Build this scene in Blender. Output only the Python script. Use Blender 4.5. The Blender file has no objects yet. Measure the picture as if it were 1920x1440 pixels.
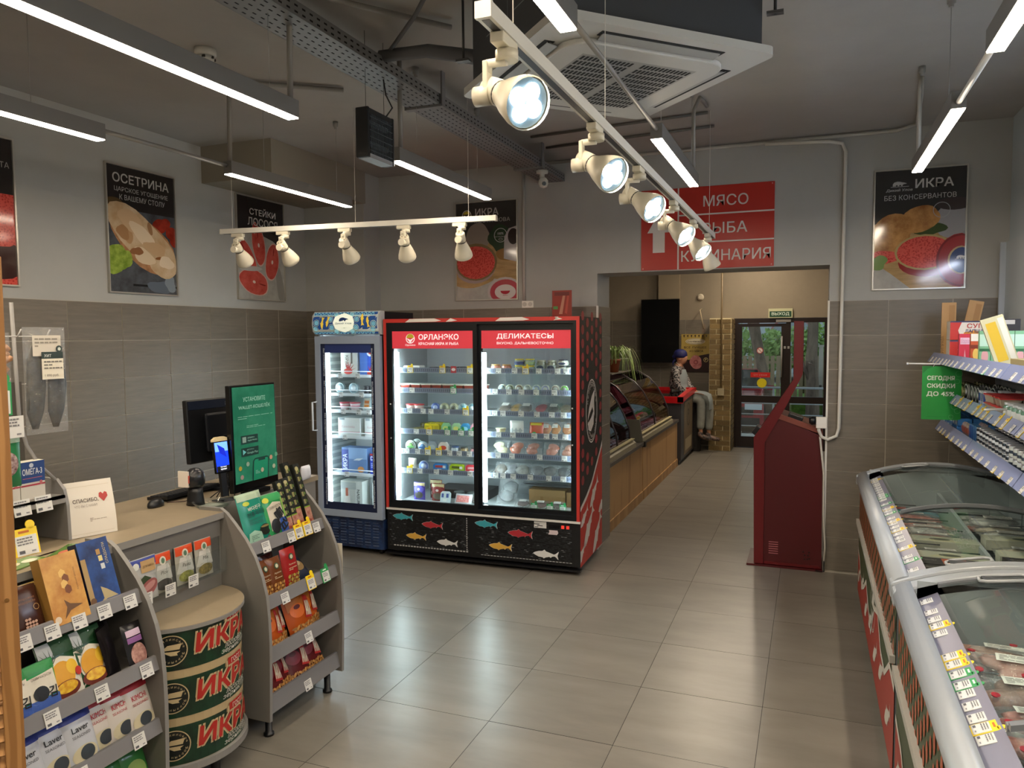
import bpy, math, random
from mathutils import Matrix, Vector
R=math.radians; PI=math.pi
rnd=random.Random(7)
S=bpy.context.scene; COL=S.collection
# ---------------------------------------------------------------- camera
cam_d=bpy.data.cameras.new('camera'); cam=bpy.data.objects.new('camera',cam_d); COL.objects.link(cam); S.camera=cam
def _axes(y,p,r):
    cy,sy,cp,sp,cr,sr=math.cos(y),math.sin(y),math.cos(p),math.sin(p),math.cos(r),math.sin(r)
    f=Vector((sy*cp,cy*cp,sp)); Rt=Vector((cy,-sy,0)); U=Rt.cross(f)
    return cr*Rt+sr*U,-sr*Rt+cr*U,f
_r,_u,_f=_axes(-.3762,-.0634,-.0070)
cam.matrix_world=Matrix(((_r.x,_u.x,-_f.x,0),(_r.y,_u.y,-_f.y,0),(_r.z,_u.z,-_f.z,1.831),(0,0,0,1)))
cam_d.sensor_width=36; cam_d.lens=1419.3*36/1920; cam_d.clip_start=.05; cam_d.clip_end=200
# ---------------------------------------------------------------- world and exposure
w=bpy.data.worlds.new('overcast_sky'); S.world=w; w.use_nodes=True
w.node_tree.nodes['Background'].inputs[0].default_value=(.80,.89,1,1)
w.node_tree.nodes['Background'].inputs[1].default_value=.62
S.view_settings.view_transform='Standard'; S.view_settings.look='None'
S.view_settings.exposure=0.68; S.view_settings.gamma=1; S.view_settings.use_curve_mapping=False
BAR=42.0; SPOT=60.0; FRIDGE=34.0      # emission of the ceiling bars, of the spot lenses and of the fridge tubes
# ---------------------------------------------------------------- materials
def lin(h):
    if isinstance(h,str):
        h=h.lstrip('#'); c=[int(h[i:i+2],16)/255 for i in (0,2,4)]
    else: c=h
    return tuple((v/12.92 if v<=.04045 else ((v+.055)/1.055)**2.4) for v in c)+(1,)
MT={}
def mat(name,col='#888888',rough=.5,metal=0,emit=0,alpha=1,noise=0,nscale=8,stretch=None,col2=None,bump=0,bscale=60,spec=.5,trans=0,rand=0,kind=None,coat=0):
    if name in MT: return MT[name]
    m=bpy.data.materials.new(name); m.use_nodes=True; nt=m.node_tree; b=nt.nodes['Principled BSDF']; N=nt.nodes.new; L=nt.links.new
    c=lin(col); b.inputs['Base Color'].default_value=c; b.inputs['Roughness'].default_value=rough; b.inputs['Metallic'].default_value=metal
    b.inputs['Specular IOR Level'].default_value=spec; b.inputs['Coat Weight'].default_value=coat; b.inputs['Coat Roughness'].default_value=.06
    if emit: b.inputs['Emission Color'].default_value=c; b.inputs['Emission Strength'].default_value=emit
    if alpha<1: b.inputs['Alpha'].default_value=alpha
    if trans: b.inputs['Transmission Weight'].default_value=trans
    src=None
    if noise or kind or rand:
        tc=N('ShaderNodeTexCoord'); mp=N('ShaderNodeMapping'); L(tc.outputs['Object'],mp.inputs[0])
        if stretch: mp.inputs['Scale'].default_value=stretch
        oi=N('ShaderNodeObjectInfo')
        if rand:
            cm=N('ShaderNodeCombineXYZ'); ml=N('ShaderNodeMath'); ml.operation='MULTIPLY'; ml.inputs[1].default_value=37
            L(oi.outputs['Random'],ml.inputs[0]); L(ml.outputs[0],cm.inputs[0]); L(ml.outputs[0],cm.inputs[1]); L(cm.outputs[0],mp.inputs['Location'])
        if kind=='vor':
            t=N('ShaderNodeTexVoronoi'); t.inputs['Scale'].default_value=nscale; L(mp.outputs[0],t.inputs['Vector']); fac=t.outputs['Distance']
        elif kind=='cell':
            t=N('ShaderNodeTexVoronoi'); t.inputs['Scale'].default_value=nscale; L(mp.outputs[0],t.inputs['Vector'])
            sp=N('ShaderNodeSeparateColor'); L(t.outputs['Color'],sp.inputs[0]); fac=sp.outputs[0]
        elif kind=='wave':
            t=N('ShaderNodeTexWave'); t.inputs['Scale'].default_value=nscale; t.inputs['Distortion'].default_value=5; t.inputs['Detail'].default_value=3; L(mp.outputs[0],t.inputs['Vector']); fac=t.outputs['Fac']
        else:
            t=N('ShaderNodeTexNoise'); t.inputs['Scale'].default_value=nscale; t.inputs['Detail'].default_value=6; t.inputs['Roughness'].default_value=.6; L(mp.outputs[0],t.inputs['Vector']); fac=t.outputs['Fac']
        rp=N('ShaderNodeValToRGB'); L(fac,rp.inputs[0])
        if col2: c2=lin(col2)
        else: c2=tuple(min(1,x*(1+noise)) for x in c[:3])+(1,)
        c1=c if col2 else tuple(x*(1-noise) for x in c[:3])+(1,)
        rp.color_ramp.elements[0].color=c1; rp.color_ramp.elements[1].color=c2
        lo,hi=(.35,.65) if kind is None else ((.1,.6) if kind=='vor' else (.3,.7))
        rp.color_ramp.elements[0].position=lo; rp.color_ramp.elements[1].position=hi
        src=rp.outputs[0]
        if rand:
            hs=N('ShaderNodeHueSaturation'); mr=N('ShaderNodeMapRange'); mr.inputs['To Min'].default_value=1-rand; mr.inputs['To Max'].default_value=1+rand
            L(oi.outputs['Random'],mr.inputs[0]); L(mr.outputs[0],hs.inputs['Value']); L(src,hs.inputs['Color']); src=hs.outputs[0]
        L(src,b.inputs['Base Color'])
        if emit: L(src,b.inputs['Emission Color'])
    if bump:
        tc=N('ShaderNodeTexCoord'); t=N('ShaderNodeTexNoise'); t.inputs['Scale'].default_value=bscale; t.inputs['Detail'].default_value=4; L(tc.outputs['Object'],t.inputs['Vector'])
        bp=N('ShaderNodeBump'); bp.inputs['Strength'].default_value=bump; bp.inputs['Distance'].default_value=.02; L(t.outputs['Fac'],bp.inputs['Height']); L(bp.outputs[0],b.inputs['Normal'])
    MT[name]=m; return m
def glassmat(name,tint='#ffffff',refl=1.45,rough=.0,dens=0,col='#dfe8ea',bump=0,bscale=20):
    if name in MT: return MT[name]
    m=bpy.data.materials.new(name); m.use_nodes=True; nt=m.node_tree; N=nt.nodes.new; L=nt.links.new
    nt.nodes.remove(nt.nodes['Principled BSDF']); out=nt.nodes['Material Output']
    tr=N('ShaderNodeBsdfTransparent'); tr.inputs[0].default_value=lin(tint); gl=N('ShaderNodeBsdfGlossy'); gl.inputs['Roughness'].default_value=rough
    lw=N('ShaderNodeLayerWeight'); lw.inputs[0].default_value=.5; f0=((refl-1)/(refl+1))**2*2; pw=N('ShaderNodeMath'); pw.operation='POWER'; pw.inputs[1].default_value=4.5; L(lw.outputs['Facing'],pw.inputs[0]); fr=N('ShaderNodeMath'); fr.operation='MULTIPLY_ADD'; fr.inputs[1].default_value=.75 if refl>1.3 else .35; fr.inputs[2].default_value=f0; L(pw.outputs[0],fr.inputs[0]); mx=N('ShaderNodeMixShader'); L(fr.outputs[0],mx.inputs[0]); L(tr.outputs[0],mx.inputs[1]); L(gl.outputs[0],mx.inputs[2]); o=mx
    if dens:
        df=N('ShaderNodeBsdfDiffuse'); df.inputs[0].default_value=lin(col); m2=N('ShaderNodeMixShader'); m2.inputs[0].default_value=dens; L(o.outputs[0],m2.inputs[1]); L(df.outputs[0],m2.inputs[2]); o=m2
    if bump:
        tc=N('ShaderNodeTexCoord'); t=N('ShaderNodeTexNoise'); t.inputs['Scale'].default_value=bscale; L(tc.outputs['Object'],t.inputs['Vector'])
        bp=N('ShaderNodeBump'); bp.inputs['Strength'].default_value=bump; bp.inputs['Distance'].default_value=.03; L(t.outputs['Fac'],bp.inputs['Height']); L(bp.outputs[0],gl.inputs['Normal']); L(bp.outputs[0],lw.inputs['Normal'])
    L(o.outputs[0],out.inputs[0]); MT[name]=m; return m
def C(h,rough=.45,**k):      # plain printed or painted colour
    return mat('colour_'+h.lstrip('#')+('' if rough==.45 else '_%d'%int(rough*100)),h,rough,**k)
# ---------------------------------------------------------------- text outlines
_TX={}
def text2d(s,bold=0):
    k=(s,bold)
    if k not in _TX:
        c=bpy.data.curves.new('t','FONT'); c.body=s; c.size=1; c.offset=bold; c.resolution_u=3
        o=bpy.data.objects.new('t',c); COL.objects.link(o); me=o.to_mesh()
        v=[(q.co.x,q.co.y) for q in me.vertices]; f=[tuple(p.vertices) for p in me.polygons]
        o.to_mesh_clear(); bpy.data.objects.remove(o); bpy.data.curves.remove(c)
        x0=min(a for a,b in v); x1=max(a for a,b in v); y0=min(b for a,b in v); y1=max(b for a,b in v)
        _TX[k]=([((a-x0),(b-y0)) for a,b in v],f,x1-x0,y1-y0)
    return _TX[k]
# ---------------------------------------------------------------- mesh builder
class G:
    def __init__(s,M=None): s.v=[];s.f=[];s.m=[];s.mi=[];s.M=M or Matrix();s.cm=0;s.smooth=[]
    def use(s,m):
        if m not in s.m: s.m.append(m)
        s.cm=s.m.index(m); return s
    def add(s,vs,fs,m=None,sm=False):
        if m: s.use(m)
        b=len(s.v); s.v+=[tuple(s.M@Vector(p)) for p in vs]
        for f in fs: s.f.append(tuple(b+i for i in f)); s.mi.append(s.cm); s.smooth.append(sm)
        return s
    def box(s,x0,x1,y0,y1,z0,z1,m=None):
        return s.add([(x0,y0,z0),(x1,y0,z0),(x1,y1,z0),(x0,y1,z0),(x0,y0,z1),(x1,y0,z1),(x1,y1,z1),(x0,y1,z1)],
          [(0,3,2,1),(4,5,6,7),(0,1,5,4),(1,2,6,5),(2,3,7,6),(3,0,4,7)],m)
    def prism(s,pts,a0,a1,ax='z',m=None,sm=False):
        # pts 2d in the plane normal to ax; (x,y) for z, (x,z) for y, (y,z) for x
        mk={'z':lambda p,t:(p[0],p[1],t),'y':lambda p,t:(p[0],t,p[1]),'x':lambda p,t:(t,p[0],p[1])}[ax]
        n=len(pts); vs=[mk(p,a0) for p in pts]+[mk(p,a1) for p in pts]
        s.add(vs,[tuple(range(n-1,-1,-1)),tuple(range(n,2*n))],m)
        b=len(s.v)-2*n
        for i in range(n):
            j=(i+1)%n; s.f.append((b+i,b+j,b+n+j,b+n+i)); s.mi.append(s.cm); s.smooth.append(sm)
        return s
    def ring(s,rings,m=None,closed=True,caps=True,sm=True):
        n=len(rings[0]); vs=[p for r in rings for p in r]; fs=[]
        for k in range(len(rings)-1):
            for i in range(n if closed else n-1):
                j=(i+1)%n; fs.append((k*n+i,k*n+j,(k+1)*n+j,(k+1)*n+i))
        s.add(vs,fs,m,sm)
        if caps:
            b=len(s.v)-len(vs); s.f.append(tuple(b+i for i in range(n-1,-1,-1))); s.mi.append(s.cm); s.smooth.append(False)
            s.f.append(tuple(b+(len(rings)-1)*n+i for i in range(n))); s.mi.append(s.cm); s.smooth.append(False)
        return s
    def lathe(s,prof,c=(0,0,0),n=16,m=None,ax=(0,0,1),sx=1,sy=1,caps=True,sm=True):
        a=Vector(ax).normalized(); t=Vector((1,0,0)) if abs(a.x)<.9 else Vector((0,1,0)); e1=(t-a*t.dot(a)).normalized(); e2=a.cross(e1); c=Vector(c)
        return s.ring([[c+a*z+e1*(sx*r*math.cos(2*PI*i/n))+e2*(sy*r*math.sin(2*PI*i/n)) for i in range(n)] for r,z in prof],m,caps=caps,sm=sm)
    def cyl(s,p0,p1,r0,r1=None,n=10,m=None,sm=True):
        p0=Vector(p0);p1=Vector(p1); return s.lathe([(r0,0),(r1 if r1 is not None else r0,(p1-p0).length)],p0,n,m,p1-p0,sm=sm)
    def tube(s,pts,r,n=6,m=None):
        P=[Vector(p) for p in pts]; rings=[]
        up=None
        for i,p in enumerate(P):
            t=(P[min(i+1,len(P)-1)]-P[max(i-1,0)]).normalized()
            if up is None: up=Vector((0,0,1)) if abs(t.z)<.9 else Vector((1,0,0))
            e1=(up-t*up.dot(t)).normalized(); up=e1; e2=t.cross(e1); rr=r[i] if isinstance(r,(list,tuple)) else r
            rings.append([p+e1*rr*math.cos(2*PI*k/n)+e2*rr*math.sin(2*PI*k/n) for k in range(n)])
        return s.ring(rings,m)
    def mesh(s,name='mesh'):
        me=bpy.data.meshes.new(name); me.from_pydata(s.v,[],s.f)
        for m in s.m: me.materials.append(m)
        me.polygons.foreach_set('material_index',s.mi); me.polygons.foreach_set('use_smooth',s.smooth); me.update(); return me
    def obj(s,name,parent=None,bevel=0,local=False,**kw):
        me=s.mesh(name)
        if parent is not None and not local:
            mi=WM(parent).inverted(); me.transform(mi)
        o=bpy.data.objects.new(name,me); COL.objects.link(o)
        if parent is not None: o.parent=parent
        if bevel:
            b=o.modifiers.new('bevel','BEVEL'); b.width=bevel; b.segments=2; b.limit_method='ANGLE'; b.angle_limit=R(40)
        for k,v in kw.items(): o[k]=v
        return o
    def sobj(s,name,label,cat,group=None,bevel=0,base=None):    # a thing that is one mesh, origin at its base
        me=s.mesh(name)
        if base is None:
            xs=[p[0] for p in s.v];ys=[p[1] for p in s.v];zs=[p[2] for p in s.v]; base=((min(xs)+max(xs))/2,(min(ys)+max(ys))/2,min(zs))
        me.transform(Matrix.Translation(-Vector(base)))
        o=bpy.data.objects.new(name,me); COL.objects.link(o); o.location=base; o['label']=label; o['category']=cat
        if group: o['group']=group
        if bevel:
            b=o.modifiers.new('bevel','BEVEL'); b.width=bevel; b.segments=2; b.limit_method='ANGLE'; b.angle_limit=R(40)
        return o
def WM(o):
    m=Matrix.LocRotScale(o.location,o.rotation_euler,o.scale); return WM(o.parent)@m if o.parent else m
class Face:
    """flat print on a plane: origin o, right r, up u; layers stand a hair proud of one another"""
    def __init__(s,g,o,r=(1,0,0),u=(0,0,1),lift=.0006,fn=None,flip=1):
        s.g=g;s.o=Vector(o);s.r=Vector(r).normalized();s.u=Vector(u).normalized();s.n=s.r.cross(s.u)*flip;s.l=lift;s.c=0;s.fn=fn
    def P(s,x,y,k):
        h=k*s.l+s.c*4e-5
        if s.fn: return s.fn(x,y,h)
        return s.o+s.r*x+s.u*y+s.n*h
    def poly(s,pts,m,k=1): 
        s.c+=1
        if s.fn:
            m=m if not isinstance(m,str) else C(m); q=[]
            for i,p in enumerate(pts):
                p2=pts[(i+1)%len(pts)]; sd=3 if len(pts)<9 else 1
                for t in range(sd): q.append((p[0]+(p2[0]-p[0])*t/sd,p[1]+(p2[1]-p[1])*t/sd))
            cx=sum(p[0] for p in pts)/len(pts); cy=sum(p[1] for p in pts)/len(pts); n=len(q)
            vs=[s.P(cx,cy,k)]+[s.P(cx+(p[0]-cx)*f,cy+(p[1]-cy)*f,k) for f in (.5,1) for p in q]
            fs=[(0,1+i,1+(i+1)%n) for i in range(n)]+[(1+i,1+n+i,1+n+(i+1)%n,1+(i+1)%n) for i in range(n)]
            s.g.add(vs,fs,m); return s
        s.g.add([s.P(x,y,k) for x,y in pts],[tuple(range(len(pts)))],m if not isinstance(m,str) else C(m)); return s
    def rect(s,x0,y0,x1,y1,m,k=1,nx=1):
        c0=s.c
        for i in range(nx):
            s.c=c0; a=x0+(x1-x0)*i/nx; b=x0+(x1-x0)*(i+1)/nx; s.poly([(a,y0),(b,y0),(b,y1),(a,y1)],m,k)
        return s
    def disc(s,cx,cy,rx,ry=None,m=None,k=1,n=20,a=0,a0=0,a1=360):
        ry=ry or rx; ca,sa=math.cos(R(a)),math.sin(R(a)); pts=[]
        full=abs(a1-a0)>=360
        for i in range(n+(0 if full else 1)):
            t=R(a0+(a1-a0)*i/n); x=rx*math.cos(t); y=ry*math.sin(t); pts.append((cx+x*ca-y*sa,cy+x*sa+y*ca))
        return s.poly(pts,m,k)
    def ringd(s,cx,cy,r,t,m,k=1,n=28,ry=None,a0=0,a1=360):
        m=C(m) if isinstance(m,str) else m; ry=ry or r; c0=s.c
        for i in range(n):
            s.c=c0
            a=R(a0+(a1-a0)*i/n); b=R(a0+(a1-a0)*(i+1)/n)
            s.poly([(cx+(r-t)*math.cos(a),cy+(ry-t)*math.sin(a)),(cx+r*math.cos(a),cy+ry*math.sin(a)),(cx+r*math.cos(b),cy+ry*math.sin(b)),(cx+(r-t)*math.cos(b),cy+(ry-t)*math.sin(b))],m,k)
        return s
    def text(s,t,x,y,h,m,k=2,w=None,bold=0,al='l',rot=0,shear=0):
        if bold:
            b=bold*h*.55; W_=w if w else None
            for dx,dy in ((-b,-b),(b,-b),(b,b),(-b,b)): s.text(t,x+dx,y+dy,h,m,k,W_,0,al,rot,shear)
            return s
        s.c+=1
        v,f,tw,th=text2d(t,0); sc=h/th if '\n' not in t else h/th; sx=(w/tw) if w else sc
        W=tw*sx; ox={'l':0,'c':-W/2,'r':-W}[al]; ca,sa=math.cos(R(rot)),math.sin(R(rot)); m=C(m) if isinstance(m,str) else m
        q=[]
        for a,b in v:
            X=a*sx+ox+shear*b*sc; Y=b*sc; q.append(s.P(x+X*ca-Y*sa,y+X*sa+Y*ca,k))
        if s.fn:
            P2=[]; 
            for a,b in v:
                X=a*sx+ox+shear*b*sc; Y=b*sc; P2.append((x+X*ca-Y*sa,y+X*sa+Y*ca))
            T=[(P2[p[0]],P2[p[i]],P2[p[i+1]]) for p in f for i in range(1,len(p)-1)]; O=[]
            while T:
                A=T.pop(); e=[(A[i],A[(i+1)%3],A[(i+2)%3]) for i in range(3)]; p_,q_,r_=max(e,key=lambda z:(z[0][0]-z[1][0])**2+(z[0][1]-z[1][1])**2)
                if (p_[0]-q_[0])**2+(p_[1]-q_[1])**2>.018**2: mm=((p_[0]+q_[0])/2,(p_[1]+q_[1])/2); T+=[(p_,mm,r_),(mm,q_,r_)]
                else: O.append((p_,q_,r_))
            s.g.add([s.P(a[0],a[1],k) for t_ in O for a in t_],[(3*i,3*i+1,3*i+2) for i in range(len(O))],m); return s
        s.g.add(q,f,m); return s
    def lines(s,x0,x1,y0,y1,n,m='#8a8a86',k=2,fill=.45):     # rows of print too small to read
        m=C(m) if isinstance(m,str) else m; c0=s.c
        for i in range(n):
            y=y1-(i+.5)*(y1-y0)/n; h=(y1-y0)/n*fill/2; x=x0
            while x<x1-1e-6:
                s.c=c0
                ww=min(x1-x,(x1-x0)*rnd.uniform(.12,.3)); s.poly([(x,y-h),(x+ww*.85,y-h),(x+ww*.85,y+h),(x,y+h)],m,k); x+=ww
                if rnd.random()<.12: break
        return s
def thing(name,label,cat,loc=(0,0,0),rotz=0,group=None):
    o=bpy.data.objects.new(name,None); COL.objects.link(o); o.location=loc; o.rotation_euler=(0,0,rotz); o['label']=label; o['category']=cat
    o.empty_display_size=.1
    if group: o['group']=group
    return o
def struct(g,name,bevel=0):
    o=g.obj(name,bevel=bevel); o['kind']='structure'; return o
def rotm(loc=(0,0,0),z=0,x=0,y=0): return Matrix.LocRotScale(Vector(loc),__import__('mathutils').Euler((x,y,z)),None)
def kids(o): return [c for c in KID.get(o.name,())]
KID={}
def part(me,name,parent,loc=None,rot=None,scale=None,**kw):
    o=bpy.data.objects.new(name,me); COL.objects.link(o); o.parent=parent
    if loc is not None: o.location=loc
    if rot is not None: o.rotation_euler=rot
    if scale is not None: o.scale=scale
    for k,v in kw.items(): o[k]=v
    return o
def put(proto,loc,rot=(0,0,0),label='',cat='',group=None,name=None,scale=None,sc=None):
    """place one copy of a product: proto = [(part name, mesh), ...], the first is the thing's own mesh"""
    o=bpy.data.objects.new(name or proto[0][0],proto[0][1]); COL.objects.link(o); o.location=loc; o.rotation_euler=rot
    scale=scale or sc
    if scale is not None: o.scale=scale if not isinstance(scale,(int,float)) else (scale,)*3
    o['label']=label; o['category']=cat
    if group: o['group']=group
    for n,me in proto[1:]: part(me,n,o)
    return o
# ================================================================ materials of the place
PAINT=mat('grey_wall_paint','#a9a9a5',.75,noise=.03,nscale=3)
CEILP=mat('dark_ceiling_paint','#a3a19d',.85,noise=.05,nscale=2)
GROUT=mat('grout','#b3ada0',.9)
GROUTF=mat('floor_grout','#2f2c29',.95)
TILE=mat('brown_grey_tile','#746d62',.38,noise=.11,nscale=2.2,stretch=(1,1,6),bump=.02,bscale=40,rand=.05)
FTILE=mat('floor_tile_ceramic','#7c776e',.32,noise=.13,nscale=1.6,stretch=(1,3.2,1),bump=.012,bscale=9,rand=.06)
TAUPE=mat('taupe_paint','#8a7f6e',.8,noise=.03)
WHITEM=mat('white_powder_coat','#d9d7cf',.4)
CREAM=mat('cream_plastic','#d8d2bd',.4)
BLK=mat('black_plastic','#101216',.35)
BLKM=mat('black_matt_metal','#0c0f14',.45)
ALU=mat('brushed_aluminium','#9aa2ab',.35,metal=.7)
GREYM=mat('grey_cabinet_board','#77746f',.55,noise=.03)
GREYE=mat('grey_edge_band','#8b8985',.5)
TOPB=mat('beige_laminate_top','#8e816b',.4,noise=.03,nscale=20)
WOOD=mat('pine_wood','#b5854f',.55,kind='wave',nscale=3,stretch=(6,6,.6),col2='#9a6c3b')
OAK=mat('light_oak_veneer','#b58e5c',.5,kind='wave',nscale=2.2,stretch=(3,3,.35),col2='#a17a4a')
REDK=mat('dark_red_powder_coat','#640d13',.35)
BAREM=mat('led_bar_diffuser','#ffecd2',.5,emit=BAR)
GLASS=glassmat('clear_door_glass','#f4f8f8')
GLASSD=glassmat('freezer_lid_glass','#f6faf9',1.17)
GLASSP=glassmat('purple_tinted_glass','#b9a9b4',1.5)
FILM=glassmat('clear_film','#ffffff',1.35,.12,.08,'#e8ecec',bump=.6,bscale=30)
PLEX=glassmat('clear_acrylic','#fafcfc',1.25,.03,.02)
WHITEP=C('#e9e7e0'); TAGW=mat('price_card','#dcdcd8',.5); TAGY=mat('yellow_tag_holder','#f2d21c',.4); TAGG=mat('green_tag_holder','#2f9b57',.4)
# ================================================================ room shell
XL,XR,YB,YN,ZC,TH=-4.423,1.27,6.212,-2.6,3.31,2.077
DX0,DX1,DZ,YD=-1.677,.122,2.348,12.70
W,H_=.4121,.2573
_g=G().box(0,1,-.0065,0,0,1,TILE).use(GROUT); _g.mi=[1,1,0,1,0,1]; _tile=_g.mesh('tile')
def tiles(parent,o,r,n,xs,zs,gap=.003):
    """wall tiles as parts: o origin, r direction along the wall, n outward normal; xs and zs are joint positions"""
    ang=math.atan2(r[1],r[0])
    for i in range(len(xs)-1):
        for j in range(len(zs)-1):
            a,b=xs[i]+gap,xs[i+1]-gap; c,d=zs[j]+gap,zs[j+1]-gap
            if b-a<.01 or d-c<.01: continue
            part(_tile,'tile',parent,(o[0]+r[0]*a,o[1]+r[1]*a,c),(0,0,ang),(b-a,1,d-c))
ZS=[max(0,TH-k*H_) for k in range(9)][::-1]
# left wall (faces +X; direction r runs along -Y so that the outward normal is +X)
wl=struct(G().box(XL-.15,XL,YN,YD,0,ZC,PAINT).box(XL,XL+.004,YN+.01,5.945,0,TH,GROUT),'wall_left')
ys=[3.465+W*k for k in range(-7,7)]; ys[-1]=5.945
tiles(wl,(XL+.004,0),(0,1),(1,0),ys,ZS)
# back wall with the opening, pillar, soffit
g=G().box(XL,DX0,YB,YB+.40,0,ZC,PAINT).box(DX1,XR+.15,YB,YB+.40,0,ZC,PAINT).box(DX0,DX1,YB,YB+.40,DZ,ZC,PAINT)
g.box(-3.776,DX0,YB-.004,YB,0,TH,GROUT).box(DX1,XR,YB-.004,YB,0,TH,GROUT)
g.box(DX0,DX0+.004,YB,YB+.40,0,TH,GROUT)
wb=struct(g,'wall_back')
tiles(wb,(0,YB-.004),(1,0),(0,-1),[-3.776,-3.738,-3.326,-2.914,-2.502,-2.09,DX0],ZS)
tiles(wb,(0,YB-.004),(1,0),(0,-1),[DX1,.5245,.9366,XR],ZS)
tiles(wb,(DX0+.004,YB),(0,1),(1,0),[0,.40],ZS)
tr=G().box(DX1-.010,DX1+.004,YB-.012,YB,0,TH+.003,WHITEM).box(DX0-.006,DX0+.010,YB-.012,YB+.004,0,TH+.003,WHITEM)
struct(tr,'trim_1')
wp=struct(G().box(XL,-3.776,5.945,YB,0,ZC,PAINT).box(XL,-3.776,5.941,5.945,0,TH,GROUT),'wall_pillar')
tiles(wp,(XL,5.941),(1,0),(0,-1),[0,.235,.647],ZS)
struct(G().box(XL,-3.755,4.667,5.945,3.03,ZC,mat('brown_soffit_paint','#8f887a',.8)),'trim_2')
struct(G().box(XL-.15,XR+.15,YN-.15,YN,0,ZC,PAINT),'wall_front')
struct(G().box(XR,XR+.15,YN,YB,0,ZC,mat('pale_blue_panel_wall','#b9c6cf',.6)),'wall_right')
struct(G().box(XL-.15,XR+.15,YN-.15,YD+.3,ZC,ZC+.15,CEILP),'ceiling')
fl=struct(G().box(XL-.15,XR+.15,YN-.15,YD+.2,-.1,-.002,GROUTF),'floor')
_g=G().box(0,.603,0,.603,-.006,0,FTILE).use(GROUTF); _g.mi=[0,0,1,1,1,1]; _ft=_g.mesh('tile')
for i in range(-3,8):
    for j in range(-6,15):
        x=-2.605+.603*i; y=4.416+.603*j
        if x>XR or x+.603<XL or (y>6.4 and (x>.4 or x<-3.4)): continue
        g_=.0012; x0=max(x+g_,XL+.006); x1=min(x+.603-g_,XR-.002); y1=min(y+.603-g_,YD-.01)
        if y1-y<.05: continue
        part(_ft,'floor_tile',fl,(x0,y+g_,-rnd.random()*.0008),None,((x1-x0)/.603,(y1-y-g_)/.603,1))
# ---- deli room beyond the opening
g=G().box(XL,-1.175,YD,YD+.25,0,ZC,TAUPE).box(-1.175,.25,YD,YD+.25,2.085,ZC,TAUPE).box(.25,.45,YD,YD+.25,0,ZC,TAUPE)
g.box(XL,-1.5,YD-.004,YD,0,2.07,GROUT)
wf=struct(g,'wall_deli_back')
tiles(wf,(0,YD-.004),(1,0),(0,-1),[-4.4+W*k for k in range(8)],ZS)
struct(G().box(.25,.40,YB+.4,YD,0,ZC,TAUPE),'wall_deli_right')
struct(G().box(-2.36,-2.02,YD-.12,YD,2.07,ZC,mat('light_taupe_paint','#91846f',.8)),'wall_pilaster')
# small wall things
t=thing('power_socket','white twin power socket on the back wall left of the doorway','power socket',(-2.298,YB,2.08))
G().box(-2.35,-2.248,YB-.014,YB,2.075,2.135,WHITEP).obj('plate',t)
for x in (-2.325,-2.273):
    G().lathe([(.019,0),(.019,.004)],(x,YB-.019,2.105),14,C('#c9c7c0'),(0,1,0)).obj('socket_ring',t)
# ================================================================ suspended light bars
def bar(x,y0,y1,z,label,grp,wires=()):
    t=thing('ceiling_light_bar',label,'light',((x,(y0+y1)/2,z)),0,grp)
    hw=.028
    hs=G().box(x-hw,x+hw,y0,y1,z+.004,z+.075,mat('grey_light_housing','#7d7b78',.45,metal=.3)).obj('housing',t)
    G().box(x-hw+.003,x+hw-.003,y0+.003,y1-.003,z,z+.004,BAREM).obj('diffuser',t)
    for wy in wires:
        g=G().cyl((x,wy,z+.075),(x,wy,ZC-.05),.0012,n=5,m=mat('steel_wire','#a8a8a4',.4,metal=.8)); g.obj('suspension_wire',t)
        G().lathe([(.011,0),(.011,.012),(.018,.016),(.018,.05)],(x,wy,ZC-.05),10,mat('grey_fitting','#8a8884',.5)).obj('ceiling_mount',t)
Z1=2.75
gr='linear light bars hung in rows under the ceiling'
bar(-2.05,-1.4,2.70,Z1,'long lit bar at the top left, ending beside the heater',gr,(1.5,2.55))
bar(-2.05,3.54,4.77,Z1,'lit bar right behind the hanging heater, above the fish fridge',gr,(3.78,4.6))
bar(-3.09,-1.4,2.64,Z1,'lit bar at the far left above the sturgeon poster, ending short of it',gr,(2.3,))
bar(-3.07,3.44,4.645,Z1,'lit bar above the salmon steak poster',gr,(3.75,4.5))
bar(-.70,-1.0,2.26,Z1,'lit bar beside the air conditioner at the top centre of the photo',gr,(2.1,))
bar(-.695,3.63,4.87,Z1,'lit bar ending in front of the red direction sign',gr,(3.75,4.75))
bar(.547,-1.0,2.96,Z1,'lit bar running out of the top right corner of the photo',gr,(2.7,))
bar(.549,3.638,4.96,Z1,'lit bar whose end overlaps the croissant poster on the right',gr,(3.9,4.85))
# joining tubes between bars of a row
def pipe(name,label,pts,r,m,cat='conduit',n=8,grp=None):
    return G().tube(pts,r,n,m).sobj(name,label,cat,grp)
TUB=mat('grey_tube','#8c8984',.45,metal=.2)
pipe('connecting_tube','thin grey tube joining the two light bars above the sturgeon poster',[(-3.09,2.63,Z1+.05),(-3.08,3.44,Z1+.05)],.011,TUB,'tube')
pipe('connecting_tube','white tube joining the two light bars at the top right',[(.547,2.95,Z1+.03),(.549,3.64,Z1+.03)],.012,mat('white_tube','#c9c6bd',.4),'tube')
pipe('connecting_tube','grey tube joining the light bars beside the air conditioner',[(-.70,2.25,Z1+.05),(-.695,3.64,Z1+.05)],.010,TUB,'tube')
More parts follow.
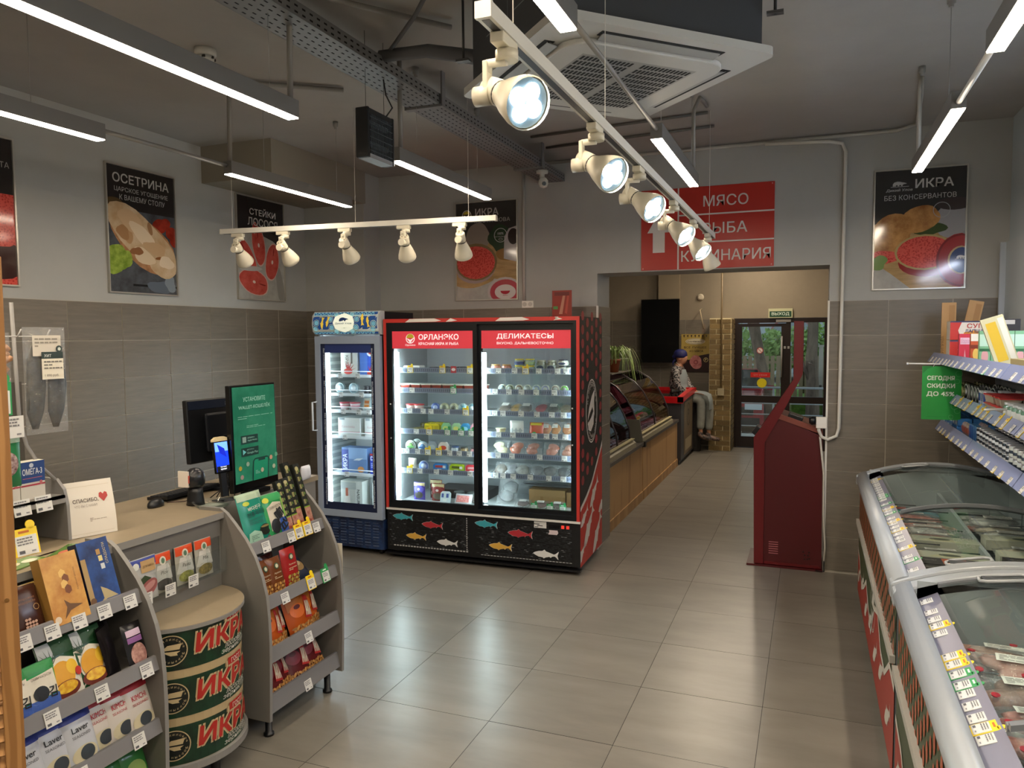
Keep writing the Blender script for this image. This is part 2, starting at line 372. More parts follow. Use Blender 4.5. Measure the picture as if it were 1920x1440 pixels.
# vertical drop pipes
pipe('cable_drop','bent grey pipe from the ceiling down to the light bar over the salmon steak poster',[(-2.6,3.9,3.29),(-3.0,3.6,3.29),(-3.06,3.52,3.27),(-3.07,3.47,3.2),(-3.07,3.46,2.82)],.014,TUB)
pipe('cable_drop','grey pipe dropping to the end of the long light bar at the top left',[(-1.6,3.3,3.28),(-2.0,2.75,3.28),(-2.05,2.69,3.26),(-2.05,2.68,2.82)],.013,TUB)
pipe('cable_drop','grey pipe dropping to the light bar behind the heater',[(-2.05,3.6,3.3),(-2.05,3.6,2.82)],.013,TUB)
pipe('cable_drop','grey pipe dropping to the light bar before the red sign',[(-.65,5.1,3.3),(-.66,4.83,3.28),(-.69,4.80,3.2),(-.69,4.80,2.82)],.012,TUB)
# conduits along the ceiling edge of the back wall
CW=mat('white_conduit','#b9b7b0',.45)
pipe('conduit','pale conduit running along the ceiling over the red sign to the right light bar',[(-2.25,YB-.03,3.29),(-.3,YB-.03,3.285),(.55,YB-.03,3.285),(.66,YB-.2,3.28),(.60,5.3,3.29),(.56,4.95,3.29),(.55,4.93,3.2),(.55,4.93,2.82)],.012,CW)
pipe('conduit','white conduit dropping down the right doorway wall and looping to the kiosk socket',[(-.35,YB-.06,3.27),(.10,YB-.045,3.25),(.19,YB-.035,3.23),(.215,YB-.03,3.17),(.208,YB-.035,2.0),(.205,YB-.035,1.12),(.19,YB-.035,1.06),(.13,YB-.035,1.03),(.085,YB-.035,1.05),(.065,YB-.03,1.10),(.072,YB-.02,1.19)],.013,mat('white_conduit2','#d0cec6',.4))
pipe('conduit','vertical white trunking left of the doorway above the twin socket',[(-2.33,YB-.012,3.25),(-2.33,YB-.012,2.14)],.014,CW)
for i,(y0) in enumerate((5.7,5.35)):
    pipe('conduit','dark conduit line %s across the ceiling behind the air conditioner'%('nearest the back wall' if i==0 else 'second from the back wall'),[(-1.95,y0,3.295),(-.66,y0-.12,3.295)],.010,mat('dark_conduit','#5c5955',.6))
# ================================================================ cable tray
t=thing('cable_tray','perforated grey steel cable tray running under the ceiling to the back wall','cable tray',(-2.06,3.5,3.13))
TR=mat('tray_steel','#7b7b7c',.5,metal=.35); HOLE=C('#191a1c',.9)
G().box(-2.16,-1.96,-1.2,6.20,3.130,3.133,TR).obj('tray_floor',t)
for x in (-2.16,-1.96): G().box(x-.002,x+.002,-1.2,6.20,3.13,3.19,TR).obj('tray_side',t)
g=G()
y=0.6
k=0
while y<6.15:
    for xi,x in enumerate((-2.135,-2.10,-2.06,-2.02,-1.985)):
        yy=y+(.02 if xi%2 else 0); g.add([(x-.004,yy,3.1292),(x+.004,yy,3.1292),(x+.004,yy+.022,3.1292),(x-.004,yy+.022,3.1292)],[(0,3,2,1)],HOLE)
    for x,d in ((-2.1625,-1),(-1.9575,1)):
        for z in (3.145,3.17): g.add([(x,y,z-.004),(x,y+.022,z-.004),(x,y+.022,z+.004),(x,y,z+.004)],[(0,1,2,3) if d>0 else (3,2,1,0)],HOLE)
    y+=.05; k+=1
g.obj('perforation',t,kind='stuff')
for y in (1.9,3.9,5.6): G().box(-2.18,-1.94,y-.02,y+.02,3.118,3.13,TR).box(-2.18,-2.17,y-.02,y+.02,3.13,3.31,TR).box(-1.95,-1.94,y-.02,y+.02,3.13,3.31,TR).obj('bracket',t)
for x in (-2.1,-2.06,-2.01): G().tube([(x,-1,3.142),(x+.01,2,3.145),(x-.01,4,3.142),(x,6.1,3.145)],.008,5,BLK).obj('cable',t)
# ================================================================ air conditioner (cassette turned 45 degrees)
t=thing('air_conditioner','white square ceiling cassette air conditioner under a dark boxed casing','air conditioner',(-.785,3.06,2.87))
ACW=mat('ac_white','#c8c8c4',.45); ACG=mat('ac_grille','#a9aaa8',.5); DK=mat('ac_dark_slot','#1c1e20',.8)
M=rotm((-.785,3.06,2.87),R(45)); h=.46
def rsq(h,r,n=6): return [(sx*(h-r)+r*math.cos(R(a0+90*i/n)),sy*(h-r)+r*math.sin(R(a0+90*i/n))) for sx,sy,a0 in ((1,1,0),(-1,1,90),(-1,-1,180),(1,-1,270)) for i in range(n+1)]
g=G(M); g.prism(rsq(h,.04),0,.03,'z',ACW); g.obj('panel_frame',t)
g=G(M); g.prism(rsq(.345,.10),-.022,0,'z',ACW); g.obj('inner_panel',t,bevel=.006)
for k in range(4):
    Mk=M@Matrix.Rotation(k*PI/2,4,'Z')
    G(Mk).box(-.26,.26,.368,.408,-.002,.0005,DK).obj('air_outlet',t)
    G(Mk).add([(-.25,.352,-.012),(.25,.352,-.012),(.25,.392,-.004),(-.25,.392,-.004),(-.25,.352,-.008),(.25,.352,-.008),(.25,.392,0),(-.25,.392,0)],[(0,1,2,3),(7,6,5,4),(0,4,5,1),(2,6,7,3)],ACG).obj('louvre',t)
g=G(M); g.box(-.25,.25,-.25,.25,-.0225,-.022,ACG); g.obj('intake_grille',t)
g=G(M)
for i in range(28):
    for j in range(10):
        x=-.24+i*.0173
        y=-.235+j*.0505
        if abs(i-13.5)<1: continue
        g.add([(x,y,-.0232),(x+.0115,y,-.0232),(x+.0115,y+.038,-.0232),(x,y+.038,-.0232)],[(3,2,1,0)],DK)
g.obj('grille_slot',t,kind='stuff')
Mb=rotm((-.785,3.06,2.9),R(45)); DB=mat('dark_casing','#3f4247',.55)
G(Mb).box(-.42,.42,-.42,.42,0,.40,DB).obj('casing',t)
g=G(Mb); LN=C('#8d9496')
for f in range(4):
    Mf=Mb@Matrix.Rotation(f*PI/2,4,'Z'); 
    for xx in (-.20,.08): 
        for q in (G(Mf),):
            g.add([ (Mf@Vector(p)) for p in ((xx,-.4215,.20),(xx+.18,-.4215,.20),(xx+.18,-.4215,.204),(xx,-.4215,.204))],[(0,1,2,3)]) if 0 else None
g2=G(Mb)
for f in range(4):
    g2.M=Mb@Matrix.Rotation(f*PI/2,4,'Z')
    for xx in (-.26,.02):
        fc=Face(g2,(xx,-.42,.16),(1,0,0),(0,0,1)); fc.rect(0,0,.11,.004,LN,2).rect(.13,0,.22,.004,LN,2).rect(.22,0,.223,.22,LN,2).rect(0,0,.003,.22,C('#22272b'),2)
g2.obj('knockout_seam',t,kind='stuff')
for a in (45,135,225,315):
    p=Mb@Vector((.50*math.cos(R(a))*1.0,.50*math.sin(R(a)),0)); 
for sx,sy in ((1,0),(0,1),(-1,0),(0,-1)):
    p=Vector((-.785+sx*.64,3.06+sy*.64,2.9)) 
    G().cyl((p.x,p.y,3.02),(p.x,p.y,3.31),.006,n=6,m=C('#2b2c2e')).box(p.x-.03,p.x+.03,p.y-.015,p.y+.015,3.02,3.03,C('#4b4c4e')).obj('hanger_rod',t)
G().lathe([(.012,0),(.02,.002),(.02,.004)],(-1.32,3.07,2.866),12,C('#55585a'),(0,0,1)).obj('brand_badge',t)
pipe('insulated_pipe','thick grey insulated refrigerant pipe from the cable tray to the air conditioner',[(-1.98,3.3,3.2),(-1.7,3.25,3.17),(-1.45,3.3,3.12),(-1.25,3.2,3.10),(-1.1,3.08,3.08)],[.03,.032,.035,.04,.04],mat('pipe_foam','#5f6064',.8),'pipe')
pipe('flexible_conduit','thin dark flexible conduit curving from the cable tray to the air conditioner casing',[(-1.98,3.35,3.22),(-1.8,3.15,3.20),(-1.6,2.95,3.2),(-1.4,2.75,3.24),(-1.22,2.62,3.28)],.010,mat('dark_flex','#4b4b4d',.7),'conduit')
# ================================================================ heater / insect lamp hanging
t=thing('hanging_heater','black box unit with a grille hung on wires beside the cable tray','heater',(-2.035,3.32,2.70))
def boxat(p0,p1,w,z0,z1,m):  # vertical slab from p0 to p1 in plan with thickness w
    d=Vector((p1[0]-p0[0],p1[1]-p0[1],0)).normalized(); n=Vector((-d.y,d.x,0))*w/2
    q=[(p0[0]-n.x,p0[1]-n.y),(p1[0]-n.x,p1[1]-n.y),(p1[0]+n.x,p1[1]+n.y),(p0[0]+n.x,p0[1]+n.y)]
    return q
HX=-2.035; HY0=3.20; HY1=3.45; HZ0=2.70; HZ1=2.94
BL2=mat('satin_black_case','#14161a',.4)
G().box(HX-.036,HX+.036,HY0,HY0+.02,HZ0,HZ1,BL2).obj('end_cap',t,bevel=.006)
G().box(HX-.036,HX+.036,HY1-.02,HY1,HZ0,HZ1,BL2).obj('end_cap',t,bevel=.006)
G().box(HX-.034,HX+.034,HY0+.02,HY1-.02,HZ1-.03,HZ1-.005,BL2).obj('top_cover',t)
G().box(HX-.034,HX+.034,HY0+.02,HY1-.02,HZ0,HZ0+.02,C('#8e8f90')).obj('bottom_tray',t)
G().box(HX-.03,HX-.02,HY0+.02,HY1-.02,HZ0+.02,HZ1-.03,C('#1d2226')).obj('back_plate',t)
for k in range(2): G().cyl((HX,HY0+.02,HZ0+.08+.1*k),(HX,HY1-.02,HZ0+.08+.1*k),.013,n=10,m=C('#5c6670',.3)).obj('lamp_tube',t)
g=G()
for k in range(16): g.box(HX+.032,HX+.035,HY0+.03+k*.0125,HY0+.033+k*.0125,HZ0+.02,HZ1-.03,C('#555d63'))
for k in range(6): g.box(HX+.032,HX+.035,HY0+.02,HY1-.02,HZ0+.035+k*.032,HZ0+.038+k*.032,C('#555d63'))
g.obj('wire_guard',t)
for y in (HY0+.04,HY1-.04): G().cyl((HX,y,HZ1),(HX,y,3.31),.0015,n=4,m=C('#2b2b2b')).obj('wire',t)
G().tube([(HX,HY1-.03,HZ1),(HX+.02,HY1+.01,HZ1+.06),(HX,HY1-.02,HZ1+.12),(HX,HY1-.06,3.2)],.004,5,BLK).obj('power_cable',t)
# ================================================================ smoke detector, camera
t=thing('smoke_detector','round white smoke detector on the ceiling between the light bars','smoke detector',(-2.915,3.131,3.25))
G().lathe([(.052,.06),(.055,.045),(.054,.03),(.045,.022)],(-2.915,3.131,3.25),20,C('#c9c8c2')).obj('base',t)
G().lathe([(.045,.022),(.042,.005),(.03,0)],(-2.915,3.131,3.25),20,C('#bdbcb6')).obj('cap',t)
for a in range(0,360,60): G().box(-2.915+.043*math.cos(R(a))-.008,-2.915+.043*math.cos(R(a))+.008,3.131+.043*math.sin(R(a))-.004,3.131+.043*math.sin(R(a))+.004,3.256,3.268,C('#2d2b28')).obj('vent_slot',t)
t=thing('security_camera','small white dome camera hanging at the end of the cable tray','camera',(-1.93,5.62,2.98))
G().lathe([(.045,.06),(.045,.04),(.02,.035),(.02,.0)],(-1.95,5.60,3.04),14,C('#c4c4c0')).obj('mount',t)
G().lathe([(0.002,-.04),(.028,-.03),(.038,-.005),(.036,.02),(.02,.038),(0.002,.042)],(-1.93,5.57,3.0),14,C('#d2d2cd')).obj('dome',t)
G().lathe([(.016,0),(.016,.012)],(-1.918,5.545,2.99),12,C('#0b0b0d',.1),(.5,-.8,-.2)).obj('lens',t)
# ================================================================ spot tracks
TRK=mat('track_white','#cfcdc4',.4); LENS=mat('spot_lens_lit','#eaf6ff',.3,emit=SPOT); SPOTW=mat('spot_white','#cdc7b4',.4)
def track(name_label,p0,p1,wires,tilt=0):
    p0=Vector(p0);p1=Vector(p1); d=(p1-p0); L=d.length; a=math.atan2(d.y,d.x); M=rotm(p0,a)
    t=thing('lighting_track',name_label,'light track',p0,a)
    G(M).box(0,L,-.0175,.0175,0,.033,TRK).obj('rail',t)
    G(M).box(.012,L-.012,-.009,.009,-.0008,0,C('#2a2a2c')).obj('slot',t)
    for x in (-.003,L-.009): G(M).box(x,x+.012,-.0185,.0185,-.001,.034,TRK).obj('end_cap',t)
    for x in wires:
        G(M).cyl((x,0,.033),(x,0,ZC-p0.z),.0014,n=5,m=mat('white_wire','#d6d3c9',.5)).obj('suspension_wire',t)
    return M
def spot(base,trackdir,aim,side,lit,label,grp,drop=.10):
    """adapter under the track, an L arm, and a bell head turned to aim"""
    b=Vector(base); td=Vector(trackdir).normalized(); sd=Vector((td.y,-td.x,0))*side
    t=thing('track_spotlight',label,'spotlight',b,0,grp)
    a=math.atan2(td.y,td.x); M=rotm(b,a)
    G(M).box(-.045,.045,-.016,.016,-.024,-.001,SPOTW).obj('adapter',t,bevel=.003)
    G(M).lathe([(.026,0),(.026,-.022)],(.015,0,-.024),14,SPOTW).obj('swivel',t)
    q=b+td*.015+Vector((0,0,-.046))
    g=G(); g.tube([q,q+sd*.045,q+sd*.048+Vector((0,0,-.02))],.011,8,SPOTW); g.obj('arm_elbow',t)
    g=G(rotm(q+sd*.048,math.atan2(sd.y,sd.x))); g.box(-.006,.006,-.017,.017,-drop+.03,.004,SPOTW); g.obj('arm',t,bevel=.003)
    piv=q+sd*.048+Vector((0,0,-drop+.03)); d=Vector(aim).normalized()
    G().cyl(piv-sd*.008,piv+sd*.03,.022,n=16,m=SPOTW).obj('pivot',t)
    c=piv-sd*.03*-0+(-sd)*0; c=piv+sd*(-.0)+Vector((0,0,0)); c=c-sd*.034 if side_in else c+sd*.034
    o=c-d*.055
    G().lathe([(.027,0),(.029,.006),(.030,.045),(.028,.060)],o,20,SPOTW,d,).obj('driver_housing',t)
    G().lathe([(.0262,.002),(.0262,.0)],o-d*.001,16,C('#b5ad98'),d).obj('rear_cap',t)
    e1=d.orthogonal().normalized(); e2=d.cross(e1)
    g=G()
    for k in range(4):
        pp=o-d*.0016+e1*.015*math.cos(PI/2*k)+e2*.015*math.sin(PI/2*k); g.lathe([(.0045,0),(.0045,.0006)],pp,8,C('#2b2824'),d)
    g.obj('cooling_hole',t)
    n=16
    G().lathe([(.0285,.060),(.034,.080),(.046,.112),(.056,.148),(.058,.166),(.055,.171)],o,24,SPOTW,d,caps=False).obj('reflector_bell',t)
    G().box(0,0,0,0,0,0,SPOTW) if 0 else None
    G().lathe([(.0295,.058),(.0295,.063)],o,16,C('#1a1a1a'),d).obj('neck_gap',t)
    if lit:
        G().lathe([(.053,.158),(.053,.160)],o,24,C('#3c4a52',.4),d).obj('lens_plate',t)
        for k in range(4):
            pp=o+d*.1605+e1*.0245*math.cos(PI/2*k+.6)+e2*.0245*math.sin(PI/2*k+.6)
            G().lathe([(.0205,0),(.018,.003)],pp,14,LENS,d).obj('led_lens',t)
    else:
        G().lathe([(.053,.152),(.053,.155)],o,20,C('#6d6a60'),d).obj('lens_plate',t)
    return t
side_in=True
track('long white track running away from the camera, carrying six spotlights',(-.645,1.485,2.492),(-.645,5.42,2.492),(.17,1.0,3.75))
tgrp='spotlights clipped along the long track'
lab=['nearest and largest lit spotlight on the long track','second lit spotlight from the near end of the long track','third lit spotlight on the long track','fourth lit spotlight, in front of the white arrow of the red sign','fifth spotlight, low before the word for meat on the red sign','farthest spotlight at the end of the long track, seen from its dark side']
for k,(y,aim) in enumerate(((1.60,(.68,-.46,-.38)),(2.36,(.68,-.42,-.42)),(3.01,(.68,-.40,-.46)),(3.83,(.66,-.36,-.52)),(4.50,(.58,-.30,-.60)),(5.15,(.30,.25,-.70)))):
    spot((-.645,y,2.492),(0,1,0),aim,-1,k<5,lab[k],tgrp)
side_in=True
M2=track('short white track crossing before the fish posters with five unlit spotlights',(-3.80,4.18,2.545),(-1.83,4.385,2.545),(.09,1.02,1.80))
tgrp='spotlights clipped along the short track'
lab=['leftmost spotlight of the short track, over the left edge of the steak poster','second spotlight from the left, over the right edge of the steak poster','middle spotlight of the short track','fourth spotlight from the left on the short track','rightmost spotlight of the short track, over the caviar poster']
for k,(x,aim) in enumerate(((.13,(-.10,.62,-.60)),(.48,(-.02,.60,-.60)),(.94,(-.06,.62,-.62)),(1.36,(-.22,.62,-.72)),(1.74,(-.12,.55,-.75)))):
    p=Vector((-3.80,4.18,2.545))+Vector((1.97,.205,0)).normalized()*x
    spot(p,(1.97,.205,0),aim,1,False,lab[k],tgrp,drop=.10)
# ================================================================ posters
FR=mat('poster_frame_silver','#b9b6ad',.3,metal=.6)
def poster(name,label,o,r,w=.60,h=.87,fn=None,base='#2b2726',gloss=.06):
    """framed poster: o lower left corner on the wall, r direction to the right, normal towards the room"""
    o=Vector(o); r=Vector(r); n=r.cross(Vector((0,0,1))); a=math.atan2(r.y,r.x); M=rotm(o,a)
    t=thing(name,label,'poster',o+r*w/2,a)
    f=.010
    for (x0,x1,z0,z1) in ((0,w,0,f),(0,w,h-f,h),(0,f,f,h-f),(w-f,w,f,h-f)): G(M).box(x0,x1,-.018,0,z0,z1,FR).obj('frame_edge',t)
    g=G(); g.M=M; g.box(f,w-f,-.008,-.001,f,h-f,mat('print_'+name,base,.08,coat=1)) if 0 else g.box(f,w-f,-.008,-.001,f,h-f,C(base,.12))
    g.obj('backing_print',t); g=G(); fc=Face(g,o+n*.0082,r,(0,0,1),lift=.0004); fn(fc,w,h); g.obj('printed_picture',t)
    return t
def blob(fc,cx,cy,rx,ry,m,k,n=22,j=.12,a=0,seed=1):
    q=random.Random(seed); pts=[]; ph=[q.uniform(0,6) for _ in range(3)]
    for i in range(n):
        t=2*PI*i/n; rr=1+j*(math.sin(2*t+ph[0])+.6*math.sin(3*t+ph[1])+.4*math.sin(5*t+ph[2]))/2
        x=rx*rr*math.cos(t); y=ry*rr*math.sin(t); pts.append((cx+x*math.cos(R(a))-y*math.sin(R(a)),cy+x*math.sin(R(a))+y*math.cos(R(a))))
    fc.poly(pts,m,k)
def clip(fc,w,h,f=.0102):
    oP=fc.P
    fc.P=lambda x,y,k:oP(min(max(x,f),w-f),min(max(y,f),h-f),k)
GL=.1
FLESH=mat('print_sturgeon_flesh','#d2ba9c',GL,noise=.2,nscale=7,col2='#b89870',spec=.4)
FLESH2=mat('print_flesh_edge','#a87a55',GL,noise=.25,nscale=25)
GREENL=mat('print_lettuce','#6f8a2e',GL,noise=.35,nscale=30,col2='#9ab04c')
TOM=mat('print_tomato','#8e2d1f',GL,noise=.3,nscale=14); SLATE=mat('print_slate','#3a3c40',GL,noise=.25,nscale=8,col2='#565a60')
CAV=mat('print_caviar','#a3211f',GL,kind='vor',nscale=75,col2='#d4564c'); BREAD=mat('print_croissant','#8f5c2e',GL,noise=.3,nscale=11,col2='#c79457')
WOODP=mat('print_board','#a98a5c',GL,noise=.2,nscale=6,stretch=(1,1,6)); CLOTH=mat('print_cloth','#a8a6a0',GL,noise=.12,nscale=10)
SALM=mat('print_salmon','#b93f35',GL,noise=.2,nscale=16,col2='#cf5c50')
def P_sturgeon(fc,w,h):
    clip(fc,w,h); fc.rect(0,0,w,h*.66,SLATE,1)
    blob(fc,.06,.60,.09,.05,C('#57452c',GL),1.5,seed=3); blob(fc,.45,.50,.06,.055,TOM,2,seed=1); blob(fc,.50,.52,.05,.04,TOM,2,seed=2); blob(fc,.555,.46,.05,.05,TOM,2,seed=4); blob(fc,.58,.40,.04,.04,TOM,2,seed=5)
    blob(fc,.31,.36,.33,.155,FLESH2,3,seed=6,a=-32,j=.1); blob(fc,.29,.40,.33,.145,FLESH,4,seed=7,a=-32,j=.12)
    blob(fc,.47,.245,.13,.12,FLESH,5,seed=9,a=-20); blob(fc,.36,.47,.02,.045,C('#9b7452',GL),6,seed=2,a=20); blob(fc,.45,.27,.05,.012,C('#8a5a34',GL),6,seed=4,a=10); blob(fc,.18,.40,.03,.06,C('#b58f67',GL),5,seed=3)
    blob(fc,.05,.23,.09,.11,GREENL,5,seed=1,j=.25); blob(fc,.13,.24,.06,.08,GREENL,6,seed=7,j=.3)
    blob(fc,.45,.06,.11,.05,C('#5c6672',GL),3,seed=8,j=.3); blob(fc,.53,.09,.05,.06,C('#7d8790',GL),4,seed=5,j=.3); fc.rect(.20,.055,.60,.07,C('#1e1f22',GL),2)
    blob(fc,.20,.50,.11,.07,C('#c9a884',GL),5,seed=12,a=-25,j=.2); blob(fc,.30,.41,.12,.06,C('#dcc6a8',GL),5.5,seed=13,a=-40,j=.25); blob(fc,.40,.33,.09,.05,C('#c4a27c',GL),5.5,seed=14,a=-20,j=.3); blob(fc,.30,.27,.10,.05,C('#d9c2a2',GL),5.5,seed=15,a=-35,j=.3); blob(fc,.50,.24,.06,.05,C('#dfcbb0',GL),6,seed=16,j=.3); blob(fc,.13,.42,.05,.05,C('#a57c55',GL),5,seed=17,j=.3); blob(fc,.24,.30,.05,.03,C('#8f6240',GL),5.8,seed=18,j=.3)
    fc.text('ОСЕТРИНА',.30,.755,.062,'#b9b6b0',7,w=.48,bold=.03,al='c'); fc.text('ЦАРСКОЕ УГОЩЕНИЕ',.30,.69,.036,'#a9a6a0',7,w=.46,bold=.006,al='c'); fc.text('К ВАШЕМУ СТОЛУ',.305,.64,.036,'#a9a6a0',7,w=.39,bold=.006,al='c')
def P_steak(fc,w,h):
    clip(fc,w,h); fc.rect(0,0,w,h*.66,CLOTH,1); fc.poly([(0,h*.62),(w*.4,h*.66),(w*.75,h*.6),(w,h*.52),(w,h),(0,h)],C('#3a3433',GL),1.5)
    fc.poly([(0,h*.65),(w*.5,h*.72),(w,h*.62),(w,h),(0,h)],C('#2a2626',GL),2)
    def st(cx,cy,rx,ry,a,s):
        blob(fc,cx,cy,rx*1.08,ry*1.06,C('#d8b0a4',GL),3,seed=s,a=a,j=.08); blob(fc,cx,cy,rx,ry,SALM,4,seed=s,a=a,j=.08)
        fc.disc(cx,cy,.018,.012,C('#e6cfc2',GL),5,a=a); blob(fc,cx+.6*rx*math.cos(R(a)),cy+.6*rx*math.sin(R(a)),rx*.25,.006,C('#8f2b26',GL),5,a=a,seed=2)
    st(.22,.58,.08,.03,80,1); st(.27,.47,.17,.075,98,2); st(.12,.38,.15,.07,128,3); st(.44,.34,.15,.085,78,4); st(.20,.155,.18,.10,-10,5)
    blob(fc,.17,.265,.13,.022,C('#bdb9b4',GL),4,seed=3,a=3); blob(fc,.55,.10,.05,.20,C('#8f8d88',GL),2,seed=6,a=12)
    fc.text('СТЕЙКИ',.33,.72,.066,'#c9c6c0',7,w=.33,bold=.025,al='c'); fc.text('ЛОСОСЯ',.33,.63,.066,'#c9c6c0',7,w=.38,bold=.025,al='c')
def logo_orl(fc,x,y,r,k,m='#c9c7c0'):
    fc.ringd(x,y,r,r*.12,m,k); fc.disc(x,y,r*.8,None,C('#b9a43a',GL),k,a0=15,a1=165,n=12); fc.poly([(x-r*.8,y+r*.1),(x,y-r*.2),(x+r*.8,y+r*.35),(x,y-r*.75)],C(m,GL),k+.5)
def P_caviar(fc,w,h):
    clip(fc,w,h); fc.rect(0,0,w,h*.6,WOODP,1); fc.poly([(0,0),(w,0),(w,.16),(0,.24)],CLOTH,2); fc.poly([(0,h*.58),(w,h*.62),(w,h),(0,h)],C('#33302e',GL),2)
    blob(fc,.22,.56,.11,.13,C('#8f8378',GL),2.5,seed=3); blob(fc,.44,.53,.12,.12,C('#2c3f2a',GL),3,seed=5,j=.3); blob(fc,.50,.40,.10,.06,C('#8d6b3a',GL),3,seed=8)
    fc.poly([(w*.78,.36),(w,.33),(w,.64),(w*.86,.62),(w*.79,.55)],C('#a7a4a2',GL),4); fc.disc(w*.93,.55,.05,.07,C('#2e2220',GL),5)
    blob(fc,.14,.20,.22,.09,WOODP,3,seed=4); fc.disc(.19,.30,.20,.15,C('#9b8a86',GL),4); fc.disc(.20,.34,.205,.165,C('#7d6a48',GL),5); fc.disc(.20,.335,.185,.145,CAV,6)
    fc.disc(w*.80,.07,.17,.13,C('#b9aeac',GL),5); fc.ringd(w*.80,.07,.145,.045,C('#a8404c',GL),6,ry=.11); fc.disc(w*.80,.07,.10,.065,C('#c7bfbd',GL),7); fc.disc(w*.8,.08,.045,.03,C('#a32c38',GL),8,a0=180,a1=360); fc.text('ИКРА',w*.8,.035,.012,C('#a32c38',GL),8,al='c')
    logo_orl(fc,.115,.755,.045,7); fc.text('ИКРА',.20,.745,.062,'#b5b3b0',7,w=.22,bold=.03); fc.text('МЕСТА ЛОВА',.19,.685,.034,'#a5a3a0',7,w=.34,bold=.008)
    fc.ringd(.44,.565,.062,.005,'#b5b3b0',7); fc.text('100%',.44,.57,.02,'#b5b3b0',7,al='c',bold=.02); fc.text('НАТУРАЛЬНЫЙ',.44,.548,.012,'#b5b3b0',7,al='c',w=.12); fc.ringd(.44,.53,.02,.003,'#b5b3b0',7,ry=.01)
def bear(fc,x,y,s,m,k):
    pts=[(-1,.0),(-.98,.5),(-.75,.85),(-.3,1.0),(.1,.95),(.45,.8),(.7,.75),(1.15,.55),(1.1,.45),(.8,.42),(.55,.3),(.5,0),(.3,0),(.28,.25),(.05,.28),(.0,0),(-.22,0),(-.25,.25),(-.5,.25),(-.55,0),(-.78,0),(-.8,.2),(-.85,0)]
    fc.poly([(x+a*s,y+b*s*.8) for a,b in pts],m,k); fc.rect(x-s*1.3,y-s*.14,x+s*1.5,y-s*.06,m,k)
def P_wild(fc,w,h):
    clip(fc,w,h); fc.rect(0,0,w,h*.62,WOODP,1); fc.poly([(0,0),(.25,0),(.12,.12),(0,.2)],CLOTH,2); fc.poly([(0,h*.55),(w*.3,h*.64),(w,h*.6),(w,h),(0,h)],C('#2f2d2c',GL),1.5)
    fc.poly([(w*.72,.38),(w,.36),(w,.60),(w*.72,.60)],C('#8f8f95',GL),3); fc.disc(w*.87,.60,.12,.045,C('#3b3030',GL),4); blob(fc,w*.84,.48,.11,.12,C('#9a9aa0',GL),3,seed=2,j=.05)
    blob(fc,.12,.42,.15,.12,BREAD,4,seed=2,a=20); blob(fc,.30,.50,.14,.09,BREAD,4,seed=5,a=25); blob(fc,.10,.30,.12,.07,BREAD,5,seed=8); blob(fc,.36,.43,.10,.05,C('#39491f',GL),3,seed=4,j=.3)
    blob(fc,.08,.24,.09,.05,CAV,5,seed=7); blob(fc,.04,.20,.06,.05,C('#6f8a4c',GL),5,seed=2,j=.3)
    fc.disc(.35,.19,.18,.10,C('#8f2020',GL),5); fc.disc(.34,.265,.195,.128,C('#b09a66',GL),6); fc.disc(.34,.265,.18,.115,CAV,7)
    fc.disc(w*.95,.20,.16,.19,C('#9c2229',GL),8); fc.ringd(w*.95,.20,.155,.012,C('#7c1a20',GL),9,ry=.185); fc.disc(w*.95,.20,.085,.10,C('#c2a37a',GL),9); fc.disc(w*.955,.20,.075,.09,C('#253a72',GL),10); bear(fc,w*.95,.21,.03,C('#cfcfd4',GL),11)
    bear(fc,.165,.745,.042,C('#b9b8b5',GL),7); fc.text('Дикий Улов',.165,.705,.022,'#b9b8b5',7,w=.17,bold=.02,al='c',shear=.2)
    fc.text('ИКРА',.27,.725,.062,'#c2c1be',7,w=.24,bold=.035); fc.text('БЕЗ КОНСЕРВАНТОВ',.30,.645,.036,'#b5b4b2',7,w=.46,bold=.008,al='c')
    fc.ringd(.44,.56,.055,.004,'#a5a5aa',7)
def P_red(fc,w,h):
    clip(fc,w,h); fc.rect(0,0,w,h*.62,CAV,1); blob(fc,w*.8,.15,.2,.12,C('#3a2020',GL),2,seed=3); blob(fc,w*.7,.35,.3,.12,CAV,2,seed=5); fc.text('КРАСНАЯ ИКРА',w*.5,.77,.05,'#a9a6a0',5,w=.42,bold=.02,al='c'); fc.text('МЕСТА',w*.82,.69,.034,'#a9a6a0',5,al='c')
poster('sturgeon_poster','framed poster of pale sturgeon meat with the word ОСЕТРИНА on the left wall',(XL,3.783,2.143),(0,1,0),.60,.875,P_sturgeon)
poster('salmon_steak_poster','framed poster of red salmon steaks fanned on white, headed СТЕЙКИ ЛОСОСЯ',(XL,5.022,2.15),(0,1,0),.61,.872,P_steak)
poster('red_poster','framed red poster cut by the left edge of the photo',(XL,2.56,2.145),(0,1,0),.60,.868,P_red)
poster('caviar_poster','framed poster of a bowl of red caviar above the sliding door fridge',(-2.987,YB,2.148),(1,0,0),.60,.872,P_caviar)
poster('croissant_caviar_poster','framed poster of caviar tin and croissants on the right of the doorway',(.409,YB,2.147),(1,0,0),.60,.868,P_wild)
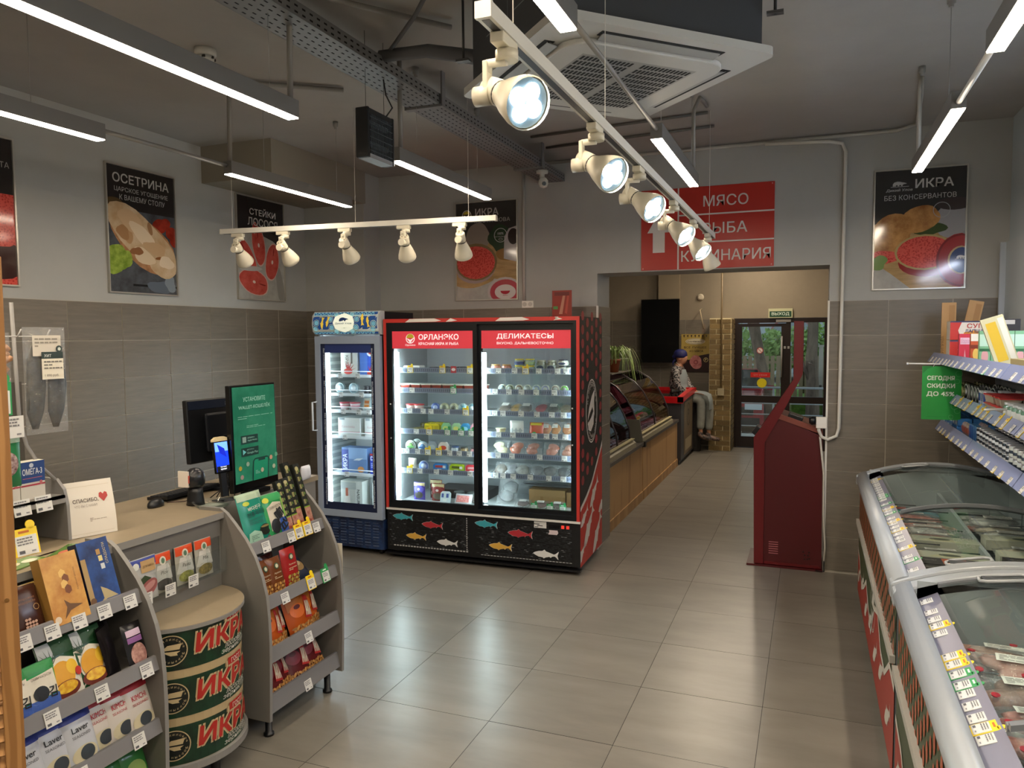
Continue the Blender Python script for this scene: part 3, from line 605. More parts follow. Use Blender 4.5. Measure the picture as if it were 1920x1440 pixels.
# red direction sign
t=thing('direction_sign','red sign over the doorway with a white up arrow and three lines МЯСО РЫБА КУЛИНАРИЯ','sign',(-.79,YB,2.355))
REDS=C('#b3281d',.35); G().box(-1.306,-.278,YB-.008,YB-.001,2.356,3.0,REDS).obj('panel',t)
g=G(); fc=Face(g,(-1.306,YB-.0083,2.356)); WS=C('#d6d0cb',.5)
fc.rect(.293,0,.305,.644,WS,2); fc.rect(.305,.42,1.028,.432,WS,2); fc.rect(.305,.203,1.028,.214,WS,2)
fc.poly([(.05,.30),(.145,.46),(.24,.30)],WS,2); fc.rect(.095,.14,.192,.305,WS,2); g.obj('arrow_and_rules',t)
g=G(); fc=Face(g,(-1.306,YB-.0083,2.356)); fc.text('МЯСО',.665,.485,.085,WS,2,w=.34,bold=.012,al='c'); fc.text('РЫБА',.66,.272,.085,WS,2,w=.34,bold=.012,al='c'); fc.text('КУЛИНАРИЯ',.665,.06,.085,WS,2,w=.68,bold=.012,al='c'); g.obj('lettering',t,kind='stuff')
for x,z in ((-1.29,2.37),(-.295,2.985),(-.295,2.37)): G().lathe([(.005,0),(.004,.003)],(x,YB-.011,z),8,C('#d9a49c'),(0,1,0)).obj('screw',t)
# ================================================================ product builders (origin at the bottom centre, front towards -Y)
def proto(*parts): return [(n,g.mesh(n)) for n,g in parts]
def tub(w,d,h,col,lid,band=None):
    g=G(); g.ring([[(x*s_,y*s_,z) for x,y in ((-w/2,-d/2),(w/2,-d/2),(w/2,d/2),(-w/2,d/2))] for s_,z in ((.82,0),(1,h*.86))],C(col,.3),sm=False)
    if band: Face(g,(-w*.42,-d/2-.001,h*.25)).rect(0,0,w*.84,h*.4,C(band),1)
    l=G(); l.box(-w/2-.003,w/2+.003,-d/2-.003,d/2+.003,h*.86,h,C(lid,.3)); return proto(('tub',g),('lid',l))
def cup(r,h,col,lid,band=None):
    g=G(); g.lathe([(r*.75,0),(r,h*.88)],n=16,m=C(col,.35))
    if band: g.lathe([(r*.85,h*.3),(r*.93,h*.62)],(0,0,0),16,C(band),caps=False,sx=1.012,sy=1.012)
    l=G(); l.lathe([(r*1.06,h*.86),(r*1.06,h)],n=16,m=C(lid,.3)); return proto(('cup',g),('lid',l))
def disc_can(r,t,rim,face,centre,band=None):
    """round pack standing on its edge, lid to the front"""
    g=G(); g.lathe([(r*.93,t),(r*.93,.004),(r,.003),(r,0),(r*.86,0)],(0,-t/2,r),18,C(rim,.3),(0,1,0))
    l=G(); l.lathe([(r*.86,0),(.001,-.0005)],(0,-t/2-.0003,r),18,C(face,.35),(0,1,0)); l.lathe([(r*.52,0),(.001,-.0004)],(0,-t/2-.0012,r),16,C(centre,.35),(0,1,0))
    if band: Face(l,(-r*.75,-t/2-.002,r*.7)).rect(0,0,r*1.5,r*.28,C(band),1)
    return proto(('round_pack',g),('lid',l))
def can(r,h,side,top,band=None,n=16):
    g=G(); g.lathe([(r*.95,0),(r,.003),(r,h-.003),(r*.96,h),(r*.9,h),(r*.88,h-.002)],n=n,m=mat('tin_'+top,top,.3,metal=.6))
    l=G(); l.lathe([(r*1.006,h*.12),(r*1.006,h*.88)],n=n,m=C(side,.35),caps=False)
    if band: l.lathe([(r*1.012,h*.35),(r*1.012,h*.62)],n=n,m=C(band,.35),caps=False)
    return proto(('tin',g),('wrap_label',l))
def jar(r,h,content,lid,label=None,oval=None):
    g=G(); g.lathe([(r*.9,0),(r,.006),(r,h*.72),(r*.8,h*.82),(r*.8,h*.86)],n=16,m=mat('jar_'+content,content,.12,noise=.25,nscale=50,spec=.8))
    l=G(); l.lathe([(r*.86,h*.84),(r*.88,h*.86),(r*.88,h*.985),(r*.84,h)],n=16,m=C(lid,.3))
    o=[('jar',g),('lid',l)]
    if label:
        q=G(); q.lathe([(r*1.01,h*.15),(r*1.01,h*.60)],n=16,m=C(label,.5),caps=False)
        if oval:
            Face(q,(0,-r*1.03,0),lift=.001).disc(0,h*.38,r*.72,h*.19,C(oval),1,n=14)
        o.append(('label',q))
    return proto(*o)
def hexbox(w,h,t,col,oval,text=None):
    c=w*.24; pts=[(-w/2,0),(w/2,0),(w/2,h-c*1.4),(w/2-c,h),(-w/2+c,h),(-w/2,h-c*1.4)]
    g=G(); g.prism(pts,-t/2,t/2,'y',C(col,.35)); f=Face(g,(0,-t/2-.0004,0),lift=.001); f.disc(0,h*.5,w*.33,h*.2,C(oval),1); f.rect(-w*.3,h*.1,w*.3,h*.2,C('#f0f0ea'),1)
    return proto(('pack',g))
def rbox(w,h,t,col,panels=()):
    """upright pack with rounded shoulders; panels=(x0,y0,x1,y1,colour) as fractions of the front"""
    c=min(w,h)*.18; pts=[(-w/2,c*.5),(-w/2+c*.5,0),(w/2-c*.5,0),(w/2,c*.5),(w/2,h-c),(w/2-c,h),(-w/2+c,h),(-w/2,h-c)]
    g=G(); g.prism(pts,-t/2,t/2,'y',C(col,.3)); f=Face(g,(-w/2,-t/2-.0004,0),lift=.001)
    for i,(a,b,c_,d,k) in enumerate(panels): f.rect(a*w,b*h,c_*w,d*h,C(k),1+i*.3)
    return proto(('pack',g))
def bag(w,h,t,base,draw=None,top=None,wr=.5,seed=1,nx=9,ny=11,bcol=None,flat=False,part='bag'):
    """filled pouch: pillow with crimped ends, print follows the bulge"""
    q=random.Random(seed); ph=[q.uniform(0,6) for _ in range(6)]
    def bul(x,y):
        a=max(0,1-abs(2*x/w-1)**2.6)*max(0,1-abs(2*y/h-1)**3.2)
        return t/2*(a**.55)+wr*.002*math.sin(40*x+ph[0]+20*y)*a+wr*.0025*math.sin(55*y+ph[1])*a
    def jag(y,x): return 0
    g=G(); base=base if not isinstance(base,str) else C(base,.22)
    vf=[(w*i/nx-w/2,-bul(w*i/nx,h*j/ny),h*j/ny) for j in range(ny+1) for i in range(nx+1)]
    vb=[(w*i/nx-w/2,bul(w*i/nx,h*j/ny),h*j/ny) for j in range(ny+1) for i in range(nx+1)]
    def F(o,rev):
        for j in range(ny):
            for i in range(nx):
                a=o+j*(nx+1)+i; f=(a,a+1,a+nx+2,a+nx+1); yield (f[::-1] if rev else f)
    g.add(vf,list(F(0,False)),base,True); g.add(vb,list(F(0,True)),bcol or base,True)
    o=[(part,g)]
    if draw:
        d=G(); f=Face(d,(0,0,0),fn=lambda x,y,l:(x-w/2,-bul(min(max(x,0),w),min(max(y,0),h))-.0008-l,y),lift=.0012); draw(f,w,h); o.append(('printed_front',d))
    if top:
        d=G(); d.box(-w/2,w/2,-.0025,.0025,h-.014,h,C(top,.3)).box(-w/2,w/2,-.0025,.0025,0,.008,C(top,.3)); o.append(('sealed_edge',d))
    return proto(*o)
MEATS={}
def pack_clear(w,h,t,content,n=1,seed=1,tag=None,cc=None,film=None,label=True,fish=False):
    """clear vacuum pack lying in the x-z plane with content lumps inside"""
    q=random.Random(seed); g=G(); cm=mat('food_'+content,content,.35,noise=.35,nscale=22,col2=cc) if cc else mat('food_'+content,content,.35,noise=.3,nscale=25)
    nx=8; ny=8
    def lump(cx,cz,rx,rz,ry,a=0):
        rings=[]
        for k in range(5):
            f=(k/4)*2-1; rr=math.sqrt(max(.02,1-f*f)); ring=[]
            for i in range(10):
                tt=2*PI*i/10; x=rr*rx*math.cos(tt)*(1+.12*math.sin(3*tt+seed)); z=rr*rz*math.sin(tt); ring.append((cx+x*math.cos(a)-z*math.sin(a),f*ry,cz+x*math.sin(a)+z*math.cos(a)))
            rings.append(ring)
        g.ring(rings,cm)
    if fish:
        for k in range(n): lump(w*(k+.5)/n-w/2,h*.45,w/n*.47,h*.42,t*.3,a=q.uniform(-.06,.06))
    else:
        for k in range(n): lump(q.uniform(-.22,.22)*w*(n>1),h*(.2+.6*(k+.5)/n),w*.40,h*.40/ max(1,n*.75),t*.38,a=q.uniform(-.3,.3))
    f=bag(w,h,t,film or FILM,wr=1.2,seed=seed,nx=7,ny=7)[0]
    o=[('food',g.mesh('food')),('clear_bag',f[1])]
    if label:
        l=G(); fc=Face(l,(-w*.25,-t*.5-.002,h*.55)); fc.rect(0,0,w*.45,h*.25,WHITEP,1); fc.lines(w*.03,w*.42,h*.03,h*.22,4); o.append(('label',l.mesh('label')))
    return o
def price_card(w=.045,h=.042,kind='w',txt=True):
    g=G(); hold={'w':None,'y':TAGY,'g':TAGG}[kind]
    if hold:
        g.box(-w/2-.004,w/2+.004,-.001,.001,-.003,h+.016,hold); g.lathe([(.010,0),(.010,.002)],(w*.32,-.001,h+.022),12,hold,(0,1,0))
        f=Face(g,(0,-.0012,0)); f.rect(-w*.3,h+.006,w*.2,h+.011,C('#c46a16' if kind=='y' else '#dff2e2'),1)
    g.box(-w/2,w/2,-.0022,-.0012 if hold else -.0004,0,h,TAGW); f=Face(g,(-w/2,-.0024,0))
    if txt: f.lines(.003,w*.8,h*.5,h*.93,3,m='#77777a',k=1,fill=.5); f.rect(.004,h*.1,w*.35,h*.26,C('#55565a'),1); f.rect(w*.66,h*.12,w*.86,h*.2,C('#8b8b8e'),1)
    return g.mesh('price_card')
PC={k:price_card(kind=k) for k in 'wyg'}
# ================================================================ sliding door fridge
FP=Vector((-3.262,5.402,0)); FA=.035; FM=rotm(FP,FA); FW=1.652; FD=.74; FH=1.975
t=thing('display_fridge','wide black and red sliding glass door fridge full of fish and caviar, headed ОРЛАНЭКО and ДЕЛИКАТЕСЫ','fridge',FP,FA)
RED=C('#c1352f',.35); LIN=mat('fridge_liner','#a9b0b2',.5); BK=C('#0d1117',.3); SHW=C('#c9d0d2',.3)
uL=lambda px:.074+(px-742)/149*.70
uR=lambda px:.848+(px-906)/161*.70
g=G(FM); g.box(0,.03,.03,FD,.41,FH,RED).box(FW-.03,FW,.03,FD,.41,FH,RED).box(.03,FW-.03,.03,FD,FH-.035,FH,RED).box(.03,FW-.03,FD-.03,FD,.41,FH-.035,RED); g.obj('cabinet_shell',t)
g=G(FM); g.box(0,.024,-.005,.03,.41,FH,RED).box(FW-.024,FW,-.005,.03,.41,FH,RED).box(.024,FW-.024,-.005,.03,FH-.03,FH,RED); g.obj('front_trim',t)
g=G(FM); f=Face(g,(0,-.0055,FH-.03)); WF=C('#e4ded8')
for a,b in ((.20,.52),(.56,.66),(.98,1.26),(1.45,1.52)): f.poly([(a,.002),(a+.04,.028),(b-.06,.03),(b,.012),(b-.05,.004)],WF,1)
g.obj('white_fish_print',t)
g=G(FM); g.box(.03,.06,.05,FD-.03,.44,FH-.04,LIN).box(FW-.06,FW-.03,.05,FD-.03,.44,FH-.04,LIN).box(.06,FW-.06,FD-.06,FD-.03,.44,FH-.04,LIN).box(.06,FW-.06,.05,FD-.06,FH-.07,FH-.04,LIN).box(.03,FW-.03,.05,FD-.03,.42,.45,SHW); g.obj('inner_liner',t)
# dark frame round the two doors
g=G(FM); g.box(.024,.05,-.002,.05,.42,FH-.03,BK).box(FW-.05,FW-.024,-.002,.05,.42,FH-.03,BK).box(.05,FW-.05,-.002,.05,1.925,FH-.03,BK).box(.05,FW-.05,-.002,.05,.42,.455,BK); g.obj('door_surround',t)
LT=mat('fridge_led_tube','#eafcff',.5,emit=FRIDGE)
for u in (.072,.850):
    G(FM).box(u-.012,u+.012,.075,.10,.50,1.70,LT).obj('led_tube',t)
G(FM).box(FW-.075,FW-.06,.07,.09,.50,1.85,mat('fridge_led_tube_dim','#eafcff',.5,emit=FRIDGE*.5)).obj('led_tube',t)
def fdoor(u0,u1,v,txt,hx):
    d=G(FM); fw=.036; z0,z1=.455,1.925
    d.box(u0,u0+fw,v,v+.03,z0,z1,BK).box(u1-fw,u1,v,v+.03,z0,z1,BK).box(u0+fw,u1-fw,v,v+.03,z1-.05,z1,BK).box(u0+fw,u1-fw,v,v+.03,z0,z0+.03,BK)
    d=d.obj('sliding_door',t)
    G(FM).box(u0+fw,u1-fw,v+.012,v+.018,z0+.03,1.735,GLASS).obj('glass_pane',d)
    g=G(FM); g.box(u0+fw,u1-fw,v+.004,v+.020,1.735,1.875,mat('header_pink_red','#cf3c48',.3,emit=.25)); g.obj('header_panel',d)
    g=G(FM); f=Face(g,(u0+fw,v+.0035,1.735)); WT=mat('header_white_letter','#f3eef0',.4,emit=.3); W2=u1-u0-2*fw
    if txt==0:
        f.ringd(.165,.080,.040,.007,WT,1); f.disc(.165,.085,.034,None,C('#d9c63a'),1,a0=0,a1=180); f.poly([(.13,.085),(.165,.045),(.203,.09),(.165,.07)],WT,2); f.text('Орлико',.165,.018,.018,WT,1,w=.09,al='c',bold=.02)
        f.text('ОРЛАНЭКО',.24,.070,.044,WT,1,w=.35,bold=.035); f.text('КРАСНАЯ ИКРА И РЫБА',.24,.028,.022,WT,1,w=.35,bold=.03)
    else:
        f.text('ДЕЛИКАТЕСЫ',.13,.070,.044,WT,1,w=.46,bold=.035); f.text('ВКУСНО. ДАЛЬНЕВОСТОЧНО',.13,.028,.022,WT,1,w=.46,bold=.03)
    g.obj('header_lettering',d,kind='stuff')
    g=G(FM); g.box(hx-.010,hx+.010,v-.012,v,.98,1.30,C('#15181d',.25)); 
    for z in (1.0,1.28): g.lathe([(.006,0),(.006,.002)],(hx,v-.014,z),10,C('#dfe3e6'),(0,1,0))
    g.obj('handle',d)
fdoor(.040,.824,-.002,0,.060); fdoor(.812,1.612,.030,1,1.590)
# shelves with price rails
SZ=[1.545,1.378,1.206,1.036,.868,.706]
RAILD=mat('price_rail_grey','#7f86a0',.35)
cards={0:[('y',766),('y',828),('r',849),('y',880)],1:[('w',769),('g',848)],2:[('w',764),('w',790),('w',805),('w',836),('y',871)],3:[('w',776),('y',801),('g',836),('g',862),('g',881)],4:[('w',757),('w',778),('y',798),('y',819),('w',840),('w',858),('w',877)],5:[('y',762),('w',782),('w',814),('w',841),('w',878)]}
cardsR={0:[('w',933),('w',964),('y',985),('w',1010),('w',1045),('w',1061)],1:[('w',926),('w',953),('w',977),('w',1005),('w',1039)],2:[('w',925),('w',941),('w',976),('w',1006),('w',1034),('w',1056)],3:[('w',932),('w',960),('w',1001),('w',1024),('w',1040),('w',1059)],4:[('w',931),('w',958),('w',1011),('w',1057)],5:[('w',926),('w',940),('w',960),('w',993),('w',1028),('w',1055)]}
PCR=G(); PCR.box(-.024,.024,-.001,.001,0,.055,C('#c2323f')); Face(PCR,(0,-.0012,0)).disc(0,.028,.018,.012,C('#e8d8da'),1); PCR=PCR.mesh('price_card')
for bay,(a,b,cd,uf) in enumerate(((.062,.812,cards,uL),(.838,FW-.062,cardsR,uR))):
    for k,z in enumerate(SZ):
        s=G(FM); s.box(a,b,.115,.62,z-.006,z,SHW); s.box(a,b,.108,.114,z-.012,z+.030,SHW); s=s.obj('shelf',t)
        r=G(FM); r.box(a,b,.103,.1075,z-.008,z+.032,RAILD)
        for i in range(int((b-a)/.018)): r.box(a+.006+i*.018,a+.012+i*.018,.1022,.1030,z+.002,z+.022,C('#4d5568'))
        r.obj('price_rail',s)
        for kd,px in cd[k]:
            o=part(PCR if kd=='r' else PC[kd],'price_card',s); o.matrix_local=WM(s).inverted()@FM@rotm((uf(px),.0995,z-.010))
        g=G(FM); g.box(a,b,.098,.1,z-.011,z+.034,PLEX); g.obj('rail_cover',s)
# lower machine cover
g=G(FM); g.box(0,FW,.01,FD-.02,.06,.41,C('#0b0d11',.4)); g.obj('machine_cover',t)
g=G(FM); g.box(0,FW+.004,-.008,.012,.402,.418,C('#d9d7d3',.3)); g.obj('white_trim',t)
g=G(FM)
for z in [.10+.0115*i for i in range(24)]:
    for a,b in ((.02,.74),(.80,1.60)):
        x=a+(.012 if int(z*1000)%2 else 0)
        while x<b-.03:
            if (a<.5 and (x<.17 or x>.66 or z<.12 or rnd.random()<.35)) or (a>.5 and rnd.random()<.6): g.box(x,x+.020,.0065,.010,z,z+.0045,C('#24272c' if rnd.random()<.9 else '#6c6f73'))
            x+=.026
g.obj('grille_slats',t,kind='stuff')
g=G(FM); f=Face(g,(0,.0060,0)); DW=C('#b9b9b9')
for i in range(26): f.rect(.06+i*.026,.098,.078+i*.026,.108,DW,1)
for i in range(15): f.rect(.715,.115+i*.018,.722,.126+i*.018,DW,1)
for i in range(28): f.rect(.84+i*.027,.088,.860+i*.027,.093,DW,1)
g.obj('grille_light_slits',t,kind='stuff')
def fishpts(L,a=0):
    p=[(0,.50),(.08,.62),(.22,.74),(.36,.78),(.44,.92),(.50,.78),(.66,.68),(.82,.58),(.90,.66),(1.0,.88),(.955,.5),(1.0,.14),(.90,.36),(.84,.42),(.74,.36),(.70,.24),(.64,.32),(.50,.22),(.42,.10),(.38,.20),(.22,.22),(.08,.36)]
    return [((x*L*math.cos(a)-(y-.5)*L*.42*math.sin(a)),(x*L*math.sin(a)+(y-.5)*L*.42*math.cos(a))) for x,y in p]
def printfish(x,z,L,m,tx,a=0):
    g=G(FM); f=Face(g,(0,.0056,0)); q=fishpts(L*1.04,a); f.poly([(x+p[0]-L*.02,z+p[1]) for p in q],C('#cdd0cf'),1); q=fishpts(L,a); f.poly([(x+p[0],z+p[1]) for p in q],C(m),3); g.obj('fish_print',t,label=tx)
for x,z,L,m,tx in ((.055,.350,.18,'#3b9fae','turquoise fish print'),(.32,.300,.185,'#b02b36','dark red fish print'),(.175,.195,.18,'#d9ab48','yellow fish print'),(.455,.165,.18,'#dcdcda','white fish print'),
                   (.79,.345,.19,'#3b9fae','turquoise fish print'),(1.07,.290,.20,'#b02b36','dark red fish print'),(.91,.175,.19,'#d9ab48','yellow fish print'),(1.28,.145,.20,'#dcdcda','white fish print')): printfish(x,z,L,m,tx,-.04)
g=G(FM); f=Face(g,(0,.0056,0)); f.rect(1.285,.345,1.385,.395,C('#d8d8d6'),1); 
for a,b,c_,d in ((1.285,.372,1.33,.378),(1.31,.36,1.355,.366),(1.29,.35,1.32,.355)): f.rect(a,b,c_,d,C('#22252a'),2)
g.obj('rating_sticker',t)
g=G(FM); f=Face(g,(0,.0056,0)); f.poly([(1.40,.30),(1.47,.30),(1.48,.315),(1.475,.335),(1.405,.335),(1.41,.32)],C('#cfc0c4'),1); g.obj('paper_sticker',t)
for x in (1.505,1.545): G(FM).box(x,x+.022,.002,.010,.352,.376,mat('lit_red_switch','#c5362a',.3,emit=.6)).obj('power_switch',t)
G(FM).box(1.405,1.49,.003,.010,.350,.372,C('#05060a',.1)).obj('display',t)
for x in (.1,FW-.12): 
    for v in (.08,FD-.12): G(FM).cyl((x,v,0),(x,v,.06),.022,n=10,m=BLK).obj('foot',t)
G(FM).box(-.01,FW+.01,-.02,.03,.030,.045,C('#0c0d10',.35)).obj('kick_rail',t)
# printed right side
g=G(FM); g.box(FW,FW+.003,.005,FD,.06,FH,C('#15151a',.45)); g.obj('side_wrap',t)
g=G(FM); f=Face(g,(FW+.0031,.005,0),(0,1,0),(0,0,1)); D=FD-.005
f.poly([(0,.06),(D,.06),(D,.90),(D*.86,.83),(D*.7,.74),(D*.5,.63),(D*.25,.55),(0,.49)],C('#b22a20'),1)
f.poly([(0,.49),(D*.25,.55),(D*.5,.63),(D*.7,.74),(D*.86,.83),(D,.90),(D,.95),(D*.86,.865),(D*.7,.78),(D*.5,.67),(D*.25,.585),(0,.525)],C('#cfc8be'),2)
g.obj('red_wave_print',t)
g=G(FM); f=Face(g,(FW+.0031,.005,0),(0,1,0),(0,0,1)); DT=C('#8e2c31')
for i in range(5):
    for j in range(16):
        x=.075+i*.148+(.0 if j%2 else .0); z=1.93-j*.105+(.0 if i%2 else .05)
        zb=.62+ (x/D)**1.6*.36
        if z-.035<zb or x>D-.03: continue
        if (x-.36)**2/.19**2+(z-1.23)**2/.36**2<1.05: continue
        f.disc(x,z,.045,.037,DT,1,n=12)
g.obj('dot_pattern',t,kind='stuff')
g=G(FM); f=Face(g,(FW+.0031,.005,0),(0,1,0),(0,0,1)); f.disc(.36,1.23,.185,.245,C('#101013'),2,n=30); f.ringd(.36,1.23,.192,.010,C('#cfc9c0'),3,ry=.255); f.ringd(.36,1.23,.175,.006,C('#cfc9c0'),3,ry=.235)
f.poly([(.22,1.16),(.27,1.26),(.36,1.35),(.46,1.40),(.44,1.30),(.45,1.18),(.38,1.26),(.30,1.22)],C('#cfc9c0'),4); f.poly([(.23,1.14),(.34,1.18),(.44,1.24),(.42,1.12),(.33,1.07),(.25,1.09)],C('#cfc9c0'),4)
for k,ch in enumerate('САХАЛИНСКИЙ'):
    a=R(160-k*14); f.text(ch,.36+.145*math.cos(a),1.225+.20*math.sin(a),.028,C('#cfc9c0'),4,al='c',bold=.03,rot=0)
for k,ch in enumerate('ИКОРНЫЙ ДОМ'):
    if ch!=' ':
        a=R(205+k*13); f.text(ch,.36+.145*math.cos(a),1.215+.20*math.sin(a),.028,C('#cfc9c0'),4,al='c',bold=.03)
g.obj('round_emblem',t)
def sfish(x,z,L,a):
    g=G(FM); f=Face(g,(FW+.0031,.005,0),(0,1,0),(0,0,1)); f.poly([(min(max(x+p[0],.0),D),max(z+p[1],.065)) for p in fishpts(L,a)],C('#cfc8be'),3); g.obj('fish_print',t)
sfish(.30,.46,.34,2.6-2.35+.35); sfish(.0,.37,.26,.45); sfish(.60,.36,.28,.35); sfish(.10,.18,.42,.70); sfish(.40,.06,.40,.75); sfish(-.1,.08,.3,.5)
# ---------------- stock of the sliding door fridge
def fput(pr,u,v,z,label,cat,grp=None,rz=0,rx=0,sc=None,name=None):
    M=FM@rotm((u,v,z),rz,rx); e=M.to_euler(); return put(pr,M.translation,e,label,cat,grp,name,sc)
T='(left door)'; TR_='(right door)'
Z=SZ
fput(rbox(.15,.045,.10,'#e2e2de',((.1,.2,.5,.8,'#c4c7c7'),)),uL(764),.19,Z[0],'white flat carton at the left end of the top shelf '+T,'box',name='food_carton')
pr=can(.042,.032,'#20242c','#2b2f36')
for k,px in enumerate((800,812,826,845,858,871)): fput(pr,uL(px),.22+.08*(k%2),Z[0],'low dark tin on the top shelf '+T,'tin','dark tins on the top shelf')
pr=tub(.082,.10,.062,'#8d3326','#d9d5cd')
for k in range(8): fput(pr,uL(748+k*20.5)+.012,.19,Z[1],'square clear tub of red caviar with a pale lid in the row '+T,'food tub','caviar tubs on the second shelf',name='caviar_tub')
pr=cup(.042,.062,'#d8d4cf','#c23a3f','#d9b9b6')
for px,l in ((758,'left'),(774,'right')): fput(pr,uL(px),.18,Z[2],'%s one of two white cups with red lids on the third shelf %s'%(l,T),'food cup',name='caviar_cup')
pr=can(.036,.03,'#39423c','#596059'); 
for px,v in ((789,.2),(796,.24)): fput(pr,uL(px),v,Z[2],'small dark green tin beside the red lidded cups '+T,'tin','dark green tins on the third shelf')
for px,a,b,c_,l in ((809,'#6d86b8','#3c57a0','#a9b9dd','blue'),(826,'#c2c2a4','#a5a98c','#5a6054','first gold edged'),(844,'#c2c2a4','#a5a98c','#5a6054','second gold edged'),(861,'#b5c9cc','#8fb1b8','#4d8894','pale teal'),(879,'#9fc3c9','#6fa5b5','#d5e5e8','rightmost teal')):
    fput(disc_can(.040,.03,a,b,c_),uL(px),.16,Z[2],'%s round tin standing on edge on the third shelf %s'%(l,T),'tin',name='round_tin')
pr=can(.040,.026,'#3c3a22','#7d7440')
for i in range(3):
    for k in range(4): fput(pr,uL(762+k*3+i*15),.17+k*.085,Z[3]+(.027 if k>1 else 0),'flat olive gold tin in the rows at the left of the fourth shelf '+T,'tin','flat olive tins on the fourth shelf')
pr=rbox(.046,.075,.03,'#e0d02a',((.1,.35,.9,.8,'#b7a816'),(.2,.1,.8,.25,'#f3ecc0')))
for i in range(3):
    for k in range(3): fput(pr,uL(793+i*9),.15+k*.05,Z[3],'yellow pack in the block of yellow packs on the fourth shelf '+T,'pack','yellow packs on the fourth shelf',name='food_pack')
for px,a,b,l in ((829,'#8fcf9d','#cfe07a','left light green'),(849,'#a6d8a6','#e3e27f','right light green'),(866,'#2f8fc4','#8fd0e6','bright blue'),(884,'#d69aa8','#f0d4da','pink')):
    fput(hexbox(.075,.085,.03,a,b),uL(px),.15,Z[3],'%s six sided pack on the fourth shelf %s'%(l,T),'pack',name='food_pack')
fput(disc_can(.048,.03,'#b7c7c2','#d8dfda','#6f9a52','#3f7a3a'),uL(758),.17,Z[4],'round white and green pack at the left of the fifth shelf '+T,'pack',name='round_pack')
fput(disc_can(.050,.03,'#a9bcba','#c4cecb','#a7b5b1'),uL(766),.215,Z[4]+.004,'round pale pack behind the white and green one on the fifth shelf '+T,'pack',name='round_pack')
fput(disc_can(.045,.03,'#a9bfd0','#dfe5ea','#5a86b4','#2f61a5'),uL(782),.17,Z[4],'round white and blue pack on the fifth shelf '+T,'pack',name='round_pack')
fput(hexbox(.085,.095,.03,'#8d9aa8','#a9b4bd'),uL(802),.16,Z[4],'grey six sided pack on the fifth shelf '+T,'pack',name='food_pack')
fput(hexbox(.090,.090,.03,'#e2ddd6','#c44a35'),uL(823),.16,Z[4],'white six sided pack with red print on the fifth shelf '+T,'pack',name='food_pack')
fput(jar(.036,.06,'#a5b2b8','#3f5f97'),uL(844),.17,Z[4],'glass jar with a blue lid on the fifth shelf '+T,'jar')
fput(jar(.034,.055,'#8d7a55','#3c3a30'),uL(861),.17,Z[4],'glass jar of brown food on the fifth shelf '+T,'jar')
fput(jar(.034,.055,'#a5747a','#35343a'),uL(880),.17,Z[4],'glass jar of pinkish food at the right of the fifth shelf '+T,'jar')
fput(bag(.075,.105,.04,'#dcdad2',lambda f,w,h:(f.rect(w*.2,h*.35,w*.75,h*.5,C('#b0843a'),1)),seed=4),uL(760),.17,Z[5],'small white pouch at the left of the sixth shelf '+T,'pouch',name='white_pouch')
fput(disc_can(.046,.035,'#9fb0cf','#5a72b4','#c2cce3'),uL(785),.16,Z[5],'round blue tin standing on edge on the sixth shelf '+T,'tin',name='round_tin')
for px,a,b,l in ((817,'#2f7fc8','#b03a3a','blue'),(849,'#a9c81f','#5d6a2c','lime green'),(879,'#c2323f','#d9a0a5','red')):
    fput(rbox(.125,.075,.03,a,((.15,.55,.7,.8,b),(.7,.5,.9,.8,'#dfe8ee'),(.3,.15,.6,.4,'#e8eef0'))),uL(px),.155,Z[5],'%s oblong fish tin standing on edge on the sixth shelf %s'%(l,T),'tin',name='oblong_tin')
def d_pouch(c1,c2,c3):
    def d(f,w,h): f.rect(w*.02,h*.78,w*.98,h*.97,C('#c9b98a'),1); f.disc(w*.5,h*.62,w*.42,h*.22,C(c1),1.5); f.disc(w*.5,h*.30,w*.36,h*.2,C(c2),1.5); f.disc(w*.5,h*.62,w*.12,h*.07,C(c3),2.5)
    return d
ZF=.452
fput(bag(.105,.15,.04,'#4b3f9e',d_pouch('#5a55b8','#3c3b34','#cfd3e6'),seed=2),uL(770),.20,ZF,'purple fish pouch on the fridge floor '+T,'pouch',name='purple_pouch')
fput(bag(.11,.16,.04,'#6b1f22',d_pouch('#7a2226','#b5aca4','#d9d0cc'),seed=3),uL(793),.30,ZF,'dark red pouch behind another on the fridge floor '+T,'pouch',name='dark_red_pouch')
fput(bag(.115,.15,.04,'#7c2a26',d_pouch('#8c2a2a','#5c5648','#d9d0cc'),seed=5),uL(807),.20,ZF,'dark red pouch in front, on the fridge floor '+T,'pouch',name='dark_red_pouch')
fput(rbox(.085,.095,.025,'#c9dadf',((.12,.45,.35,.8,'#3c57a0'),(.62,.45,.88,.8,'#3c57a0'),(.3,.1,.7,.35,'#dfe9e4'))),uL(825),.15,ZF,'pale pack with two blue squares on the fridge floor '+T,'pack',name='food_pack',rx=-.25)
fput(bag(.15,.085,.03,'#c9ccd2',lambda f,w,h:f.rect(w*.1,h*.12,w*.85,h*.78,mat('shrimp_pink','#c96a6a',.4,noise=.3,nscale=60,col2='#e8a7a2'),1,nx=4),seed=6),uL(858),.16,ZF,'flat bag of pink shrimps on the fridge floor '+T,'food bag',rx=-.5,name='shrimp_bag')
fput(pack_clear(.14,.10,.03,'#4a3f38',1,3,label=False,fish=True),uL(882),.18,ZF,'clear pack of dark fish at the right of the fridge floor '+T,'fish pack',rx=-.8,name='fish_pack')
pr=can(.045,.02,'#3a4444','#7b8583')
fput(pr,uL(842),.26,ZF+.06,'flat grey tin lying behind the shrimp bag','tin'); fput(pr,uL(864),.30,ZF+.05,'flat grey tin lying behind the dark fish pack','tin')
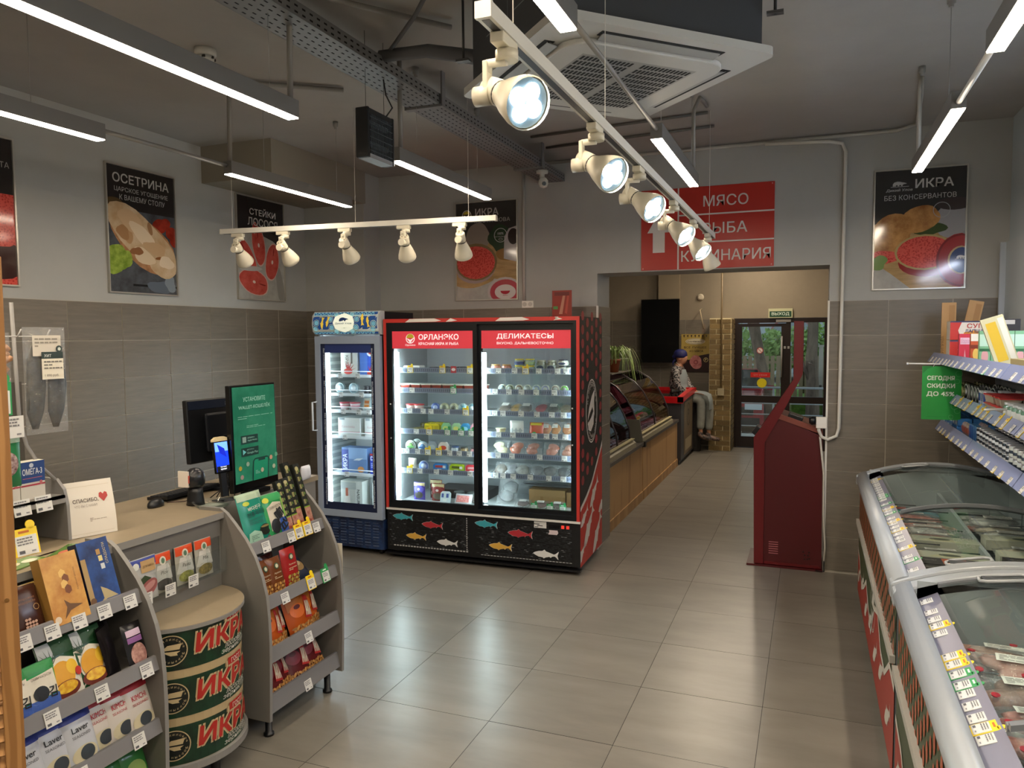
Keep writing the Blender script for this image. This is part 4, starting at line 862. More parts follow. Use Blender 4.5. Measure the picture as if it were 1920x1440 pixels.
G(FM).box(uL(775)+.06,uL(890),.34,.60,ZF,ZF+.075,C('#2c2a2b')).sobj('dark_crate','low dark crate at the back of the fridge floor '+T,'crate')
# right bay
pr=jar(.040,.060,'#c08474','#b08a4a')
for px,l in ((922,'left'),(943,'right')): fput(pr,uR(px),.17,Z[0],'%s one of two squat jars of pink food on the top shelf %s'%(l,TR_),'jar')
for px,c_,l in ((968,'#31487f','blue labelled'),(988,'#8fa77a','green labelled')):
    p_=jar(.042,.052,'#8fa39a','#e2cf26',c_)
    for k in range(2): fput(p_,uR(px),.17,Z[0]+.0525*k,'%s yellow lidded jar, %s of its pair, top shelf %s'%(l,('bottom','top')[k],TR_),'jar')
for px,l in ((1010,'left'),(1030,'right')): fput(jar(.040,.095,'#6f7565','#8d8f7c','#7d8a82','#24314c'),uR(px),.17,Z[0],'%s tall jar with a dark blue oval label on the top shelf %s'%(l,TR_),'jar')
p_=jar(.042,.05,'#a5a79a','#2b2f3a','#c9cbbd','#24314c')
for k in range(2): fput(p_,uR(1051),.17,Z[0]+.0505*k,'dark lidded jar, %s of the pair near the right end of the top shelf'%(('bottom','top')[k]),'jar')
fput(p_,uR(1066)-.006,.17,Z[0],'dark lidded jar at the very right of the top shelf '+TR_,'jar')
for k,(px,c_) in enumerate(((935,'#7d9aa5'),(950,'#6f7560'),(968,'#6a5a4a'),(984,'#8d9a98'),(1001,'#7d8ba5'),(1018,'#7f86a5'),(1037,'#8a7f78'),(1054,'#6fae4a'))):
    fput(disc_can(.034,.035,'#cfd6c4',c_,'#9fa8a2'),uR(px),.17,Z[1],'%s round lid from the left standing on the second shelf %s'%(('first','second','third','fourth','fifth','sixth','seventh','eighth, green')[k],TR_),'tin',name='round_tin')
FL=[(930,'#5c4c3a','brown fish'),(952,'#a5803a','golden fish'),(975,'#4c4640','dark fish'),(1000,'#a5444a','red fish'),(1026,'#5a5650','grey fish'),(1050,'#8a7c62','beige fish')]
for k,(px,c_,l) in enumerate(FL): fput(pack_clear(.13,.15,.028,c_,1,k+3,label=k%2==0),uR(px),.20+.02*(k%2),Z[2]+.005,'vacuum pack of %s leaning back on the third shelf %s'%(l,TR_),'fish pack',rx=-1.05,rz=.1*(k%3-1),name='fish_pack')
fput(cup(.04,.055,'#c9c29a','#d4cfae'),uR(930),.18,Z[3],'cream coloured round cup on the fourth shelf '+TR_,'food cup',name='cream_cup')
fput(bag(.115,.12,.04,'#dfe0dc',lambda f,w,h:[f.poly([(w*(.2+.3*i),h*.15),(w*(.35+.3*i),h*.35),(w*(.2+.3*i),h*.55),(w*(.05+.3*i),h*.35)],C('#aab0b0'),1) for i in range(3)],seed=9),uR(962),.17,Z[3],'white patterned bag on the fourth shelf '+TR_,'food bag',name='white_bag')
fput(bag(.115,.11,.04,'#bf5a42',lambda f,w,h:(f.rect(w*.1,h*.78,w*.9,h*.96,C('#d9c23a'),1),f.disc(w*.4,h*.2,w*.15,h*.1,C('#3fa65a'),1)),seed=8),uR(999),.17,Z[3],'orange red fish pack with a yellow header on the fourth shelf '+TR_,'fish pack',name='fish_pack',rx=-.2)
for k,(px,c_) in enumerate(((1017,'#a5483a'),(1033,'#c9803a'),(1054,'#c97a44'))): fput(pack_clear(.10,.12,.03,c_,1,k+20,cc='#d99a5a'),uR(px),.18+.02*k,Z[3],'%s clear pack of orange fish fillet on the fourth shelf %s'%(('left, redder','middle','right')[k],TR_),'fish pack',name='fillet_pack',rx=-.35)
for k,(px,c_,d_,l) in enumerate(((930,'#b9b48a','#d9d6b4','pale yellow fish'),(962,'#b5573a','#d98a6a','orange salmon'),(993,'#a5604a','#c98a78','pinkish salmon'),(1025,'#b0604a','#d99a86','brownish salmon'),(1056,'#b5705a','#d4a18a','pale salmon'))):
    fput(pack_clear(.125,.12,.035,c_,2,k+30,cc=d_,label=False),uR(px),.19,Z[4]+.002,'clear pack of %s on the fifth shelf %s'%(l,TR_),'fish pack',name='fillet_pack',rx=-.35)
for k,px in enumerate((924,947,970,995,1022,1050)): fput(pack_clear(.12,.11,.03,('#6a6258','#80848a','#9a9c98','#6c7074','#5c6062','#3f444a')[k],1,k+40,fish=True,label=False),uR(px),.20,Z[5]+.002,'%s silvery vacuum pack of whole fish from the left on the sixth shelf %s'%(('first','second','third','fourth','fifth','sixth')[k],TR_),'fish pack',name='whole_fish_pack',rx=-.6,rz=.2*(k%3-1))
CB=C('#8a6a3f',.7)
G(FM).box(uR(975),uR(1045),.30,.58,ZF,ZF+.13,CB).sobj('cardboard_box','wide cardboard box at the back of the fridge floor '+TR_,'box')
G(FM).box(uR(1048),uR(1068),.30,.58,ZF,ZF+.12,C('#7c5c36',.7)).sobj('cardboard_box','narrow cardboard box at the right of the fridge floor','box')
fput(pack_clear(.46,.10,.03,'#1f2126',1,60,fish=True,label=False),uR(1006),.36,ZF+.145,'long dark fish pack lying on the wide cardboard box','fish pack',rx=-1.4,name='long_fish_pack')
fput(pack_clear(.17,.22,.05,'#6d7274',2,61,label=False),uR(932),.26,ZF,'large clear bag at the left of the fridge floor '+TR_,'food bag',rx=-.5,name='clear_bag_of_fish')
for k,(px,c_) in enumerate(((968,'#4f3a36'),(1003,'#59312e'),(1035,'#4a3b38'))): fput(pack_clear(.13,.10,.03,c_,1,k+64),uR(px),.19,ZF,'%s dark clear pack lying at the front of the fridge floor %s'%(('left','middle','right')[k],TR_),'fish pack',rx=-1.1,name='fish_pack')
for k,px in enumerate((998,1028,1052)):
    pg=[('tag_holder',PC['g'])]; fput(pg,uR(px),.125,ZF,'%s green price tag holder standing on the fridge floor'%(('left','middle','right')[k]),'price tag',sc=1.0)
# ================================================================ tall narrow fridge
TX0,TX1,TY,TD=-3.925,-3.280,5.37,.58
t=thing('tall_fridge','tall narrow blue and white glass door fridge in the corner, with a fish pattern canopy','fridge',((TX0+TX1)/2,TY,0))
NAVY=mat('navy_wrap','#16203c',.4,noise=.5,nscale=18,col2='#26406e'); SILV=mat('pale_blue_door','#9aa8bd',.35)
g=G(); g.box(TX0+.01,TX0+.03,TY+.05,TY+TD,.31,2.04,C('#c4ccd2')).box(TX1-.03,TX1-.01,TY+.05,TY+TD,.31,2.04,C('#0d1017')).box(TX0+.03,TX1-.03,TY+TD-.02,TY+TD,.31,2.04,C('#0d1017')).box(TX0+.03,TX1-.03,TY+.05,TY+TD-.02,2.02,2.04,C('#c4ccd2')); g.obj('cabinet_shell',t)
g=G(); g.box(TX0+.03,TX0+.05,TY+.06,TY+TD-.02,.33,1.86,C('#b9c0be')).box(TX1-.05,TX1-.03,TY+.06,TY+TD-.02,.33,1.86,C('#b9c0be')).box(TX0+.05,TX1-.05,TY+TD-.05,TY+TD-.02,.33,1.86,C('#b9c0be')).box(TX0+.03,TX1-.03,TY+.06,TY+TD-.02,.32,.345,C('#c9cecb')); g.obj('inner_liner',t)
g=G()
for k in range(24): g.box(TX0+.05,TX0+.054,TY+.10,TY+TD-.06,.42+k*.06,.455+k*.06,C('#8f9896'))
g.obj('wall_ribs',t,kind='stuff')
# canopy
pr_=[(0,0),(-.035,.03),(-.045,.09),(-.035,.16),(0,.195),(.06,.195),(.06,0)]
G().prism([(TY+y+.02,1.85+z) for y,z in pr_],TX0,TX1,'x',mat('canopy_white','#cdd6d8',.35)).obj('canopy',t)
g=G(); cw=TX1-TX0
def cfn(x,y,l):
    yy=y; a=(yy/.195-.5)*2; return (TX0+x,TY+.02-.045*(1-a*a*.75)-.002-l,1.85+yy)
fc=Face(g,(0,0,0),fn=cfn,lift=.0012)
CN=mat('canopy_navy','#1d3f72',.4,emit=.35); CT=mat('canopy_teal','#7fbcc2',.4,emit=.4); CYL=mat('canopy_yellow','#d2b13c',.4,emit=.35); CWH=mat('canopy_cream','#dfe2cc',.4,emit=.45)
fc.rect(.012,.008,cw-.012,.187,CN,1,nx=8)
for x in [.03+.035*i for i in range(17)]:
    for y in (.022,.172): fc.ringd(x,y,.014,.005,CT,2,n=8)
for x,y,r in ((.05,.10,.03),(.035,.05,.03),(cw-.04,.09,.03),(cw-.05,.045,.028),(.19,.13,.028),(.20,.06,.03),(cw-.2,.13,.028),(cw-.21,.06,.03),(.24,.03,.03),(cw-.25,.03,.03),(.24,.165,.022),(cw-.25,.165,.022)):
    for q in (1,.62,.3): fc.ringd(x,y,r*q,r*.18,CT if q<1 else C('#b9d4cf'),3,n=12)
for x,y,s,a in ((.10,.10,.10,80),(.15,.115,.09,75),(cw-.15,.125,.10,-85),(cw-.10,.10,.09,-80)):
    q=fishpts(s,R(a)); fc.poly([(x+p[0],y-.05*(1 if a>0 else -1)+p[1]) for p in q],CYL,4)
fc.poly([(.215,.10),(.235,.15),(.27,.165),(.32,.18),(.37,.165),(.405,.15),(.425,.10),(.405,.05),(.37,.035),(.32,.02),(.27,.035),(.235,.05)],CWH,5)
BN=C('#24407c'); q=[( -1,.0),(-.98,.5),(-.75,.85),(-.3,1.0),(.1,.95),(.45,.8),(.7,.75),(1.15,.55),(1.1,.45),(.8,.42),(.55,.3),(.5,0),(.3,0),(.28,.25),(.0,.28),(-.22,0),(-.5,.25),(-.55,0),(-.85,0)]
fc.poly([(.32+a*.042,.112+b*.032) for a,b in q],BN,7); fc.text('Дикий Улов',.32,.085,.018,BN,7,w=.16,al='c',bold=.02); fc.text('с 1994',.32,.052,.008,C('#6f7f8c'),7,al='c'); g.obj('canopy_print',t)
# door
g=G(); d0=TX0+.005; d1=TX1-.005; g.box(d0,d0+.05,TY,TY+.045,.31,1.84,SILV).box(d1-.05,d1,TY,TY+.045,.31,1.84,SILV).box(d0+.05,d1-.05,TY,TY+.045,1.775,1.84,SILV).box(d0+.05,d1-.05,TY,TY+.045,.31,.365,SILV); dr=g.obj('door',t)
G().box(d0+.05,d1-.05,TY+.018,TY+.024,.365,1.775,GLASS).obj('glass_pane',dr)
g=G(); b=.042; NV=C('#1b2545',.35); g.box(d0+.05,d0+.05+b,TY+.012,TY+.016,.365,1.775,NV).box(d1-.05-b,d1-.05,TY+.012,TY+.016,.365,1.775,NV).box(d0+.05+b,d1-.05-b,TY+.012,TY+.016,1.70,1.775,C('#2b3c78',.35)).box(d0+.05+b,d1-.05-b,TY+.012,TY+.016,.365,.43,NV); g.obj('navy_border',dr)
g=G()
for x,s in ((d0+.05+b*.5,1),(d1-.05-b*.5,-1)):
    for k in range(5): 
        fc=Face(g,(x,TY+.0118,1.62-k*.275)); fc.text('без консервантов',0,0,.020,C('#c9d3e2'),1,w=.235,bold=.03,al='c',rot=90*s*-1 if s>0 else 90)
o=g.obj('border_lettering',dr,kind='stuff')
g=G(); g.tube([(d0+.01,TY,1.04),(d0-.012,TY-.035,1.04),(d0-.012,TY-.035,1.28),(d0+.01,TY,1.28)],.009,8,C('#cfd6de',.3)); g.obj('handle',dr)
G().box(TX0+.01,TX1-.01,TY+.03,TY+TD-.02,.05,.30,NAVY).obj('machine_cover',t)
g=G()
for i in range(9):
    for j in range(7): 
        x=TX0+.05+j*.08; g.box(x,x+.055,TY+.024,TY+.029,.075+i*.024,.083+i*.024,C('#3c4a68' if (i+j)%3 else '#55637f'))
g.obj('grille_slits',t,kind='stuff')
for x in (TX0+.08,TX1-.08):
    for y in (TY+.1,TY+TD-.1): G().cyl((x,y,0),(x,y,.05),.02,n=8,m=BLK).obj('foot',t)
G().box(TX0+.075,TX0+.095,TY+.07,TY+.085,.40,1.80,mat('tall_fridge_tube','#eaf6ff',.5,emit=FRIDGE*.55)).obj('led_tube',t)
G().box(TX1-.095,TX1-.075,TY+.07,TY+.085,.40,1.80,mat('tall_fridge_tube','#eaf6ff',.5,emit=FRIDGE*.55)).obj('led_tube',t)
TS=[1.510,1.350,1.205,.985,.665]; tcards=[(624,654,690),(624,660,690),(628,655,672),(630,682),(632,682)]
xT=lambda px:onYx(px)
def xT(px): return -3.84+(px-605)/(692-605)*.50
for k,z in enumerate(TS):
    s=G(); s.box(TX0+.05,TX1-.05,TY+.10,TY+.50,z-.006,z,C('#c9d2d4')); s=s.obj('shelf',t)
    g=G(); g.tube([(TX0+.06,TY+.10,z+.03),(TX1-.06,TY+.10,z+.03)],.004,5,C('#e4ecee')).box(TX0+.052,TX1-.052,TY+.098,TY+.102,z-.02,z+.004,C('#d4dcde')); g.obj('wire_rail',s)
    for px in tcards[k]: o=part(PC['w'],'price_card',s); o.matrix_local=WM(s).inverted()@rotm((xT(px),TY+.092,z-.028))
def carton(w,h,d,col,prints=None,side=None):
    g=G(); g.box(-w/2,w/2,-d/2,d/2,0,h,C(col,.45)); o=[('carton',g)]
    if side: Face(g,(w/2+.0003,-d/2,0),(0,1,0)).rect(0,0,d,h,C(side),1)
    if prints: p=G(); prints(Face(p,(-w/2,-d/2-.0004,0)),w,h); o.append(('printed_front',p))
    return proto(*o)
def crab(f,x,y,s):
    for a in (110,90,70,45,20): f.poly([(x-s*.1,y),(x+s*math.cos(R(a)),y+s*math.sin(R(a))),(x+s*.15,y)],C('#b5302a'),3)
    f.disc(x,y,s*.5,s*.28,C('#c23c30'),3)
tp=lambda pr,px,dy,z,l,c,grp=None,name=None,rx=0,rz=0:put(pr,(xT(px),TY+dy,z),(rx,0,rz),l,c,grp,name)
tp(carton(.165,.235,.09,'#d4d2c6',lambda f,w,h:(crab(f,w*.45,h*.12,.09),f.text('КРАБ',w*.3,h*.7,.03,C('#77706a'),2,rot=-90,bold=.02),f.rect(w*.62,h*.4,w*.72,h*.85,C('#6f665a'),2))),632,.20,TS[0],'white crab carton with a red crab on the top shelf of the tall fridge','box',name='crab_carton')
tp(carton(.155,.235,.09,'#4d78c4',lambda f,w,h:(f.rect(w*.5,0,w,h,C('#2f55b5'),1),crab(f,w*.7,h*.06,.07),f.disc(w*.68,h*.8,.032,None,C('#dfe6ee'),3),f.disc(w*.68,h*.8,.015,None,C('#c24a3c'),4)),),664,.20,TS[0],'blue crab carton on the top shelf of the tall fridge','box',name='crab_carton')
tp(carton(.06,.23,.12,'#ccd4d0',lambda f,w,h:f.text('КРЕВЕТКИ',w*.8,h*.15,.022,C('#b04848'),2,rot=90,w=.11,bold=.03)),687,.19,TS[0],'narrow white carton with red lettering on the top shelf of the tall fridge','box',name='narrow_carton')
for px,dy,l in ((616,.16,'left'),(641,.15,'right')): tp(disc_can(.045,.03,'#b9d4dc','#9fbcc8','#dfeaf0'),px,dy,TS[1],'%s one of two pale round lids on the second shelf of the tall fridge'%l,'tin',name='round_tin')
pr=can(.03,.032,'#24262c','#4b4f57')
for px in (662,676,689):
    for k in range(2): tp(pr,px,.16,TS[1]+k*.033,'small dark tin in the stacks of two on the second shelf of the tall fridge','tin','small dark tins in the tall fridge')
for px,l in ((623,'left'),(641,'right')): tp(cup(.045,.068,'#d9cdd2','#c2455a','#c7808f'),px,.16,TS[2],'%s one of two white cups with red rims in the tall fridge'%l,'food cup',name='caviar_cup')
tp(rbox(.075,.115,.02,'#9fb0b2',((.12,.1,.88,.9,'#b9b4a4'),(.2,.2,.8,.42,'#c47a3a'),(.2,.5,.8,.72,'#a8602c'))),661,.16,TS[2],'pack of orange roe standing at a slant on the third shelf of the tall fridge','pack',name='roe_pack',rx=-.2,rz=0)
tp(disc_can(.034,.03,'#6f7c86','#48535c','#8a949a'),676,.18,TS[2],'round grey tin on the third shelf of the tall fridge','tin',name='round_tin')
for px,l in ((634,'left'),(676,'right')): tp(carton(.22 if px<650 else .17,.155,.20,'#d6dbd8',lambda f,w,h:(f.rect(0,.028,w,.036,C('#b8475a'),1),f.text('Kamchatka',w*.15,.07,.022,C('#c4a0a4'),1,shear=.2,w=w*.6),f.rect(w*.05,h*.88,w*.3,h,C('#8f9ba0'),1))),px,.22,TS[3],'%s one of two white cartons with a thin red line in the tall fridge'%l,'box',name='white_carton')
tp(carton(.255,.215,.12,'#5a7ba8',lambda f,w,h:(f.rect(0,0,w*.27,h*.92,C('#2b3f8a'),1),f.text('ИКРА',w*.22,.03,.045,C('#cfd8ea'),2,rot=90,w=.13,bold=.03),f.disc(w*.75,h*.14,w*.13,h*.12,C('#c98a4a'),2),f.poly([(w*.45,h*.5),(w*.6,h*.58),(w*.85,h*.6),(w*.7,h*.5)],C('#cfd8de'),2),f.rect(w*.27,h*.55,w,h,C('#7fa0c8'),1.2))),640,.20,TS[4],'wide blue caviar carton with a sea picture on the fifth shelf of the tall fridge','box',name='blue_carton')
tp(carton(.15,.175,.12,'#20389a',lambda f,w,h:(f.text('DALR',.008,h*.68,.032,C('#dfe6f4'),2,w=.11,bold=.03),f.rect(0,h*.9,w,h,C('#8a2f2c'),1),f.lines(.01,.07,h*.3,h*.55,3,C('#aab8e0')),f.rect(w*.25,h*.02,w*.62,h*.22,C('#c4d4da'),2))),681,.19,TS[4],'dark blue carton reading DALR on the fifth shelf of the tall fridge','box',name='blue_carton')
tp(carton(.215,.25,.12,'#c3c9c2',lambda f,w,h:(f.rect(w*.68,0,w,h,C('#d0d8d4'),1),f.text('NASUR',w*.76,h*.72,.026,C('#30363a'),2,rot=-90,w=.125,bold=.03),f.rect(w*.02,h*.72,w*.72,h*.96,C('#aab4b2'),2),f.poly([(.02,.03),(.06,.17),(.09,.17),(.10,.03)],C('#dcd9d2'),3),f.rect(.05,.12,.075,.19,C('#b0583c'),4))),637,.17,.345,'tall pale carton reading NASUR on the floor of the tall fridge','box',name='pale_carton')
tp(carton(.16,.24,.10,'#b9bdb8',lambda f,w,h:(f.disc(w*.32,h*.68,.026,None,C('#a89a2c'),2),f.disc(w*.32,h*.68,.015,None,C('#3c3a22'),3),f.poly([(w*.05,h*.2),(w*.8,h*.6),(w*.9,h*.55),(w*.2,h*.15)],C('#6f4a5a'),2),f.rect(0,0,w*.5,h*.14,C('#b59a3a'),2))),684,.19,.345,'grey and yellow carton at the right of the floor of the tall fridge','box',name='grey_carton')
o=part(PC['w'],'price_card',t,)
o.location=(xT(639)-t.location.x,.095,.355); o=part(PC['w'],'price_card',t); o.location=(xT(687)-t.location.x-.02,.095,.355)
# things on top of the fridge
g=G(rotm((-1.905,5.95,FH),-.06)); g.box(-.085,.085,-.003,.003,.012,.225,C('#8d3228',.3)); g.box(-.06,.06,-.02,.04,0,.012,PLEX); o=g.sobj('leaflet_stand','small red leaflet in a clear stand on top of the sliding door fridge','leaflet')
g=G(rotm((-1.905,5.95,FH),-.06)); f=Face(g,(-.085,-.0034,.012)); f.rect(.01,.06,.05,.085,C('#4f8f4a'),1); f.poly([(.06,.02),(.10,.20),(.12,.20),(.09,.02)],C('#b9806a'),1); f.poly([(.11,.03),(.135,.18),(.15,.18),(.13,.02)],C('#b04a3a'),1); f.rect(.02,.17,.15,.20,C('#6a2420'),1); g.obj('printed_leaflet',o)
# ================================================================ cash desk
RZ=PI/2
PROF=[(-2.62,.09),(-2.250,.09),(-2.243,.30),(-2.240,.46),(-2.243,.57),(-2.252,.67),(-2.275,.76),(-2.310,.845),(-2.362,.925),(-2.42,.99),(-2.465,1.035),(-2.50,1.055),(-2.62,1.055)]
def frontx(z):
    p=PROF[1:11]
    for (x0,z0),(x1,z1) in zip(p,p[1:]):
        if z0<=z<=z1: return x0+(x1-x0)*(z-z0)/(z1-z0)
    return -2.25
def unit(name_label,Y0,Y1,lips,feet):
    t=thing('display_shelf',name_label,'shelf unit',(-2.42,(Y0+Y1)/2,0))
    for y in (Y0,Y1-.016):
        G().prism([(x,z) for x,z in PROF],y,y+.016,'y',GREYM).obj('side_panel',t)
        g=G(); 
        for (x0,z0),(x1,z1) in zip(PROF[1:12],PROF[2:13]): g.add([(x0+.0012,y-.001,z0),(x1+.0012,y-.001,z1+.0008),(x1+.0012,y+.017,z1+.0008),(x0+.0012,y+.017,z0)],[(0,3,2,1)],GREYE)
        g.obj('edge_band',t)
    G().box(-2.62,-2.604,Y0+.016,Y1-.016,.09,1.04,GREYM).obj('back_panel',t)
    for zt,zb in lips:
        xf=frontx((zt+zb)/2)-.012; a=.012
        s=G().box(-2.604,xf-.012,Y0+.016,Y1-.016,zb+.004,zb+.018,GREYM).obj('shelf_board',t)
        G().prism([(xf-.012,zb),(xf,zb),(xf-.016,zt),(xf-.028,zt)],Y0+.016,Y1-.016,'y',mat('lip_grey','#7b7a7c',.45)).obj('front_lip',s)
    for y in feet:
        for x in (-2.30,-2.56): G().lathe([(.024,0),(.024,.012),(.016,.014),(.016,.09)],(x,y,0),12,BLK).obj('foot',t)
    return t
def card(t,y,zt,zb,kind='w'):
    xf=frontx((zt+zb)/2)-.012; o=part(PC[kind],'price_card',t); o.matrix_local=WM(t).inverted()@rotm((xf+.0035,y,zb-.006 if kind=='w' else zb),RZ,-.29,0)@Matrix.Scale(1.18,4)
ULIP=[(.888,.838),(.640,.590),(.400,.348),(.165,.10)]; RLIP=[(.893,.843),(.655,.600),(.415,.352),(.192,.115)]
uL_=unit('left curved display shelf of the cash desk, partly behind the louvred screen',1.25,2.106,ULIP,(1.35,2.02))
uR_=unit('right curved display shelf of the cash desk, four shelves of snack bags',2.684,3.266,RLIP,(2.735,3.19))
for k,ys in enumerate(((1.63,1.73,1.83,1.93,2.04),(1.66,1.845,2.035),(1.75,1.985),(1.7,))):
    for y in ys: card(uL_,y,*ULIP[k])
for k,ys in enumerate((((2.80,'w'),(2.985,'w'),(3.045,'y'),(3.115,'y'),(3.185,'w')),((2.83,'w'),(3.03,'y'),(3.15,'g')),((2.99,'w'),),((2.985,'w'),))):
    for y,kd in ys: card(uR_,y,*RLIP[k],kd)
t=thing('cash_desk','grey cash desk with a beige laminate top running along the left wall','counter',(-2.8,2.3,0))
G().box(-3.10,-2.478,1.25,2.684,1.012,1.040,TOPB).box(-3.10,-2.625,2.684,3.60,1.012,1.040,TOPB).obj('worktop',t)
g=G(); g.box(-2.478,-2.4765,1.25,2.684,1.0115,1.0405,GREYE); g.obj('worktop_edge',t)
G().box(-2.515,-2.499,2.108,2.682,.10,1.012,GREYM).obj('front_panel',t)
G().box(-3.06,-2.63,1.27,3.58,.08,1.012,GREYM).obj('carcass',t)
# half round stand
t=thing('half_round_stand','half-round stand printed as three stacked green caviar tins marked ИКРА','display stand',(-2.40,2.395,0))
hc=(-2.497,2.395)
def half(r,n=24): return [(hc[0]+r*math.cos(R(-90+180*i/n)),hc[1]+r*math.sin(R(-90+180*i/n))) for i in range(n+1)]
G().prism(half(.284),.684,.700,'z',GREYE).obj('top_edge',t); G().prism(half(.282),.700,.7015,'z',TOPB).obj('top_board',t)
G().prism(half(.268),.14,.684,'z',C('#b9a47c',.35)).obj('body',t); G().prism(half(.284),.112,.14,'z',GREYE).obj('base_rim',t)
for a in (-60,0,60): G().cyl((hc[0]+.2*math.cos(R(a)),hc[1]+.2*math.sin(R(a)),0),(hc[0]+.2*math.cos(R(a)),hc[1]+.2*math.sin(R(a)),.112),.02,n=10,m=BLK).obj('foot',t)
GRN=mat('tin_print_green','#123d26',.3,noise=.5,nscale=9,col2='#0b1d14'); 
def cfn(x,y,l): th=-PI/2+x/.268; return (hc[0]+(.2688+l)*math.cos(th),hc[1]+(.2688+l)*math.sin(th),.14+y)
LEN=PI*.268
for k in range(3):
    y0=.386-.192*k
    g=G(); f=Face(g,(0,0,0),fn=cfn,lift=.0012)
    for i in range(28):
        a=LEN*i/28; b=LEN*(i+1)/28; top=.158 if not (.40<a<.56) else .140
        f.g.add([f.P(a,y0,.5),f.P(b,y0,.5),f.P(b,y0+top,.5),f.P(a,y0+top,.5)],[(0,1,2,3)],GRN)
    for i in range(9): f.disc(.05+.09*i,y0+rnd.uniform(.02,.14),.012,None,C('#1d5233',.3),1,n=10)
    g.obj('green_tin_print',t)
    g=G(); f=Face(g,(0,0,0),fn=cfn,lift=.0012); CRM=C('#c9b48a',.4); RD=C('#b32a22',.35)
    f.ringd(.20,y0+.082,.062,.004,CRM,2,n=36); f.disc(.20,y0+.082,.057,None,C('#0c1410'),1.5,n=24)
    f.poly([(.165,y0+.085),(.19,y0+.105),(.24,y0+.108),(.232,y0+.085)],CRM,3); f.poly([(.168,y0+.08),(.20,y0+.062),(.225,y0+.062),(.222,y0+.07),(.235,y0+.078)],CRM,3)
    g.obj('round_emblem',t)
    g=G(); f=Face(g,(0,0,0),fn=cfn,lift=.0012)
    for i,ch in enumerate('САХАЛИНСКИЙ'):
        a=R(165-i*15); f.text(ch,.20+.048*math.cos(a),y0+.079+.046*math.sin(a),.008,CRM,3,al='c',bold=.02)
    for i,ch in enumerate('ИКОРНЫЙДОМ'):
        a=R(200+i*15.5); f.text(ch,.20+.048*math.cos(a),y0+.079+.046*math.sin(a),.008,CRM,3,al='c',bold=.02)
    g.obj('emblem_lettering',t,kind='stuff')
    g=G(); f=Face(g,(0,0,0),fn=cfn,lift=.0012)
    f.text('ИКРА',.292,y0+.058,.076,CRM,2,w=.300,bold=.20,shear=.12); f.text('ИКРА',.292,y0+.060,.073,RD,4,w=.300,bold=.07,shear=.12)
    g.obj('caviar_lettering',t,kind='stuff')
    g=G(); f=Face(g,(0,0,0),fn=cfn,lift=.0012)
    f.poly([(.425,y0+.139),(.545,y0+.139),(.545,y0+.163),(.425,y0+.163)],CRM,2.2); f.poly([(.435,y0+.143),(.535,y0+.143),(.535,y0+.174),(.435,y0+.174)],RD,3); f.text('ГОСТ',.485,y0+.149,.019,C('#e6dcd0'),5,w=.065,al='c',bold=.02); g.obj('red_badge',t)
    g=G(); f=Face(g,(0,0,0),fn=cfn,lift=.0012)
    f.text('лососевая',.42,y0+.030,.018,C('#dcd9cf'),2,w=.14,shear=.25); f.text('зернистая',.40,y0+.006,.020,C('#dcd9cf'),2,w=.18,shear=.25); g.obj('small_lettering',t,kind='stuff')
# ---------------- holders on the desk front
t=thing('acrylic_holder','row of clear acrylic pockets on the front of the cash desk','holder',(-2.49,2.4,.78))
for k in range(5):
    y=2.115+k*.113
    g=G(); g.box(-2.499,-2.497,y,y+.107,.775,.93,PLEX).box(-2.462,-2.460,y,y+.107,.775,.885,PLEX).box(-2.497,-2.462,y,y+.002,.775,.91,PLEX).box(-2.497,-2.462,y,y+.107,.775,.777,PLEX); g.obj('pocket',t)
def d_spice(top,word,blobc):
    def d(f,w,h):
        f.rect(w*.02,h*.76,w*.98,h*.985,C(top),1,nx=2); f.disc(w*.5,h*.80,w*.17,h*.11,C('#d6cfc0'),2); f.disc(w*.5,h*.80,w*.09,h*.07,C('#5a7a60'),3)
        f.poly([(w*.22,h*.7),(w*.78,h*.7),(w*.98,h*.35),(w*.98,h*.3),(w*.02,h*.3),(w*.02,h*.35)],C('#c6c4bc'),1); f.text(word,w*.5,h*.46,h*.09,C('#5c5750'),3,al='c',shear=.2)
        f.disc(w*.5,h*.2,w*.42,h*.14,mat('spice_'+blobc,blobc,.5,noise=.5,nscale=80),1.5)
    return d
for k,(y,word,c_) in enumerate(((2.275,'Plov','#3c3530'),(2.395,'Pasta','#8a8a3a'),(2.505,'Mix','#7a6a2a'))):
    put(bag(.098,.165,.016,'#a9a69a',d_spice('#d24a1c',word,c_),seed=k+11),(-2.478,y+.055,.782),(-.08,0,RZ),'spice packet with an orange header, %s of three on the desk front'%('left','middle','right')[k],'spice packet',name='spice_packet')
def d_meat(f,w,h): f.rect(w*.02,h*.8,w*.98,h*.985,C('#3d4a96'),1,nx=2); f.rect(w*.35,h*.66,w*.92,h*.93,C('#b9996a'),2,nx=2); f.text('ДЛЯ МЯСА',w*.63,h*.76,h*.06,C('#5a4632'),3,al='c',w=w*.45); f.disc(w*.18,h*.84,w*.11,h*.08,C('#d6d9d2'),2); f.poly([(w*.1,h*.45),(w*.45,h*.6),(w*.7,h*.5),(w*.4,h*.4)],C('#35452c'),2); f.disc(w*.6,h*.3,w*.36,h*.17,C('#9c5a58'),2.5,a=25); f.disc(w*.6,h*.33,w*.25,h*.08,C('#c08a84'),3.5,a=25)
for k,y in enumerate((2.135,2.235)): put(bag(.125,.175,.018,'#b5b5b2',d_meat,seed=k+15),(-2.484+.022*k,y-.01,.782),(-.08,0,RZ),('spice packet with a blue header half hidden by the side panel','spice packet with a blue header and a picture of meat, front pocket')[k],'spice packet',name='spice_packet')
for y in (2.215,2.335,2.46): o=part(PC['w'],'price_card',t); o.matrix_local=WM(t).inverted()@rotm((-2.448,y,.768),RZ)@Matrix.Scale(1.2,4)
